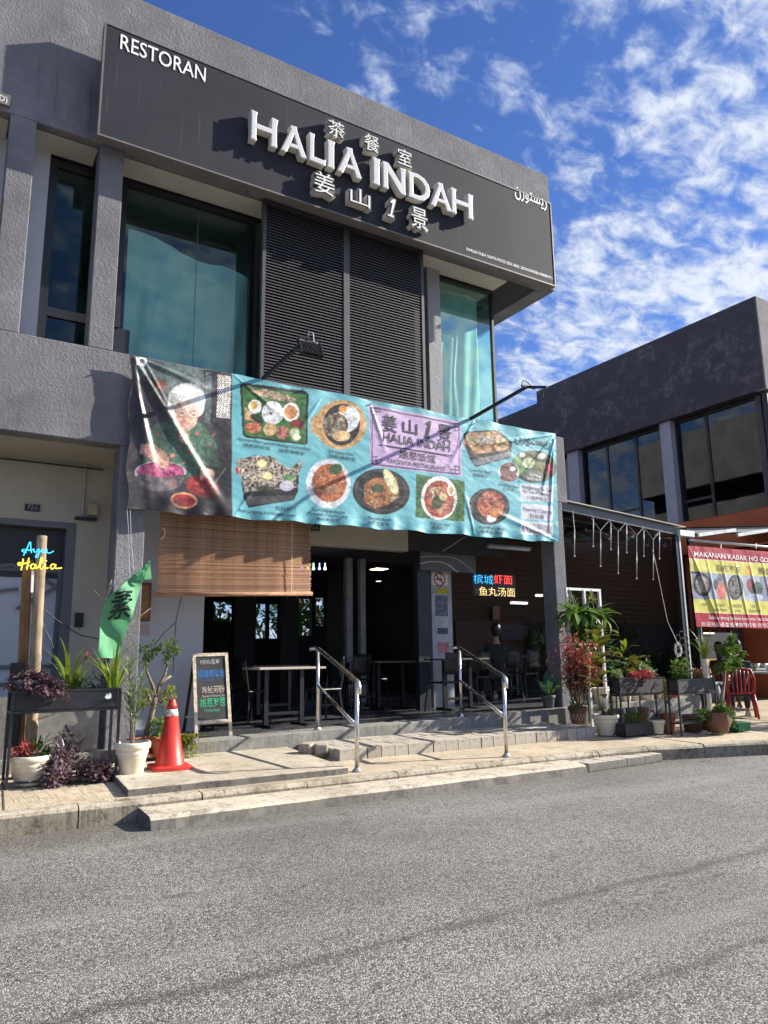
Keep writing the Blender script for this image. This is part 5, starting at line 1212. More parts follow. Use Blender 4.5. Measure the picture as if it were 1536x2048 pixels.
for j in range(NT+1):
    for i in range(NS+1):
        l, rr_ = lerp_path(left, j/NT), lerp_path(rightp, j/NT); q = (l[0]+(rr_[0]-l[0])*i/NS, l[1]+(rr_[1]-l[1])*i/NS); p = at_y(*Z5(*q), 8.5); vs.append((p.x, flag_y(p.x, p.z), p.z))
mb.add(vs, [(j*(NS+1)+i, (j+1)*(NS+1)+i, (j+1)*(NS+1)+i+1, j*(NS+1)+i+1) for j in range(NT) for i in range(NS)]); mb.build('cloth', FLAGM, t, smooth=True)
mb = MB(); q = [(1150, 922), (1168, 1065), (1110, 1072), (1040, 1080), (1090, 1010)]
mb.add([(lambda p: (p.x, 8.47+.02*(k % 2), p.z))(at_y(*Z5(*a), 8.47)) for k, a in enumerate(q)], [(0, 1, 2), (0, 2, 4), (2, 3, 4)]); mb.build('folded_corner', FLAGM, t)
v, f = text2d('素', 1.0, offset=.012, res=2); mn, mx = v.min(0), v.max(0); pts = []
for p in v:
    u_, w_ = (p[0]-mn[0])/(mx[0]-mn[0]), (p[1]-mn[1])/(mx[1]-mn[1]); q = (835+w_*30+u_*160-(1-w_)*12, 1388-w_*232-u_*18); P_ = at_y(*Z5(*q), 8.5); pts.append((P_.x, flag_y(P_.x, P_.z)-.03, P_.z))
mb = MB(); mb.add(pts, f); mb.build('brushed_character', plain('black_brush_ink', (.012, .02, .018), .5), t)
mb = MB(); mb.tube([at_y(*Z5(858, 1070), 8.62), at_y(*Z5(800, 1250), 8.6), at_y(*Z5(790, 1700), 8.6)], .008, 6); mb.tube([at_y(*Z5(725, 1155), 8.55), at_y(*Z5(800, 1240), 8.52)], .004, 5); mb.tube([at_y(*Z5(980, 1430), 8.56), at_y(*Z5(1158, 1290), 8.6)], .006, 5); mb.build('stick', BAMBOO, t)
mb = MB(); mb.tube([at_y(*Z5(1000, 540), 8.75), at_y(*Z5(1010, 800), 8.6), at_y(*Z5(1030, 1020), 8.5), at_y(*Z5(1060, 1040), 8.48)], .0025, 5); mb.tube([at_y(*Z5(1030, 1020), 8.5), at_y(*Z5(880, 1080), 8.6), at_y(*Z5(812, 1225), 8.5)], .003, 5); mb.build('cord', WHITECABLE, t)
for k, (pa, lab) in enumerate((([(335, 1300), (420, 1370), (520, 1440), (620, 1500), (760, 1528)], 'thin black cable sagging from the bamboo post towards the green flag'), ([(330, 1400), (350, 1470), (390, 1540), (410, 1600)], 'short dark cable hanging at the foot of the bamboo post'), ([(1390, 1210), (1350, 1400), (1340, 1560), (1330, 1780)], 'grey cord hanging below the blind'), ([(1350, 1400), (1260, 1480), (1180, 1580)], 'dark cord tied slanting from the blind cord to the pillar'))):
    mb = MB(); mb.tube([at_y(*Z5(*q), 9.2 if k > 1 else 8.6) for q in pa], .006, 6); o = mb.build('cable', CABLE, None); tag(o, lab, 'cable', 'cables beside the left pillar')
# bamboo blind
t = thing('bamboo_blind', 'half-lowered split-bamboo roller blind under the left end of the banner', 'blind', (2.4, 9.2, 3.9))
bzl, bzr = at_y(312, 1195, 9.2).z+.03, at_y(620, 1192, 9.2).z+.03; bx0, bx1 = at_y(316, 1120, 9.2).x, at_y(620, 1120, 9.2).x
BL_M = []
for k, col in enumerate(((.46, .26, .15), (.38, .20, .12), (.52, .32, .20), (.32, .20, .13))):
    b = NB('bamboo_slat_%d' % k); n_ = b.noise(5, 4, .65, b.coord((1, 1, 6))); c_ = b.mix(b.ramp(n_, .3, .7), tuple(x*.62 for x in col), tuple(x*1.3 for x in col))
    p_ = b.bsdf(c_, .6, 0, None, .3); tr = b.n('ShaderNodeBsdfTranslucent'); b.L.new(c_, tr.inputs[0]); mx_ = b.n('ShaderNodeMixShader'); mx_.inputs[0].default_value = .25; b.L.new(p_, mx_.inputs[1]); b.L.new(tr.outputs[0], mx_.inputs[2]); BL_M.append(b.done(mx_.outputs[0]))
nsl = 92; ztop = 3.42
smesh = []
for m_ in BL_M:
    s = MB(); s.tube([(-.5, 0, 0), (-.25, .0015, .0015), (0, 0, -.001), (.25, -.001, .001), (.5, 0, 0)], .0066, 6); me = s.mesh('slat', m_, True); smesh.append(me)
for k in range(nsl):
    f = k/(nsl-1); z = bzl+.03+(ztop-bzl-.03)*f; y = 9.2+.012*mnoise.noise(Vector((0, 0, k*.3)))-.02*(1-f)
    sl_ = math.atan2((bzr-bzl)*(1-f), bx1-bx0)
    inst('slat', smesh[0 if r.random() < .4 else r.randrange(4)], t, T((bx0+bx1)/2+r.uniform(-.012, .012), y, z+(bzr-bzl)*(1-f)*.5+r.uniform(-.0015, .0015)) @ RY(-sl_+r.uniform(-.0012, .0012)) @ SC(bx1-bx0, 1, 1))
mb = MB(); mb.tube([(bx0-.03, 9.17, bzl), (bx1+.02, 9.17, bzr)], .028, 10); mb.build('bottom_roll', BL_M[0], t, smooth=True)
mb = MB()
for k in range(14):
    x = bx0+.06+k*(bx1-bx0-.1)/13; mb.tube([(x, 9.178, bzl), (x+.006*r.uniform(-1, 1), 9.185, (bzl+ztop)/2), (x, 9.188, ztop)], .0024, 4)
mb.build('stitching', plain('brown_thread', (.16, .09, .045), .8), t)
mb = MB(); x = at_y(583, 1120, 9.16).x; mb.tube([(x, 9.15, bzr), (x, 9.155, 3.4)], .005, 5); mb.build('pull_cord', plain('cream_cord', (.62, .52, .38), .8), t)
mb = MB(); c = at_y(328, 1066, 9.15); mb.tube([(c.x-.03, 9.15, c.z+.06), (c.x, 9.14, c.z+.05), (c.x+.01, 9.14, c.z), (c.x-.01, 9.14, c.z-.06), (c.x-.05, 9.15, c.z-.08)], .006, 6); mb.build('hook_cord', WHITECABLE, t)
# ---------------------------------------------------------------- right: neighbouring building at right angles
RBX = 17.17
rb = thing('corner_building', 'dark grey two-storey building at right with smoked windows and orange band', 'building', (RBX, 9.94, 0))
def PR(name, mat, *boxes, parent=None, bevel=0, **k):
    mb = MB()
    for b in boxes: mb.box(*b)
    return mb.build(name, mat, parent or rb, bevel=bevel, **k)
PR('parapet', RPAR, (RBX, RBX+.3, 9.95, 17.9, 7.72, 10.17), bevel=.015)
PR('parapet', RPAR, (RBX+.02, RBX+.3, 17.901, 34, 7.72, 9.77), bevel=.015)
PR('parapet', STUCCO, (RBX+.001, 32, 9.93, 10.2, 7.7, 10.165), bevel=.015)
PR('roof_slab', DARKCEIL, (RBX+.3, 32, 10.2, 34, 7.74, 8.0))
PR('upper_wall', DARKWALL, (RBX+3, RBX+3.1, 10.2, 34, 4.1, 7.74))
PR('spandrel', ORANGEPAINT, (RBX+.02, RBX+.25, 9.98, 34, 3.95, 4.8), (RBX+.25, 32, 9.98, 10.2, 3.95, 4.8))
PR('ground_wall', ORANGEPAINT, (RBX+.6, RBX+.8, 10.6, 34, .1, 3.95))
PR('fascia_wall', STUCCO_R, (RBX+.25, 32, 10.25, 10.4, 4.8, 7.7))
LILAC = plain('pale_lilac_render', (.36, .36, .42), .85, .06, 2, .1, 50)
for y0, y1 in ((12.82, 13.17), (16.3, 16.75), (9.98, 10.12)): PR('pillar', LILAC if y0 > 10 else BLACKFRAME, (RBX+.1, RBX+.35, y0, y1, 4.8, 7.72))
def window_x(y0, y1, z0, z1, x, cols, rows):
    mb = MB(); fw = .07
    mb.box(x, x+.07, y0, y1, z0, z0+fw); mb.box(x, x+.07, y0, y1, z1-fw, z1); mb.box(x+.001, x+.069, y0, y0+fw, z0+fw, z1-fw); mb.box(x+.001, x+.069, y1-fw, y1, z0+fw, z1-fw)
    for c in cols: mb.box(x+.003, x+.067, c-.04, c+.04, z0+fw, z1-fw)
    for q in rows: mb.box(x+.002, x+.068, q[1], q[2], q[0]-.035, q[0]+.035)
    o = mb.build('window', BLACKFRAME, rb); cs = [y0]+list(cols)+[y1]
    for a, b in zip(cs, cs[1:]): p = MB(); p.box(x+.03, x+.036, a, b, z0, z1); p.build('pane', GLASS_DK, o)
window_x(10.12, 12.82, 4.8, 7.7, RBX+.3, [11.85], [(5.4, 11.85, 12.82)])
window_x(13.17, 16.3, 4.8, 7.7, RBX+.3, [14.2, 15.3], [(5.5, 14.2, 15.3)]); window_x(16.75, 20.5, 4.8, 7.7, RBX+.3, [18.4], [])
# blank things seen inside its windows
for k, (y, z0, z1, w) in enumerate(((11.5, 4.85, 6.5, .45), (15.0, 4.85, 6.0, .4), (14.1, 4.85, 5.9, .35))):
    mb = MB(); mb.box(RBX+.7, RBX+.75, y, y+w, z0, z1); o = mb.build('window_board', WHITEWALL, None); tag(o, ('tall pale board leaning inside the right building, nearest the corner', 'pale board standing inside the far window of the right building', 'smaller pale board beside the far window of the right building')[k], 'board', 'boards behind the smoked windows')
# ---------------------------------------------------------------- canopy between the buildings
CAN = thing('lean_to_canopy', 'steel lean-to canopy between the pillar and the right-hand building', 'canopy', (9.36, 9.3, 3.9))
ROOFSHEET = plain('grey_roof_sheet', (.36, .36, .34), .6, .1, 3)
fb0, fb1 = Vector((9.2, 9.3, 3.91)), Vector((12.5, 9.3, 3.68))
mb = MB(); mb.bar(fb0, fb1, .06, .14); mb.build('front_beam', GREYFRAME, CAN)
mb = MB(); mb.add([(9.15, 9.2, 4.0), (12.6, 9.2, 3.77), (12.6, 13, 4.05), (9.15, 13, 4.28), (9.15, 9.2, 4.015), (12.6, 9.2, 3.785), (12.6, 13, 4.065), (9.15, 13, 4.295)], [(0, 1, 2, 3), (7, 6, 5, 4), (0, 4, 5, 1), (1, 5, 6, 2), (2, 6, 7, 3), (3, 7, 4, 0)]); mb.build('roof_sheet', ROOFSHEET, CAN)
for k in range(6):
    y = 9.8+k*.6; dz = (y-9.3)*.074; mb = MB(); mb.bar(fb0+Vector((0, y-9.3, dz)), fb1+Vector((0, y-9.3, dz)), .05, .1); mb.build('purlin', BLACKMETAL, CAN)
for x in (9.9, 11.2): mb = MB(); z = 3.91-(x-9.2)*.07; mb.bar((x, 9.33, z-.02), (x, 12.9, z+.25), .05, .09); mb.build('rafter', BLACKMETAL, CAN)
mb = MB(); a = at_y(1352, 1075, 9.3); mb.box(a.x-.06, a.x+.03, 9.27, 9.36, .2, 3.62); mb.build('post', BLACKMETAL, CAN)
mb = MB(); mb.box(a.x+.032, a.x+.075, 9.26, 9.31, .2, 3.62); mb.build('downpipe', GALV, CAN)
mb = MB(); a2 = at_y(1385, 1085, 9.3); mb.box(a2.x-.05, a2.x+.03, 9.33, 9.4, .2, 3.66); mb.build('post', BLACKMETAL, CAN)
mb = MB(); a3 = at_y(1395, 1270, 9.28); mb.box(a2.x+.04, a2.x+.07, 9.32, 9.36, .2, 2.0); mb.build('silver_strip', GALV, CAN)
mb = MB(); b0, b1 = at_y(1356, 1062, 9.25), at_y(1382, 1074, 9.25); mb.box(b0.x, b1.x+.05, 9.2, 9.4, b1.z, b0.z+.02); mb.build('gutter_end', WHITEPAINT, CAN)
# icicle light tubes
ZT = lambda x, y: (1120+x*.19531, 1000+y*.19531)
TUBE = plain('frosted_light_tube', (.45, .45, .44), .35, .06)
for k, (xt, yt, ym, xb, yb) in enumerate(((120, 140, 300, 148, 565), (308, 190, 190, 340, 465), (398, 310, 400, 415, 668), (486, 220, 250, 520, 496), (568, 325, 475, 595, 740), (660, 255, 255, 682, 528), (755, 365, 540, 785, 795), (832, 300, 310, 858, 565), (912, 405, 550, 955, 803), (993, 330, 330, 1018, 592))):
    p, q, m_ = at_y(*ZT(xb, yt), 9.22), at_y(*ZT(xb, yb), 9.22), at_y(*ZT(xb, ym), 9.22)
    t = thing('light_tube', 'thin frosted light tube hanging from the canopy beam, number %s from the pillar' % ('one two three four five six seven eight nine ten'.split()[k]), 'light tube', (p.x, 9.22, p.z), 'icicle light tubes')
    t['label'] = 'hanging frosted light tube, %s from the pillar along the canopy beam' % ('first second third fourth fifth sixth seventh eighth ninth tenth'.split()[k])
    mb = MB(); mb.tube([m_, q], .0085, 8); mb.build('tube', TUBE, t, smooth=True); mb = MB(); mb.tube([q, q-Vector((0, 0, .03))], .011, 8); mb.build('end_cap', WHITEPAINT, t)
    mb = MB()
    if k in (2, 4, 6, 8):
        mb.tube([m_, p], .006, 5); mb.tube([p, p+Vector((-.22, 0, .2))], .004, 5); mb.tube([p, p+Vector((.22, 0, .18))], .004, 5)
    else: mb.tube([m_, p+Vector((0, .04, .06))], .006, 5)
    mb.build('lead', WHITECABLE, t)
for k, (x, y) in enumerate(((275, 300), (485, 345), (705, 385), (900, 450), (1075, 455), (35, 255))):
    p = at_y(*ZT(x, y), 9.7); t = thing('festoon_bulb', 'clear festoon bulb under the canopy, %s from the pillar' % ('second third fourth fifth sixth first'.split()[k]), 'bulb', p, 'festoon bulbs under the canopy')
    mb = MB(); mb.lathe([(0, -.06), (.022, -.05), (.03, -.025), (.022, 0), (.012, .02)], p, 10); mb.build('globe', GLASS_CL, t, smooth=True); mb = MB(); mb.lathe([(.014, .015), (.014, .06), (.004, .065), (.004, .2)], p, 8); mb.build('socket', BLACKPLASTIC, t)
# timber wall and dark planting at the back of the side yard
tw = thing('timber_wall', 'brown horizontal timber cladding at the back of the side yard', 'wall', (9.2, 13, .2))
mb = MB(); mb.box(9.62, 17.7, 13.05, 13.15, .1, 4.4); mb.build('backing', DARKWALL, tw)
pl_ = MB(); pl_.box(-.5, .5, 0, .02, 0, .112); pm_ = pl_.mesh('board', WOODBROWN)
for k in range(18): inst('board', pm_, tw, T(13.6, 13.02-.004*(k % 2), 2.1+k*.118) @ SC(7.9, 1, 1))
r = random.Random(21)
f = MB()
for k in range(22): bush(f, (11.4+k*.28, 12.55+r.uniform(-.2, .2), r.uniform(.7, 1.9)), .35, .25, .4, 110, .16, .05, r, .4)
f = f.build('wall_planting', LEAFDK, None); tag(f, 'dark mass of leafy plants against the timber wall', 'plants', kind='stuff')
for k in range(9):
    p = (12.4+k*.5, 12.3, 1.5+r.uniform(-.3, .4)); mb = MB(); bush(mb, p, .05, .05, .06, 18, .05, .03, r); o = mb.build('blossom', LEAFPINK, tw)
# second canopy with lamps, red banner
C2 = thing('stall_canopy', 'grey stall canopy with a pale pipe and strip lamps above the red banner', 'canopy', (12.8, 9.3, 3.6))
mb = MB(); mb.tube([(12.78, 9.3, 3.545), (19, 9.3, 3.63)], .03, 10); mb.build('pipe', GALV, C2, smooth=True)
mb = MB(); mb.bar((12.75, 9.32, 3.72), (19, 9.32, 4.3), .06, .1); mb.build('beam', GREYFRAME, C2)
mb = MB(); mb.add([(12.7, 9.25, 3.79), (19, 9.25, 4.37), (19, 10.0, 4.37), (12.7, 13, 3.95)], [(0, 1, 2, 3)]); mb.build('roof_sheet', DARKCEIL, C2)
for px0, px1 in ((1396, 1470), (1474, 1540)):
    a, b = at_y(px0, 1068, 9.26), at_y(px1, 1060, 9.26); a.z = at_y(px0, 1070, 9.26).z; mb = MB(); mb.bar(a, b, .05, .07); mb.build('strip_lamp', plain('pale_lamp_housing', (.55, .58, .6), .4), C2)
ZR = lambda x, y: (1340+x*.1276, 1060+y*.1276)
RY_ = 9.24
rTL, rBL = at_y(*ZR(275, 245), RY_), at_y(*ZR(420, 1515), RY_); rT2, rB2 = at_y(*ZR(1536, 340), RY_), at_y(*ZR(1536, 1545), RY_)
mult = 1.62
nu, nv = 300, 150; uu, vv = np.meshgrid(np.linspace(0, 1, nu), np.linspace(0, 1, nv))
xr_t, xr_b = rTL.x+(rT2.x-rTL.x)*mult, rBL.x+(rB2.x-rBL.x)*mult
RX_ = (rBL.x*(1-uu)+xr_b*uu)*(1-vv)+(rTL.x*(1-uu)+xr_t*uu)*vv
RZ_ = (rBL.z*(1-uu)+(rBL.z+(rB2.z-rBL.z)*mult)*uu)*(1-vv)+(rTL.z*(1-uu)+(rTL.z+(rT2.z-rTL.z)*mult)*uu)*vv
def red_d(X, Z):
    X = np.asarray(X, float); Z = np.asarray(Z, float); d = .03*(fbm(X, Z, .5, 23)-.5)+.012*(fbm(X, Z, .15, 24)-.5)
    for k in range(7):
        xa = rTL.x+.03+k*.47; h = .035 if k == 0 else .018; tt = np.clip((rTL.z-Z)/1.6, 0, 1); cx = xa+tt*(.75 if k == 0 else .32)
        d = d+h*np.exp(-((X-cx)/.03)**2)*np.sin(np.clip(tt, .04, 1)*2.6)
    return d
def red_y(X, Z): return RY_-red_d(X, Z)
U, V = trace(RX_, RZ_, RY_); C = np.zeros((nv, nu, 3)); NUU = U
def band(a, b): return ((vv >= b) & (vv < a)).astype(float)
lay(np.ones(U.shape), tex([(206, 200, 96), (220, 214, 112)], 20, 61))
lay(band(1.01, .845), tex([(156, 30, 48), (176, 38, 56)], 20, 62)); lay(band(.17, -.01), tex([(160, 30, 50), (182, 40, 58)], 20, 63)); lay(band(.845, .835)+band(.18, .17), (230, 222, 200))
def er(x, y, rx, ry, a=0): return ell(*ZR(x, y), rx*.1276, ry*.1276, a)
def slot(k, t): 
    x0 = 340+k*265; return poly([ZR(x0, 655+k*18), ZR(x0+255, 672+k*18), ZR(x0+262, 1085+k*10), ZR(x0+25, 1075+k*10)])
for k in range(9): lay(slot(k, 0), [(132, 140, 168), (160, 172, 190), (176, 186, 200), (168, 178, 196)][k % 4])
lay(er(505, 860, 135, 185, -.2), (40, 40, 44)); lay(er(500, 850, 95, 140, -.2), tex([(120, 112, 104), (170, 160, 150), (90, 84, 80)], 4, 64, 2)); lay(er(720, 860, 45, 85), (84, 84, 84)); lay(er(805, 960, 75, 130), tex([(196, 96, 84), (226, 150, 136)], 5, 65)); lay(er(785, 740, 50, 60), (120, 120, 122)); lay(er(1020, 900, 125, 195), (56, 56, 58)); lay(er(1030, 900, 100, 165), tex([(44, 44, 46), (150, 146, 140), (84, 82, 80)], 5, 66, 2.2)); lay(er(1270, 880, 62, 120, -.3), tex([(120, 62, 58), (156, 90, 84)], 6, 67)); lay(er(1370, 920, 85, 110), tex([(40, 62, 50), (84, 108, 92)], 5, 68)); lay(er(1320, 1060, 140, 60), (186, 196, 210)); lay(er(1620, 900, 120, 170), tex([(150, 90, 80), (206, 170, 150), (110, 60, 60)], 6, 69)); lay(er(1890, 920, 120, 160), tex([(90, 80, 70), (180, 160, 130)], 6, 70)); lay(er(1230, 640, 55, 75), tex([(216, 150, 70), (236, 190, 110)], 5, 71))
lay(poly([ZR(325, 645), ZR(480, 655), ZR(480, 685), ZR(330, 680)]), (50, 60, 96))
C = np.clip(C/255, 0, 1); LIN2 = np.where(C <= .04045, C/12.92, ((C+.055)/1.055)**2.4)
rban = thing('red_banner', 'crinkled red and yellow food stall banner hung under the right-hand canopy', 'banner', (rBL.x, RY_, rBL.z))
grid_obj('vinyl_sheet', RX_, red_y(RX_, RZ_), RZ_, LIN2, VINYL, rban)
def rt(s, l, rgt, h, mat, **k):
    a, b = at_y(*ZR(*l), RY_), at_y(*ZR(*rgt), RY_); t_ = at_y(*ZR(l[0], l[1]-h), RY_); sl_ = (b.z-a.z)/(b.x-a.x)
    text_fit(s, a.x, b.x, lambda x: a.z+(x-a.x)*sl_, t_.z-a.z, RY_, mat, rban, surf=red_y, lift=.008, **k)
rt('MAKANAN KABAK HO GOU-海鲜', (375, 420), (1800, 540), 105, WINK, bold=.006); rt('百吃不厌', (722, 640), (1115, 672), 105, INK); rt('唇齿留香', (1385, 690), (1800, 722), 105, INK)
rt('白切鸡', (500, 1185), (580, 1190), 48, INK); rt('辣滷鸡', (722, 1200), (855, 1205), 50, INK); rt('Ayam Kukus', (672, 1262), (890, 1270), 42, INK, bold=.008); rt('金菇白菜汤', (955, 1208), (1130, 1215), 50, INK); rt('Sup Kimlo', (1010, 1275), (1110, 1280), 34, INK); rt('扣肉', (1282, 1215), (1350, 1220), 50, INK); rt('Daging Kari', (1240, 1278), (1418, 1285), 42, INK, bold=.008)
rt('Selamat datang ke kedai kami untuk mencuba pelbagai', (600, 1395), (1700, 1430), 55, WINK, italic=.2); rt('欢迎光临品尝各种美味佳肴·欢迎订购·', (490, 1510), (1640, 1530), 70, WINK)
mb = MB()
for x in (800, 1350): a, b = at_y(*ZR(x, 290), RY_), at_y(*ZR(x, 205), 9.3); mb.tube([a, b], .004, 4)
mb.build('tie', WHITECABLE, rban)
# ---------------------------------------------------------------- right-hand plants
def P_Z(px, py, z): return at_z(px, py, z)
OVAL_O = [oval_mesh('rubber_leaf', .26, .13, b, LEAFOLIVE) for b in (.5, 1.0)]; OVAL_G = [oval_mesh('broad_leaf', .26, .10, b, LEAF) for b in (.6, 1.2)]; OVAL_B = [oval_mesh('spotted_leaf', .2, .065, b, LEAFBLUE) for b in (.7, 1.3)]; OVAL_Y = [oval_mesh('lime_leaf', .3, .075, b, LEAFYL) for b in (.6, 1.1)]
STRAPG = [strap_mesh('arching_leaf', .45, .045, b, LEAFDK) for b in (.7, 1.3)]; FERN = [oval_mesh('fern_frond', .42, .085, b, LEAF, 8, .05) for b in (1.0, 1.7, 2.3)]
r = random.Random(5)
c = at_y(1097, 1412, 9.1)
t = thing('peace_lily', 'dark broad-leaved plant in a grey pot on the terrace beside the right pillar', 'potted plant', (c.x, 9.15, pz(8.7))); pot(t, (c.x+.05, 9.15, pz(8.7)), .115, .2, GREYPOT, n=20)
LILY = [oval_mesh('lily_leaf', .42, .09, b, LEAFBLUE) for b in (.5, 1.0)]; rosette(t, LILY, (c.x+.05, 9.15, pz(8.7)+.17), 16, .15, 1.1, r, .6, 1.15, .03)
# red shrub
c = P_Z(1157, 1447, .335)
t = thing('red_leaf_shrub', 'tall shrub of tiny red leaves in a patterned clay pot on the brick step', 'potted plant', (c.x, c.y, .335))
po = pot(t, (c.x, c.y, .335), .145, .25, TERRADK); mb = MB()
for k in range(14):
    a0 = 2*PI*k/14
    def PP(a, f): rr_ = .145*(.72+.2*f)+.003; return (c.x+rr_*math.cos(a), c.y+rr_*math.sin(a), .335+.25*f)
    mb.tube([PP(a0, .2), PP(a0+.22, .62)], .004, 4); mb.tube([PP(a0+.44, .2), PP(a0+.22, .62)], .004, 4)
mb.build('painted_chevrons', plain('cream_slip', (.5, .4, .28), .8), po)
top = at_y(1165, 1262, c.y); mb = MB(); lf = MB(); lf2 = MB()
for k in range(46):
    a = r.uniform(0, 2*PI); R_ = r.uniform(.05, .36); zt2 = r.uniform(1.1, top.z-.02); e = Vector((c.x+.05+R_*1.35*math.cos(a), c.y+R_*.8*math.sin(a), zt2)); b = Vector((c.x+r.uniform(-.05, .05), c.y+r.uniform(-.05, .05), .55)); m_ = b.lerp(e, .55)+Vector((r.gauss(0, .04), r.gauss(0, .04), .05))
    mb.tube([b, m_, e], [.009, .007, .003], 5)
    for q in range(30):
        f_ = r.uniform(.35, 1.0); p = (b.lerp(m_, f_/.55) if f_ < .55 else m_.lerp(e, (f_-.55)/.45))+Vector((r.gauss(0, .05), r.gauss(0, .05), r.gauss(0, .05)))
        for s_ in range(3): leaf_at(lf if (f_ > .6 and r.random() < .8) or r.random() < .35 else lf2, p, rdir(r), .048*r.uniform(.6, 1.3), .027, .2)
mb.build('stems', BARK, t, kind='stuff'); lf.build('red_foliage', LEAFRED, t, kind='stuff'); lf2.build('green_foliage', m_leaf('bronze_green_leaf', (.07, .08, .03), (.22, .17, .08), .3), t, kind='stuff')
mb = MB(); bush(mb, (c.x-.12, c.y-.05, .58), .1, .1, .06, 70, .06, .02, r); mb.build('groundcover', LEAFDK, t, kind='stuff')
# rubber plant in cream pot
c = P_Z(1213, 1470, .2)
t = thing('rubber_plant', 'rubber plant with big olive leaves in a cream pot right of the brick step', 'potted plant', (c.x, c.y, .2)); pot(t, (c.x, c.y, .2), .19, .29, WHITEPOT, RIB)
mb = MB(); s0, s1, s2 = Vector((c.x-.02, c.y, .45)), at_y(1195, 1385, c.y), at_y(1200, 1260, c.y); mb.tube([s0, s0.lerp(s1, .5)+Vector((-.03, 0, 0)), s1, s1.lerp(s2, .5), s2], [.016, .014, .012, .01, .007], 7); mb.build('stem', BARK, t)
for q in range(30):
    f_ = q/29; p = s1.lerp(s2, f_)-Vector((0, 0, .05*(1-f_))); a = q*2.4+r.random()*.5
    inst('leaf', r.choice(OVAL_O), t, T(*p) @ RZ(a) @ RY(r.uniform(.7, 1.35)) @ SC(r.uniform(1.0, 1.5)))
SPID = [strap_mesh('spider_leaf', .26, .02, b, LEAFYL) for b in (1.0, 1.8)]
for i in range(16): a = r.uniform(0, 6.3); inst('leaf', r.choice(SPID), t, T(c.x+.05+.05*math.cos(a), c.y+.05*math.sin(a), .46) @ RZ(a) @ RY(r.uniform(.2, 1.1)))
mb = MB(); bush(mb, (c.x-.05, c.y+.02, .5), .12, .1, .05, 60, .06, .02, r); mb.build('groundcover', LEAFDK, t, kind='stuff')
# white rack with hanging plants
a, b = at_y(1132, 1180, 8.72), at_y(1198, 1183, 8.72)
t = thing('white_rack', 'white metal frame rack carrying hanging ferns beside the right pillar', 'rack', (a.x, 8.72, .2)); mb = MB()
for x in (a.x, (a.x+b.x)/2+.02, b.x): mb.box(x-.02, x+.02, 8.70, 8.74, .22, a.z)
mb.box(a.x-.02, b.x+.02, 8.698, 8.742, a.z, a.z+.04)
for z in (1.5, .9): mb.box(a.x-.019, b.x+.019, 8.702, 8.738, z, z+.03)
mb.build('frame', WHITEPAINT, t)
for k, (px, py, n, lab, ms) in enumerate(((1150, 1232, 24, 'broad-fronded hanging fern on the left of the white rack', FERN), (1178, 1235, 20, 'drooping pale fern at the middle of the white rack', FERN), (1196, 1238, 14, 'bright broad-leaved hanging plant at the right of the white rack', OVAL_G))):
    p = at_y(px, py, 8.6); t = thing('hanging_fern', lab, 'hanging plant', p, 'plants hung on the white rack'); pot(t, (p.x, 8.6, p.z-.1), .085, .13, TERRADK, n=16)
    rosette(t, ms, (p.x, 8.58, p.z+.02), int(n*1.5), .4, 1.8, r, .8, 1.4, .04)
    mb = MB(); mb.tube([(p.x-.07, 8.6, p.z+.03), (p.x, 8.7, a.z+.03)], .003, 4); mb.tube([(p.x+.07, 8.6, p.z+.03), (p.x, 8.7, a.z+.03)], .003, 4); mb.build('hanger', CABLE, t)
for k, (px, py, lab) in enumerate(((1147, 1205, 'pink-tinged airy plant at the top left of the white rack'), (1184, 1200, 'yellow-green airy plant at the top right of the white rack'))):
    p = at_y(px, py, 8.66); t = thing('air_plant', lab, 'hanging plant', p, 'plants hung on the white rack')
    rosette(t, [strap_mesh('air_leaf', .2, .014, .9, (LEAFVAR, LEAFYL)[k])], (p.x, 8.66, p.z-.05), 26, .1, 1.5, r, .5, 1.1, .03, zl=.14); mb = MB(); mb.tube([(p.x, 8.66, p.z-.06), (p.x, 8.7, a.z)], .004, 4); mb.build('wire', CABLE, t)
p = at_y(1172, 1262, 8.62); t = thing('climbing_plant', 'bright broad-leaved climber filling the middle of the white rack', 'plant', (p.x, 8.62, .3)); mb = MB(); mb.tube([(p.x, 8.66, .3), (p.x-.03, 8.66, 1.0), (p.x+.04, 8.66, p.z+.2)], .012, 6); mb.build('stem', STEMGREEN, t)
rosette(t, OVAL_G, (p.x-.12, 8.6, p.z-.15), 26, .5, 1.7, r, .6, 1.1, .1, zl=.4); rosette(t, OVAL_Y, (p.x+.12, 8.6, p.z-.2), 16, .5, 1.7, r, .5, .9, .1, zl=.4); mb = MB(); bush(mb, (p.x, 8.6, p.z-.1), .34, .16, .34, 260, .09, .035, r, .3); mb.build('small_leaves', LEAF, t, kind='stuff')
# mixed leafy plants behind the stands
for k, (px, py, ms, n, hgt, name, lab, pm2) in enumerate(((1228, 1340, OVAL_B, 60, .62, 'blue_green_plant', 'bushy blue-green leafy plant behind the left end of the first black planter', GREYPOT), (1250, 1322, OVAL_Y, 22, .42, 'lime_leaf_plant', 'bright lime-leaved upright plant behind the first black planter', GREYPOT), (1274, 1332, OVAL_O, 9, .3, 'round_leaf_plant', 'plant with a few big rounded olive leaves behind the first black planter', TERRADK))):
    p = at_y(px, py, 8.3); t = thing(name, lab, 'potted plant', (p.x, 8.3, .2)); pot(t, (p.x, 8.3, .22), .13, .3, pm2, n=16)
    mb = MB(); mb.tube([(p.x, 8.3, .48), (p.x+.02, 8.3, p.z-.1), (p.x, 8.3, p.z+.05)], [.015, .012, .008], 6); mb.build('stem', STEMGREEN, t)
    rosette(t, ms, (p.x, 8.3, p.z-.2), n, .2, 1.4, r, .6, 1.15, .02, zl=hgt)
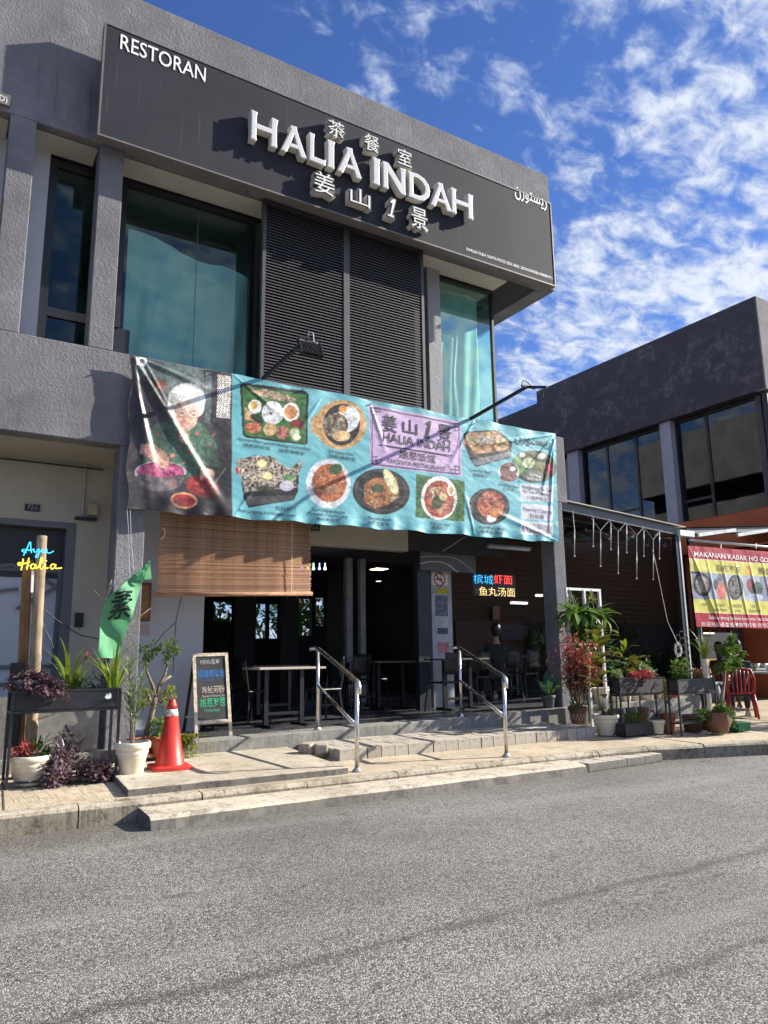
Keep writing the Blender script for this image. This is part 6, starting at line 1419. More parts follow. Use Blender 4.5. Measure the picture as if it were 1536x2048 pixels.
def stand(name, label, x0, x1, y0, dy, zb, zt, z0, mat, low=None):
    t = thing(name, label, 'planter', (x0, y0, z0), 'black planter stands on the right'); fr = MB(); w = .022
    for x in (x0, x1-w):
        for y in (y0, y0+dy): fr.box(x, x+w, y, y+w, z0, zt+.01)
    for z in (z0+.03 if low is None else low, zb-.015, zt):
        for y in (y0, y0+dy): fr.box(x0+w, x1-w, y+.002, y+w-.002, z-.01, z+.01)
        for x in (x0, x1-w): fr.box(x+.002, x+w-.002, y0+w, y0+dy, z-.009, z+.009)
    fr.build('frame', BLACKMETAL, t); mb = MB(); mb.box(x0+.025, x1-.025, y0+.006, y0+dy+.016, zb, zt-.008); mb.build('trough', mat, t, bevel=.006); mb = MB(); mb.box(x0+.05, x1-.05, y0+.03, y0+dy, zt-.007, zt+.006); mb.build('soil', SOIL, t); return t
p0, p1 = P_Z(1241, 1470, .2), P_Z(1332, 1468, .2); sy = 7.62
xa, xb = at_y(1241, 1400, sy).x, at_y(1333, 1400, sy).x; zt1, zb1 = at_y(1290, 1356, sy).z, at_y(1290, 1387, sy).z
stand('planter_stand', 'black planter stand with crimson trailing plants, the nearer of the right pair', xa, xb, sy, .17, zb1, zt1, .19, TROUGH2)
p_ = at_y(1285, 1355, sy); trailing('crimson_plant', 'crimson trailing plant spilling over the nearer right-hand planter', (p_.x, sy+.02, zt1+.05), 30, .2, .22, LEAFPINK, r, .05, .018); p_ = at_y(1318, 1350, sy)
mb = MB(); bush(mb, (xa+.12, sy+.14, zt1+.05), .12, .1, .07, 110, .055, .024, r); bush(mb, (xb-.22, sy+.14, zt1+.08), .2, .12, .11, 230, .06, .026, r); o = mb.build('foliage', LEAFVAR, None); tag(o, 'pale variegated leaves at both ends of the nearer right-hand trough', 'plant')
mb = MB(); bush(mb, (xb-.05, sy+.3, zt1+.1), .2, .15, .16, 170, .07, .03, r); o = mb.build('foliage', LEAFDK, None); tag(o, 'dark leafy plant between the two right-hand planters', 'plant')
t = thing('floor_trough', 'low dark trough of small plants on the ground under the nearer planter', 'planter', (xa+.03, sy-.04, .2)); mb = MB(); mb.box(xa+.03, xa+.62, sy-.03, sy+.17, .2, .37); mb.build('trough', TROUGH2, t, bevel=.006)
mb = MB(); bush(mb, (xa+.3, sy+.06, .42), .28, .08, .08, 200, .07, .02, r); mb.build('foliage', LEAF, t, kind='stuff')
sy2 = 7.2; xc, xd = at_y(1358, 1400, sy2).x, at_y(1434, 1400, sy2).x; zt2, zb2 = at_y(1395, 1359, sy2).z, at_y(1395, 1385, sy2).z
stand('planter_stand', 'black planter stand with a grey dusty trough, the farther of the right pair', xc, xd, sy2, .17, zb2, zt2, .19, TROUGH2, low=.36)
mb = MB(); q_ = at_y(1377, 1340, sy2); bush(mb, (q_.x, sy2+.12, zt2+.13), .25, .15, .2, 520, .05, .022, r); o = mb.build('foliage', LEAF, None); tag(o, 'feathery green bush in the farther right-hand planter', 'plant')
mb = MB(); q_ = at_y(1410, 1350, sy2); bush(mb, (q_.x, sy2+.12, zt2+.07), .17, .11, .09, 220, .045, .022, r); o = mb.build('foliage', m_leaf('peach_leaf', (.16, .12, .04), (.42, .2, .12), .3), None); tag(o, 'peach and green succulents at the right end of the farther planter', 'plant')
# cream pots on the terrace edge
for k, px in enumerate((1208, 1233, 1256, 1274, 1293, 1318)):
    p = at_y(px, 1405, 9.02); R_ = (.15, .15, .125, .12, .14, .13)[k]; t = thing('empty_cream_pot', '%s empty cream pot in the row on the terrace edge, counting from the pillar' % ('first second third fourth fifth sixth'.split()[k]), 'pot', (p.x, 9.05, pz(p.x)), 'row of cream pots on the terrace edge')
    pot(t, (p.x, 9.07, pz(p.x)), R_, .26, WHITEPOT, n=18)
for k, (px, py, z, R_, H_, mt, lab, fol) in enumerate(((1316, 1467, .2, .115, .2, WHITEPOT, 'small white pot of dark red rosettes beside the floor trough', LEAFPURPLE), (1340, 1466, .2, .11, .28, TERRA, 'tall tapered terracotta pot between the two right-hand stands', LEAF), (1386, 1462, .2, .17, .24, BROWNPOT, 'wide brown pot under the farther planter stand', None), (1412, 1458, .2, .13, .22, BROWNPOT, 'smaller brown pot under the farther planter stand', None))):
    p = P_Z(px, py, z); t = thing('flower_pot', lab, 'pot', (p.x, p.y, z), 'pots standing under the right-hand stands'); pot(t, (p.x, p.y, z), R_, H_, mt, n=20)
    if fol:
        mb = MB(); bush(mb, (p.x, p.y, z+H_+(.05 if k == 0 else .28)), R_*1.1, R_, .07 if k == 0 else .22, 130, .07, .02, r); mb.build('foliage', fol, t, kind='stuff')
for k, (px, py, mt, R_) in enumerate(((1396, 1395, ORANGEPOT, .17), (1362, 1376, ORANGEPOT, .1), (1348, 1392, WHITEPOT, .14))):
    p = at_y(px, py, 8.5); t = thing('flower_pot', ('large orange-brown pot on the ledge behind the farther planter', 'small orange pot behind the farther planter', 'cream pot on the ledge between the two right-hand planters')[k], 'pot', (p.x, 8.5, p.z), 'pots on the ledge behind the planters'); pot(t, (p.x, 9.06, pz(p.x)), R_, .3, mt, n=20)
# trained tree in a big pot
c = P_Z(1438, 1466, .2)
t = thing('topiary_tree', 'small trained tree with clumped foliage in a big dark pot at right', 'potted tree', (c.x, c.y, .2)); pot(t, (c.x, c.y, .2), .19, .3, TERRADK, [(0, 0), (.5, 0), (.7, .1), (.95, .5), (1.0, .75), (.92, .95), (.95, 1), (.85, .97), (.84, .86)])
def tp(px, py, dy=0.): return at_y(px, py, c.y+dy)
mb = MB(); mb.tube([tp(1440, 1430), tp(1443, 1395), tp(1448, 1365), tp(1450, 1338), tp(1454, 1310), tp(1456, 1288)], [.03, .026, .022, .02, .014, .008], 7); mb.tube([tp(1448, 1430), tp(1447, 1395), tp(1449, 1362)], [.015, .014, .012], 6)
for q in ([(1449, 1352), (1440, 1340), (1436, 1332)], [(1450, 1345), (1466, 1335), (1476, 1328)], [(1453, 1318), (1468, 1312), (1480, 1308)], [(1454, 1308), (1445, 1298)]): mb.tube([tp(*w) for w in q], .008, 5)
mb.build('trunk', BARK, t, smooth=True); mb = MB()
for px, py, R_ in ((1448, 1332, .12), (1462, 1334, .11), (1438, 1338, .07), (1476, 1330, .08), (1458, 1308, .12), (1476, 1312, .1), (1484, 1306, .06), (1446, 1300, .08), (1458, 1288, .09), (1462, 1276, .06), (1470, 1296, .07)): bush(mb, tp(px, py, r.uniform(-.06, .06)), R_*1.1, R_, R_*.8, int(1500*R_), .05, .034, r, .3)
mb.build('crown', LEAF, t, kind='stuff'); mb = MB(); bush(mb, (c.x+.04, c.y-.06, .52), .24, .2, .13, 420, .05, .035, r, .4); bush(mb, (c.x-.26, c.y+.05, .46), .16, .14, .12, 170, .05, .035, r, .4); bush(mb, (c.x+.2, c.y-.1, .38), .07, .07, .14, 120, .045, .03, r, .4); mb.build('skirt_foliage', LEAF, t, kind='stuff')
c = P_Z(1477, 1461, .2); t = thing('green_tray', 'ribbed green plastic tray on the pavement at right', 'tray', (c.x, c.y, .2)); mb = MB(); w_, d_, h_ = .16, .1, .11
mb.prism([(c.x-w_*.9, .2), (c.x+w_*.9, .2), (c.x+w_, .2+h_), (c.x-w_, .2+h_)], c.y-d_, c.y+d_); mb.build('tray_body', GREENTRAY, t)
for k in range(9): x = c.x-.14+k*.035; mb = MB(); mb.box(x-.005, x+.005, c.y-d_-.008, c.y-d_, .205, .2+h_); mb.build('rib', GREENTRAY, t)
mb = MB(); mb.box(c.x-w_-.01, c.x+w_+.01, c.y-d_-.012, c.y+d_+.012, .2+h_, .2+h_+.012); mb.build('rim', GREENTRAY, t)
c = at_y(1410, 1330, 7.9); t = thing('strap_leaf_plant', 'tall strap-leaf plant in a white pipe behind the farther right-hand planter', 'potted plant', (c.x, 7.9, .2)); mb = MB(); q_ = at_y(1405, 1318, 7.9); mb.tube([(c.x, 7.9, .2), (c.x, 7.9, q_.z)], .05, 12); mb.build('pipe_pot', WHITEPOT, t)
BIG = [strap_mesh('long_strap', .55, .05, b, LEAFPANDAN) for b in (.5, 1.0, 1.5)]; rosette(t, BIG, (c.x, 7.9, q_.z), 9, .05, .7, r, .6, 1.1, .02)
c = at_y(1362, 1300, 9.1); t = thing('cable_coil', 'coil of white cable tied to the canopy post', 'cable', c); mb = MB()
for k in range(7): R_ = .1+.02*r.random(); cx, cz = c.x+r.gauss(0, .012), c.z+r.gauss(0, .015); mb.tube([(cx+R_*.8*math.cos(a), 9.16+r.gauss(0, .01), cz+R_*math.sin(a)) for a in [2*PI*q/18 for q in range(18)]], .004, 4, closed=True)
mb.build('loops', WHITECABLE, t); mb = MB(); mb.tube([(c.x, 9.15, c.z+.1), at_y(*ZT(1100, 1240), 9.15), at_y(*ZT(1010, 800), 9.18), at_y(*ZT(950, 510), 9.2)], .005, 5); mb.build('lead', WHITECABLE, t)
c = at_y(1385, 1300, 9.0); t = thing('hexagon_trellis', 'dark hexagon-mesh trellis panel between the canopy posts', 'trellis', (c.x, 9.2, c.z)); 
for i in range(3):
    for j in range(5):
        cx, cz = c.x-.13+i*.115, c.z-.3+j*.13+(.065 if i % 2 else 0); mb = MB(); mb.tube([(cx+.07*math.cos(PI/3*k), 9.2, cz+.07*math.sin(PI/3*k)) for k in range(6)], .008, 5, closed=True); mb.build('hexagon', BLACKMETAL, t)
# ---------------------------------------------------------------- people
SKIN = plain('skin', (.36, .2, .13), .55, .08, 8); HAIR = plain('dark_hair', (.012, .01, .009), .5, .2, 30); DARKCLOTH = plain('black_shirt_cloth', (.014, .015, .017), .85, .2, 12); GREENCLOTH = plain('dark_green_cloth', (.02, .035, .03), .85, .2, 12); TROUSER = plain('dark_trouser_cloth', (.03, .03, .036), .85, .2, 10); SHOE = plain('pale_shoe', (.45, .45, .44), .6, .1)
def skin_mesh(name, pts, edges, mat, parent, sub=1, root=0):
    me = bpy.data.meshes.new(name); me.from_pydata([p[:3] for p in pts], edges, []); me.materials.append(mat)
    o = bpy.data.objects.new(name, me); COL.objects.link(o); o.parent = parent
    o.modifiers.new('skin', 'SKIN'); sv = me.skin_vertices[0].data
    for i, p in enumerate(pts): sv[i].radius = (p[3], p[4] if len(p) > 4 else p[3]); sv[i].use_root = (i == root)
    s = o.modifiers.new('sub', 'SUBSURF'); s.levels = sub; s.render_levels = sub
    me.shade_smooth(); return o
def seated(label, loc, rz, shirt, long_hair=False, h=1.0):
    t = thing('person', label, 'person', loc); t.rotation_euler = (0, 0, rz); t.scale = (h, h, h)
    # local: faces +y, seat at z .46
    pts = [(0, 0, .52, .13, .11), (0, -.02, .72, .13, .10), (0, -.01, .92, .15, .11), (0, .0, 1.03, .08, .07), (0, .02, 1.12, .05, .05), (0, .03, 1.20, .075, .085), (0, .035, 1.30, .08, .095), (0, .03, 1.36, .05, .06)]
    edges = [(0, 1), (1, 2), (2, 3), (3, 4), (4, 5), (5, 6), (6, 7)]
    for s in (-1, 1):
        b = len(pts); pts += [(s*.17, 0, .98, .055), (s*.23, .1, .76, .042), (s*.16, .33, .74, .03), (s*.13, .40, .745, .034, .018)]; edges += [(2, b), (b, b+1), (b+1, b+2), (b+2, b+3)]
        for q in range(4): k = len(pts); pts += [(s*(.10+.02*q), .45, .745, .009), (s*(.10+.02*q), .49-.01*abs(q-1.5), .735, .008)]; edges += [(b+3, k), (k, k+1)]
        k = len(pts); pts += [(s*.09, .41, .75, .01), (s*.075, .44, .745, .009)]; edges += [(b+3, k), (k, k+1)]
        b = len(pts); pts += [(s*.1, .05, .5, .085), (s*.13, .42, .5, .06), (s*.13, .44, .28, .05), (s*.13, .43, .08, .036), (s*.13, .52, .04, .035, .03), (s*.13, .60, .03, .03, .02)]; edges += [(0, b)]+[(b+i, b+i+1) for i in range(5)]
    skin_mesh('body', pts, edges, SKIN, t)
    sp = [(0, 0, .50, .15, .13), (0, -.02, .72, .15, .12), (0, -.01, .92, .17, .125), (0, .0, 1.02, .1, .085)]; se = [(0, 1), (1, 2), (2, 3)]
    for s in (-1, 1): b = len(sp); sp += [(s*.18, 0, .98, .07), (s*.225, .06, .83, .06)]; se += [(2, b), (b, b+1)]
    skin_mesh('shirt', sp, se, shirt, t)
    tp_ = [(0, 0, .50, .14, .12)]; te = []
    for s in (-1, 1): b = len(tp_); tp_ += [(s*.1, .05, .5, .1), (s*.13, .43, .5, .073), (s*.13, .445, .3, .062), (s*.13, .43, .14, .052)]; te += [(0, b), (b, b+1), (b+1, b+2), (b+2, b+3)]
    skin_mesh('trousers', tp_, te, TROUSER, t)
    mb = MB(); mb.lathe([(.0, .12), (.06, .11), (.095, .06), (.105, 0), (.1, -.05), (.08, -.1), (.06, -.13 if not long_hair else -.3)], (0, -.005, 1.31), 16, sx=.92, sy=1.02); mb.build('hair', HAIR, t, world=False, smooth=True)
    for s in (-1, 1): mb = MB(); mb.prism([(.40, .0), (.64, .0), (.65, .03), (.56, .07), (.46, .1), (.39, .09)], s*.13-.045, s*.13+.045, 'x'); mb.build('shoe', SHOE, t, world=False, bevel=.012)
    for s in (-1, 1): mb = MB(); mb.lathe([(0, -.03), (.012, -.02), (.014, 0), (.01, .025), (0, .03)], (s*.088, .03, 1.27), 8); mb.build('ear', SKIN, t, world=False, smooth=True)
    mb = MB(); mb.add([(0, .118, 1.29), (-.016, .115, 1.245), (.016, .115, 1.245), (0, .145, 1.252)], [(0, 1, 3), (0, 3, 2), (1, 2, 3)]); mb.build('nose', SKIN, t, world=False)
    for s in (-1, 1): mb = MB(); mb.lathe([(0, -.008), (.012, 0), (0, .008)], (s*.034, .118, 1.295), 8); mb.build('eye', HAIR, t, world=False)
    mb = MB(); mb.box(-.024, .024, .112, .121, 1.215, 1.223); mb.build('mouth', plain('lip', (.3, .1, .08), .5), t, world=False)
    return t
# ---------------------------------------------------------------- red plastic chair, stall table
def plastic_chair(label, loc, rz, mat, group=None):
    t = thing('plastic_chair', label, 'chair', loc, group); t.rotation_euler = (0, 0, rz)
    mb = MB(); mb.box(-.21, .21, -.2, .21, .42, .445); mb.build('seat', mat, t, world=False, bevel=.012)
    for sx in (-1, 1):
        for sy in (-1, 1): mb = MB(); mb.tube([(sx*.19, sy*.18, .43), (sx*.235, sy*.24, 0)], [.028, .02], 8); mb.build('leg', mat, t, world=False, smooth=True)
        mb = MB(); mb.tube([(sx*.2, .18, .43), (sx*.235, .19, .62), (sx*.235, .05, .65), (sx*.23, -.2, .64)], .018, 8); mb.build('armrest', mat, t, world=False, smooth=True)
    mb = MB(); mb.tube([(-.2, -.19, .43), (-.225, -.25, .66), (-.17, -.29, .84), (0, -.30, .87), (.17, -.29, .84), (.225, -.25, .66), (.2, -.19, .43)], .022, 8); mb.build('back_frame', mat, t, world=False, smooth=True)
    for q in range(5): x = -.13+q*.065; mb = MB(); mb.tube([(x*.9, -.2, .44), (x, -.255, .64), (x*.9, -.296, .855)], .013, 6); mb.build('back_slat', mat, t, world=False, smooth=True)
    return t
cc = at_y(1484, 1415, 8.35)
plastic_chair('red plastic armchair at the food stall right of the topiary', (cc.x, 8.35, .21), math.radians(-52), REDPLASTIC)
seated('person in a dark green top seated in the red plastic chair, seen from behind', (cc.x+.02, 8.36, .2), math.radians(-52), GREENCLOTH, True, .97)
q = at_y(1442, 1340, 9.9); plastic_chair('dark red plastic chair in the shade behind the topiary', (q.x, 9.9, .21), math.radians(-80), plain('maroon_plastic', (.12, .01, .012), .4))
seated('person in a black shirt seated in the shade behind the topiary', (q.x, 9.9, .2), math.radians(-80), DARKCLOTH, True, .97)
PALEBLUE = plain('pale_blue_table', (.35, .45, .5), .5, .08)
def table(label, c, w, d, h, mat, legm, single=False, group=None, cat='table'):
    t = thing('table', label, cat, c, group); x, y, z = c; mb = MB(); mb.box(x-w/2, x+w/2, y-d/2, y+d/2, z+h-.03, z+h); mb.build('table_top', mat, t, bevel=.005)
    if single:
        for s in (-1, 1):
            mb = MB(); mb.box(x+s*w*.27-.03, x+s*w*.27+.03, y-.03, y+.03, z+.03, z+h-.03); mb.build('pedestal', legm, t); mb = MB(); mb.box(x+s*w*.27-.035, x+s*w*.27+.035, y-d*.4, y+d*.4, z, z+.03); mb.build('foot', legm, t)
        mb = MB(); mb.box(x-w*.27+.03, x+w*.27-.03, y-.02, y+.02, z+.15, z+.19); mb.build('stretcher', legm, t)
    else:
        for sx in (-1, 1):
            for sy in (-1, 1): mb = MB(); mb.box(x+sx*(w/2-.04)-.02, x+sx*(w/2-.04)+.02, y+sy*(d/2-.04)-.02, y+sy*(d/2-.04)+.02, z, z+h-.03); mb.build('leg', legm, t)
    return t
q = at_y(1530, 1370, 9.2); table('pale blue stall table with stacked white trays at the right edge', (q.x+.45, 9.2, .2), 1.3, .7, .76, PALEBLUE, GALV)
for k in range(3):
    mb = MB(); x = q.x+.1+k*.33; mb.prism([(x, .965), (x+.26, .965), (x+.28, 1.06), (x-.02, 1.06)], 8.95, 9.2); o = mb.build('white_tray', WHITEPAINT, None, bevel=.01); tag(o, ('white food tray on the stall table, nearest the red chair', 'white food tray in the middle of the stall table', 'white food tray at the far end of the stall table')[k], 'tray', 'white trays on the stall table')
q = at_y(1424, 1392, 8.9); t = thing('step_stool', 'pale blue step stool behind the farther planter', 'stool', (q.x, 8.9, .2)); mb = MB(); mb.box(q.x-.2, q.x+.25, 8.8, 9.05, .78, .82); mb.build('seat', PALEBLUE, t)
for s in (-.17, .22): mb = MB(); mb.bar((q.x+s*1.25, 8.85, .2), (q.x+s*.8, 8.9, .78), .05, .05); mb.build('leg', PALEBLUE, t)
# stall cabinet, shelf, hanging cloths behind
t = thing('stall_cabinet', 'dark stall display cabinet with a yellow panel behind the topiary', 'cabinet', at_y(1428, 1400, 11)); a, b = at_y(1405, 1265, 11), at_y(1480, 1320, 11); mb = MB(); mb.box(a.x, b.x, 11, 11.4, .2, a.z); mb.build('case', BLACKPLASTIC, t); mb = MB(); c0, c1 = at_y(1415, 1318, 10.98), at_y(1444, 1345, 10.98); mb.box(c0.x, c1.x, 10.98, 10.998, c1.z, c0.z); mb.build('yellow_panel', plain('mustard_panel', (.42, .27, .03), .6), t); mb = MB(); c0, c1 = at_y(1408, 1265, 10.98), at_y(1428, 1268, 10.98); mb.box(c0.x, c1.x, 10.97, 10.998, c1.z, c0.z); mb.build('lamp_tube', m_emit('cabinet_tube', (1, .95, .85), 1.0), t)
mb = MB(); a = at_y(1462, 1275, 11.6); mb.box(a.x, a.x+6, 11.6, 11.7, .2, 3.4); o = mb.build('stall_screen', plain('dim_brown_cloth', (.05, .035, .032), .9), None); tag(o, 'dim brown partition at the back of the stall under the red banner', 'partition')
mb = MB(); a = at_y(1496, 1336, 10.6); mb.box(a.x, a.x+3, 10.4, 10.8, a.z-.05, a.z); o = mb.build('serving_shelf', plain('shelf_grey', (.25, .24, .22), .6), None); tag(o, 'grey serving shelf at the back of the stall', 'shelf')
for k in range(5):
    mb = MB(); mb.lathe([(0, 0), (.08, 0), (.11, .09), (.1, .09)], (a.x+.2+k*.3, 10.55, a.z+.002), 14); o = mb.build('steel_bowl', GALV, None, smooth=True); tag(o, '%s steel bowl on the stall shelf from the left' % ('first second third fourth fifth'.split()[k]), 'bowl', 'bowls on the stall shelf')

# ---------------------------------------------------------------- neighbour shopfront at far left
nd = thing('shutter_door', 'grey panelled steel gate with black transom at the neighbouring unit', 'door', (-1, 10.3, pz(0)))
z_tr = at_y(0, 1085, 10.32).z; mb = MB(); mb.box(-2.5, 1.62, 10.45, 10.5, 2.4, 3.12); mb.build('transom', BLACKPLASTIC, nd)
mb = MB(); mb.box(1.5, 1.62, 10.3, 10.45, pz(1), 3.119); mb.box(-2.5, 1.5, 10.301, 10.45, 3.04, 3.119); mb.build('frame', GREYFRAME, nd)
for x0_, x1_ in ((-2.5, -.35), (-.34, 1.49)):
    mb = MB(); mb.box(x0_, x1_, 10.47, 10.49, pz(0)+.75, 2.5); mb.build('panel', plain('blue_grey_panel', (.5, .52, .57), .6, .05), nd); mb = MB(); mb.box(x0_, x1_, 10.47, 10.49, pz(0), pz(0)+.73); mb.build('panel', MATS['blue_grey_panel'], nd)
mb = MB()
for z in (pz(0)+.74, pz(0)+.95, 2.5): mb.box(-2.5, 1.5, 10.44, 10.465, z-.025, z+.025)
for x in (-.35, .55, 1.48): mb.box(x-.03, x+.03, 10.438, 10.466, pz(0), 2.5)
mb.bar((.2, 10.43, 2.42), (.9, 10.43, 2.55), .04, .04); mb.bar((.9, 10.43, 2.55), (1.45, 10.43, 2.3), .04, .04); mb.bar((1.0, 10.42, 2.0), (1.45, 10.42, 2.3), .04, .04); mb.bar((.1, 10.42, 2.1), (1.0, 10.42, 2.25), .035, .035); mb.bar((.1, 10.42, 2.1), (.3, 10.42, 2.4), .035, .035)
mb.build('gate_bars', GREYFRAME, nd)
a, b = at_y(50, 1010, 10.28), at_y(80, 1022, 10.28); t = thing('unit_number', 'small black number plate reading P2-1 above the neighbouring gate', 'sign', (a.x, 10.28, b.z)); mb = MB(); mb.box(a.x, b.x, 10.285, 10.299, b.z-.01, a.z+.02); mb.build('plate', BLACKPLASTIC, t); text_fit('P2-1', a.x+.04, b.x-.04, b.z+.012, .075, 10.285, plain('dim_grey_lettering', (.35, .35, .35), .6), t, lift=.003)
a, b = at_y(622, 1049, 10.2), at_y(640, 1061, 10.2); t = thing('unit_number', 'small black number plate reading P2-6 on the cream lintel', 'sign', (a.x, 10.2, b.z)); mb = MB(); mb.box(a.x-.06, b.x, 10.205, 10.219, b.z-.01, a.z+.02); mb.build('plate', BLACKPLASTIC, t); text_fit('P2-6', a.x-.02, b.x-.03, b.z+.012, .07, 10.205, MATS['dim_grey_lettering'], t, lift=.003)
t = thing('meter_box', 'beige electric box with white conduit on the neighbouring wall', 'electric box', at_y(184, 1030, 10.28)); a, b = at_y(176, 1006, 10.25), at_y(194, 1032, 10.25); mb = MB(); mb.box(a.x, b.x, 10.2, 10.299, b.z, a.z); mb.build('box', plain('beige_box', (.42, .36, .24), .6), t, bevel=.01)
mb = MB(); c0, c1 = at_y(172, 930, 10.28), at_y(169, 1030, 10.28); mb.tube([(c0.x, 10.285, 3.9), (c0.x, 10.285, c1.z)], .014, 8); mb.build('conduit', CREAM, t); mb = MB(); c0, c1 = at_y(150, 1033, 10.25), at_y(193, 1042, 10.25); mb.box(c0.x, c1.x, 10.22, 10.298, c1.z, c0.z); mb.build('bracket', BLACKPLASTIC, t)
t = thing('wall_notice', 'narrow red and gold paper hanging on the wall right of the left pillar', 'poster', at_y(285, 1200, 10.26)); a, b = at_y(279, 1165, 10.27), at_y(300, 1243, 10.27); mb = MB(); mb.box(a.x, b.x, 10.27, 10.29, b.z, a.z); mb.build('board', plain('red_brown_poster', (.22, .06, .035), .6), t); mb = MB(); mb.box(a.x+.03, b.x-.03, 10.266, 10.2695, b.z+.04, a.z-.04); mb.build('print', plain('dull_gold_print', (.3, .2, .08), .6, .4, 12), t); mb = MB(); c0, c1 = at_y(280, 1248, 10.27), at_y(299, 1270, 10.27); mb.box(c0.x, c1.x, 10.285, 10.295, c1.z, c0.z); mb.build('leaflet', plain('pink_leaflet', (.5, .36, .36), .7, .1, 20), t)
mb = MB(); c0 = at_y(158, 1240, 10.28); mb.box(c0.x-.05, c0.x+.05, 10.26, 10.299, c0.z-.09, c0.z+.09); o = mb.build('door_switch', BLACKPLASTIC, None, bevel=.006); tag(o, 'small black switch box beside the neighbouring gate', 'switch')
mb = MB(); mb.box(-2.4, 1.78, 9.0, 9.06, pz(1), .98); o = mb.build('steel_counter_panel', plain('dull_steel_panel', (.30, .29, .27), .4, .25, 2.5, metal=.5), None); tag(o, 'dull steel sheet panel standing behind the left planter stand', 'panel')

# ---------------------------------------------------------------- inside the restaurant
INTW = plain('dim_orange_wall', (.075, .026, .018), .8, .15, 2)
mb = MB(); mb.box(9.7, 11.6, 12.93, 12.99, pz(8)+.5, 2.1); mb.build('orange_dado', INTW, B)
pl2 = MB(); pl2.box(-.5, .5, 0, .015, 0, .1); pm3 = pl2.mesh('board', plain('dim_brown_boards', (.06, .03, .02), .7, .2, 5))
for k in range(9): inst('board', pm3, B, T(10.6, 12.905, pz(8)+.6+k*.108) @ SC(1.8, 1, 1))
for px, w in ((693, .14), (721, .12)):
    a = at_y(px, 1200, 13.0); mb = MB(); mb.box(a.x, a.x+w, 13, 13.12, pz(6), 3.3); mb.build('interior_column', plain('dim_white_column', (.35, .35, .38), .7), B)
for px0, px1 in ((470, 512), (562, 598), (655, 690)):
    a, b = at_y(px0, 1200, 15), at_y(px1, 1200, 15); mb = MB(); mb.box(a.x, b.x, 15, 15.2, pz(5), 3.3); mb.build('interior_pier', DARKWALL, B)
a, b = at_y(836, 1200, 10.5), at_y(858, 1200, 10.5); mb = MB(); mb.box(a.x, b.x, 10.5, 10.62, pz(7), 3.3); mb.build('door_frame', plain('dark_blue_frame', (.02, .025, .04), .5), B)
# notice column
a, b = at_y(862, 1150, 10.7), at_y(902, 1150, 10.7); t = thing('notice_column', 'white column covered with notices inside the restaurant entrance', 'column', (a.x, 10.7, pz(7.5))); PY = 10.7
mb = MB(); mb.box(a.x, b.x, PY, PY+.35, pz(7.5), 3.3); mb.build('shaft', plain('white_column_paint', (.45, .46, .48), .6), t)
def notice(px0, py0, px1, py1, mat, name='notice', d=.004):
    p, q = at_y(px0, py0, PY), at_y(px1, py1, PY); mb = MB(); mb.box(p.x, q.x, PY-d, PY-.0005, q.z, p.z); return mb.build(name, mat, t)
ZP = lambda x, y: (820+x*.1953, 1060+y*.1953)
def ring(px, py, r0, mat):
    c = at_y(px, py, PY); mb = MB(); n = 24; vs = []
    for k in range(n): a_ = 2*PI*k/n; vs += [(c.x+r0*math.cos(a_), PY-.006, c.z+r0*math.sin(a_)), (c.x+r0*.8*math.cos(a_), PY-.006, c.z+r0*.8*math.sin(a_))]
    mb.add(vs, [(2*k, 2*k+1, (2*k+3) % (2*n), (2*k+2) % (2*n)) for k in range(n)]); s = r0*.62; mb.add([(c.x-s-.01, PY-.0065, c.z+s-.01), (c.x-s+.01, PY-.0065, c.z+s+.01), (c.x+s+.01, PY-.0065, c.z-s+.01), (c.x+s-.01, PY-.0065, c.z-s-.01)], [(0, 1, 2, 3)]); mb.build('prohibition_ring', mat, t)
    mb = MB(); mb.box(c.x-r0*.55, c.x+r0*.5, PY-.0062, PY-.005, c.z-.014, c.z+.014); mb.tube([(c.x+r0*.2, PY-.006, c.z+.03), (c.x+r0*.3, PY-.006, c.z+.07), (c.x+r0*.1, PY-.006, c.z+.1)], .005, 4); mb.build('cigarette', INK, t)
notice(*ZP(225, 440), *ZP(390, 585), WHITEPAINT); ring(*ZP(300, 505), .125, plain('sign_red', (.5, .02, .02), .5))
p, q = at_y(*ZP(222, 582), PY), at_y(*ZP(385, 582), PY); text_fit('DILARANG MEROKOK', p.x, q.x, p.z, .03, PY, INK, t, lift=.006, bold=.01)
notice(*ZP(268, 595), *ZP(385, 655), plain('notice_yellow', (.55, .40, .02), .6)); notice(*ZP(228, 600), *ZP(265, 650), plain('notice_grey', (.3, .3, .3), .6)); notice(*ZP(255, 668), *ZP(388, 882), plain('photo_print_blue', (.10, .13, .17), .5, .8, 16)); notice(*ZP(268, 905), *ZP(388, 990), plain('pale_sheet', (.55, .56, .58), .7, .08, 30)); notice(*ZP(280, 1003), *ZP(388, 1065), plain('photo_print_dark', (.04, .06, .10), .5, .8, 18)); notice(*ZP(282, 1150), *ZP(400, 1260), plain('red_pattern_print', (.5, .22, .22), .6, .5, 30))
for k in range(4):
    p, q = at_y(*ZP(280, 925+k*18), PY), at_y(*ZP(350-k*8, 925+k*18), PY); mb = MB(); mb.box(p.x, q.x, PY-.006, PY-.0045, p.z, p.z+.008); mb.build('text_rule', INK, t)
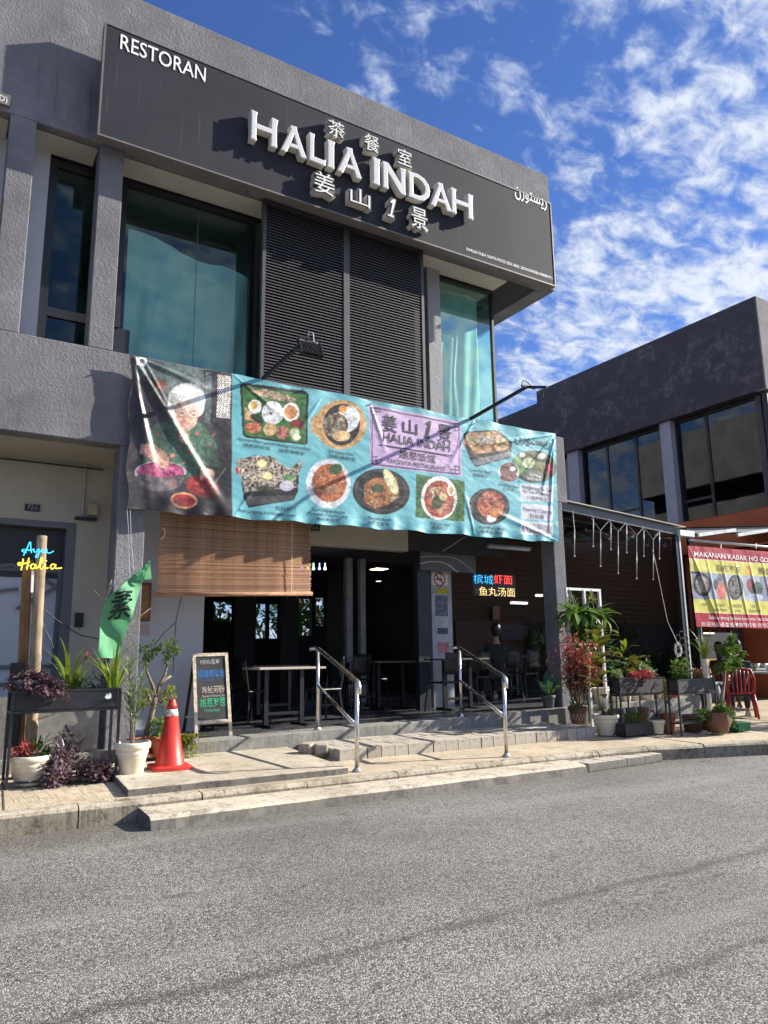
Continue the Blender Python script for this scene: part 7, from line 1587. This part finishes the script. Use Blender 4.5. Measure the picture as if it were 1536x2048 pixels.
# curved board over the entrance
a, b = at_y(840, 1082, 10.42), at_y(952, 1146, 10.42); t = thing('curved_header_board', 'dark grey header board with a pale curved stripe over the entrance', 'board', (a.x, 10.42, b.z)); mb = MB(); mb.box(a.x, b.x, 10.42, 10.46, b.z, a.z); mb.build('board', plain('dark_header_grey', (.10, .10, .10), .5), t)
pts = [at_y(*ZP(*q), 10.412) for q in ((105, 345), (200, 322), (300, 325), (370, 345), (420, 375), (460, 410), (490, 432))]; mb = MB(); mb.tube(pts, .012, 6); mb.build('curved_stripe', plain('pale_stripe', (.5, .5, .5), .5), t); pts = [at_y(*ZP(*q), 10.414) for q in ((105, 275), (250, 268), (400, 275), (480, 295), (560, 350), (640, 425))]; mb = MB(); mb.tube(pts, .006, 6); mb.build('curved_stripe', MATS['pale_stripe'], t)
# neon noodles sign
t = thing('neon_sign', 'blue, red and yellow neon Chinese characters hanging in the shopfront', 'neon sign', at_y(985, 1170, 10.4))
def ntext(s, x0, x1, yb, h, mat):
    L, R = at_y(*ZP(x0, yb), 10.4), at_y(*ZP(x1, yb), 10.4); zt_ = at_y(*ZP(x0, yb-h), 10.4).z; text_fit(s, L.x, R.x, L.z, zt_-L.z, 10.4, mat, t, name='neon_characters', lift=.01, bold=-.014)
ntext('槟城', 650, 850, 548, 95, NEON_B); ntext('虾面', 858, 1045, 550, 92, NEON_R); ntext('鱼丸汤面', 708, 1072, 670, 90, NEON_W); ntext('潮州', 665, 700, 655, 60, MATS['dim_grey_lettering'])
p, q = at_y(*ZP(635, 440), 10.42), at_y(*ZP(1085, 685), 10.42); mb = MB(); mb.box(p.x, q.x, 10.42, 10.43, q.z, p.z); mb.build('backing_board', BLACKPLASTIC, t)
# lamps inside
LAMP = m_emit('ceiling_lamp_warm', (1, .82, .5), 4.0); LAMPW = m_emit('ceiling_lamp_white', (1, .97, .92), 1.2)
for k, (px, py, y, w, m_, lab) in enumerate(((758, 1139, 13.5, .28, LAMP, 'square lit ceiling lamp between the interior columns'), (677, 1093, 11.6, .09, LAMPW, 'round lit downlight near the right end of the blind'), (757, 1163, 15.5, .09, LAMPW, 'small lit downlight deep inside the restaurant'))):
    p = at_y(px, py, y); t = thing('ceiling_lamp', lab, 'lamp', p, 'lit lamps inside the restaurant'); mb = MB(); mb.box(p.x-w/2, p.x+w/2, y-w/2, y+w/2, p.z, p.z+.01); mb.build('diffuser', m_, t); mb = MB(); mb.box(p.x-w/2-.01, p.x+w/2+.01, y-w/2-.01, y+w/2+.01, p.z+.011, p.z+.05); mb.build('housing', BLACKPLASTIC, t); mb = MB(); mb.tube([(p.x, y, p.z+.05), (p.x, y, 3.3)], .008, 5); mb.build('stem', BLACKPLASTIC, t)
for k, (px, py, y, L_, m_, lab) in enumerate(((1038, 1206, 11.8, .42, LAMPW, 'lit strip lamp behind the shopfront glass'), (1078, 1191, 11.9, .16, LAMPW, 'short lit lamp behind the glass next to the right pillar'), (1018, 1097, 10.1, .95, plain('unlit_tube_cover', (.5, .48, .42), .5), 'unlit strip lamp under the walkway ceiling by the right pillar'))):
    p = at_y(px, py, y); t = thing('strip_lamp', lab, 'lamp', p, 'strip lamps in the shopfront'); mb = MB(); mb.box(p.x-L_/2, p.x+L_/2, y-.03, y+.03, p.z-.02, p.z+.02); mb.build('tube', m_, t); mb = MB(); mb.box(p.x-L_/2-.03, p.x+L_/2+.03, y-.035, y+.035, p.z+.021, p.z+.05); mb.build('housing', GREYFRAME, t)
for k, (px, col) in enumerate(((604, (.4, .1, 1)), (616, (1, .8, .3)), (627, (.3, 1, .5)), (639, (.2, .3, 1)), (650, (.9, 1, .8)))):
    p = at_y(px, 1137, 12.4); mb = MB(); mb.lathe([(0, -.03), (.022, -.02), (.028, 0), (.018, .025), (0, .03)], p, 8); mb.tube([(p.x, p.y, p.z+.025), (p.x, p.y, p.z+.1)], .01, 6); o = mb.build('coloured_bulb', m_emit('bulb_%d' % k, col, 2.5), None); tag(o, '%s coloured fairy bulb from the left beneath the ceiling' % ('first second third fourth fifth'.split()[k]), 'bulb', 'coloured bulbs inside')
# tables and chairs
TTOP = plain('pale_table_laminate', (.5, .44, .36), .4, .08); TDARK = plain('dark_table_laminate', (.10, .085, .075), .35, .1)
q = at_y(568, 1334, 9.95); fz = pz(q.x)
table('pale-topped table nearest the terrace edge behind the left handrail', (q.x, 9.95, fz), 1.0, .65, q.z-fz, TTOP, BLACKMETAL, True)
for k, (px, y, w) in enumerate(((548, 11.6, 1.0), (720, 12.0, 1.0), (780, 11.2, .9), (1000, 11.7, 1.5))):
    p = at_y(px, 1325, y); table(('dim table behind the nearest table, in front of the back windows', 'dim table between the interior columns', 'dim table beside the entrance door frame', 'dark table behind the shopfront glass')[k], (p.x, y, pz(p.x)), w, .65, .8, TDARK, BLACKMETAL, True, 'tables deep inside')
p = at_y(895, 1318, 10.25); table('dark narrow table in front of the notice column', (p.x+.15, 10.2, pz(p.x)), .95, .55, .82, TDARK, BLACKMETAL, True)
def cafe_chair(label, loc, rz, mat=BLACKPLASTIC, group='dark chairs in the restaurant', solid=True):
    t = thing('cafe_chair', label, 'chair', loc, group); t.rotation_euler = (0, 0, rz)
    mb = MB(); mb.box(-.2, .2, -.2, .2, .44, .47); mb.build('seat', mat, t, world=False, bevel=.015)
    for sx in (-1, 1):
        for sy in (-1, 1): mb = MB(); mb.tube([(sx*.17, sy*.17, .45), (sx*.21, sy*.22, 0)], .014, 8); mb.build('leg', mat, t, world=False)
        mb = MB(); mb.tube([(sx*.18, -.19, .46), (sx*.185, -.24, .7), (sx*.17, -.26, .9)], .014, 8); mb.build('back_post', mat, t, world=False)
    mb = MB(); mb.add([(x, -.245-.02*(z > .8)+.02*abs(x), z) for z in (.58, .7, .82, .92) for x in (-.18, -.06, .06, .18)], [(i*4+j, i*4+j+1, i*4+j+5, i*4+j+4) for i in range(3) for j in range(3)]); o = mb.build('backrest', mat, t, world=False, smooth=True); s = o.modifiers.new('solid', 'SOLIDIFY'); s.thickness = .02
    return t
p = at_y(884, 1400, 10.0); cafe_chair('black chair with a rounded back in front of the notice column', (p.x, 9.95, pz(p.x)), math.radians(8))
p = at_y(628, 1400, 10.2); cafe_chair('slim metal chair at the right end of the nearest table', (p.x+.12, 10.15, pz(p.x)), math.radians(100), BLACKMETAL)
p = at_y(505, 1400, 10.6); cafe_chair('dark chair behind the chalkboard sign', (p.x, 10.7, pz(p.x)), math.radians(-70))
for k, (px, y, a_) in enumerate(((655, 11.6, 40), (705, 11.4, 10), (745, 12.4, 190), (950, 11.1, 15), (1015, 11.2, -10), (1050, 11.3, 5))):
    p = at_y(px, 1380, y); cafe_chair(('dim chair behind the top of the left handrail', 'dim chair left of the interior columns', 'dim chair behind the interior columns', 'dim chair behind the right handrail', 'dim chair behind the shopfront glass, middle of three', 'dim chair behind the shopfront glass nearest the right pillar')[k], (p.x, y, pz(p.x)), math.radians(a_))
p = at_y(993, 1300, 11.05); seated('person with dark hair seated at the table behind the shopfront glass', (p.x, 11.05, pz(p.x)), math.radians(-15), DARKCLOTH, False, 1.0)
for k, (px0, py0, px1, py1) in enumerate(((1000, 1250, 1055, 1280), (1063, 1262, 1092, 1300), (985, 1212, 1000, 1240))):
    a, b = at_y(px0, py0, 12.88), at_y(px1, py1, 12.88); mb = MB(); mb.box(a.x, b.x, 12.87, 12.89, b.z, a.z); o = mb.build('wall_poster', plain('dim_poster_%d' % k, ((.05, .04, .05), (.12, .10, .10), (.2, .1, .06))[k], .6, .5, 14), None); tag(o, ('wide dark poster on the orange wall behind the glass', 'framed pale notice on the orange wall near the right pillar', 'small narrow poster on the orange wall behind the neon characters')[k], 'poster', 'posters on the orange wall')
# ---------------------------------------------------------------- greenery behind the building
r = random.Random(33)
f = MB()
for k in range(70): bush(f, (7+k*.15+r.uniform(-.3, .3), 24+r.uniform(-1, 2.5), r.uniform(.6, 5.2)), .9, .7, .8, 150, .3, .13, r, .3)
f = f.build('rear_greenery', LEAF, None); tag(f, 'sunlit mass of shrubs behind the building, seen through its back windows', 'shrubs', kind='stuff')
PALMY = m_leaf('yellowing_palm_leaf', (.22, .19, .04), (.45, .38, .12), .35)
for k, (px, py) in enumerate(((545, 1235), (470, 1225), (620, 1240), (645, 1225))):
    p = at_y(px, py, 21.5); t = thing('palm_frond', ('drooping yellow palm frond in the middle back window', 'palm frond in the left back window', 'pale dry palm frond in the right back window', 'orange-tinged palm frond at the edge of the right back window')[k], 'palm frond', p, 'palm fronds behind the building'); base = p+Vector((-.7, 0, .7)); pts = [base+Vector((.16*i, 0, .12*i-.028*i*i)) for i in range(11)]; mb = MB(); mb.tube(pts, [.025-.002*i for i in range(11)], 5); mb.build('rachis', STEMGREEN, t); mb = MB()
    for i in range(1, 11):
        for s in (-1, 1):
            for h_ in (0, .5): q_ = pts[i].lerp(pts[max(i-1, 0)], h_); leaf_at(mb, q_, Vector((.5, s*.45, -.75)), .62, .04, .25)
    mb.build('leaflets', PALMY, t, kind='stuff')

# unseen tree added beyond the right edge of view to shade the stall front
t = thing('added_shade_tree', 'unseen leafy tree added right of the food stall to shade its front', 'tree', (16.6, 6.35, .17)); r = random.Random(12)
mb = MB(); mb.tube([(16.6, 6.35, .1), (16.65, 6.33, 1.2), (16.55, 6.4, 2.4), (16.7, 6.4, 3.6)], [.11, .09, .08, .05], 9)
for k in range(9): a = k*.7; z = 1.6+k*.25; mb.tube([(16.6, 6.37, z), (16.6+.5*math.cos(a), 6.37+.4*math.sin(a), z+.35), (16.6+1.0*math.cos(a), 6.37+.8*math.sin(a), z+.5)], [.035, .022, .01], 6)
mb.build('trunk', BARK, t, smooth=True); mb = MB()
for k in range(26): d = rdir(r, -1, 1); bush(mb, (16.6+d.x*1.0, 6.4+d.y*.95, 3.0+d.z*1.5), .42, .42, .38, 95, .13, .06, r, .3)
mb.build('crown', LEAF, t, kind='stuff')
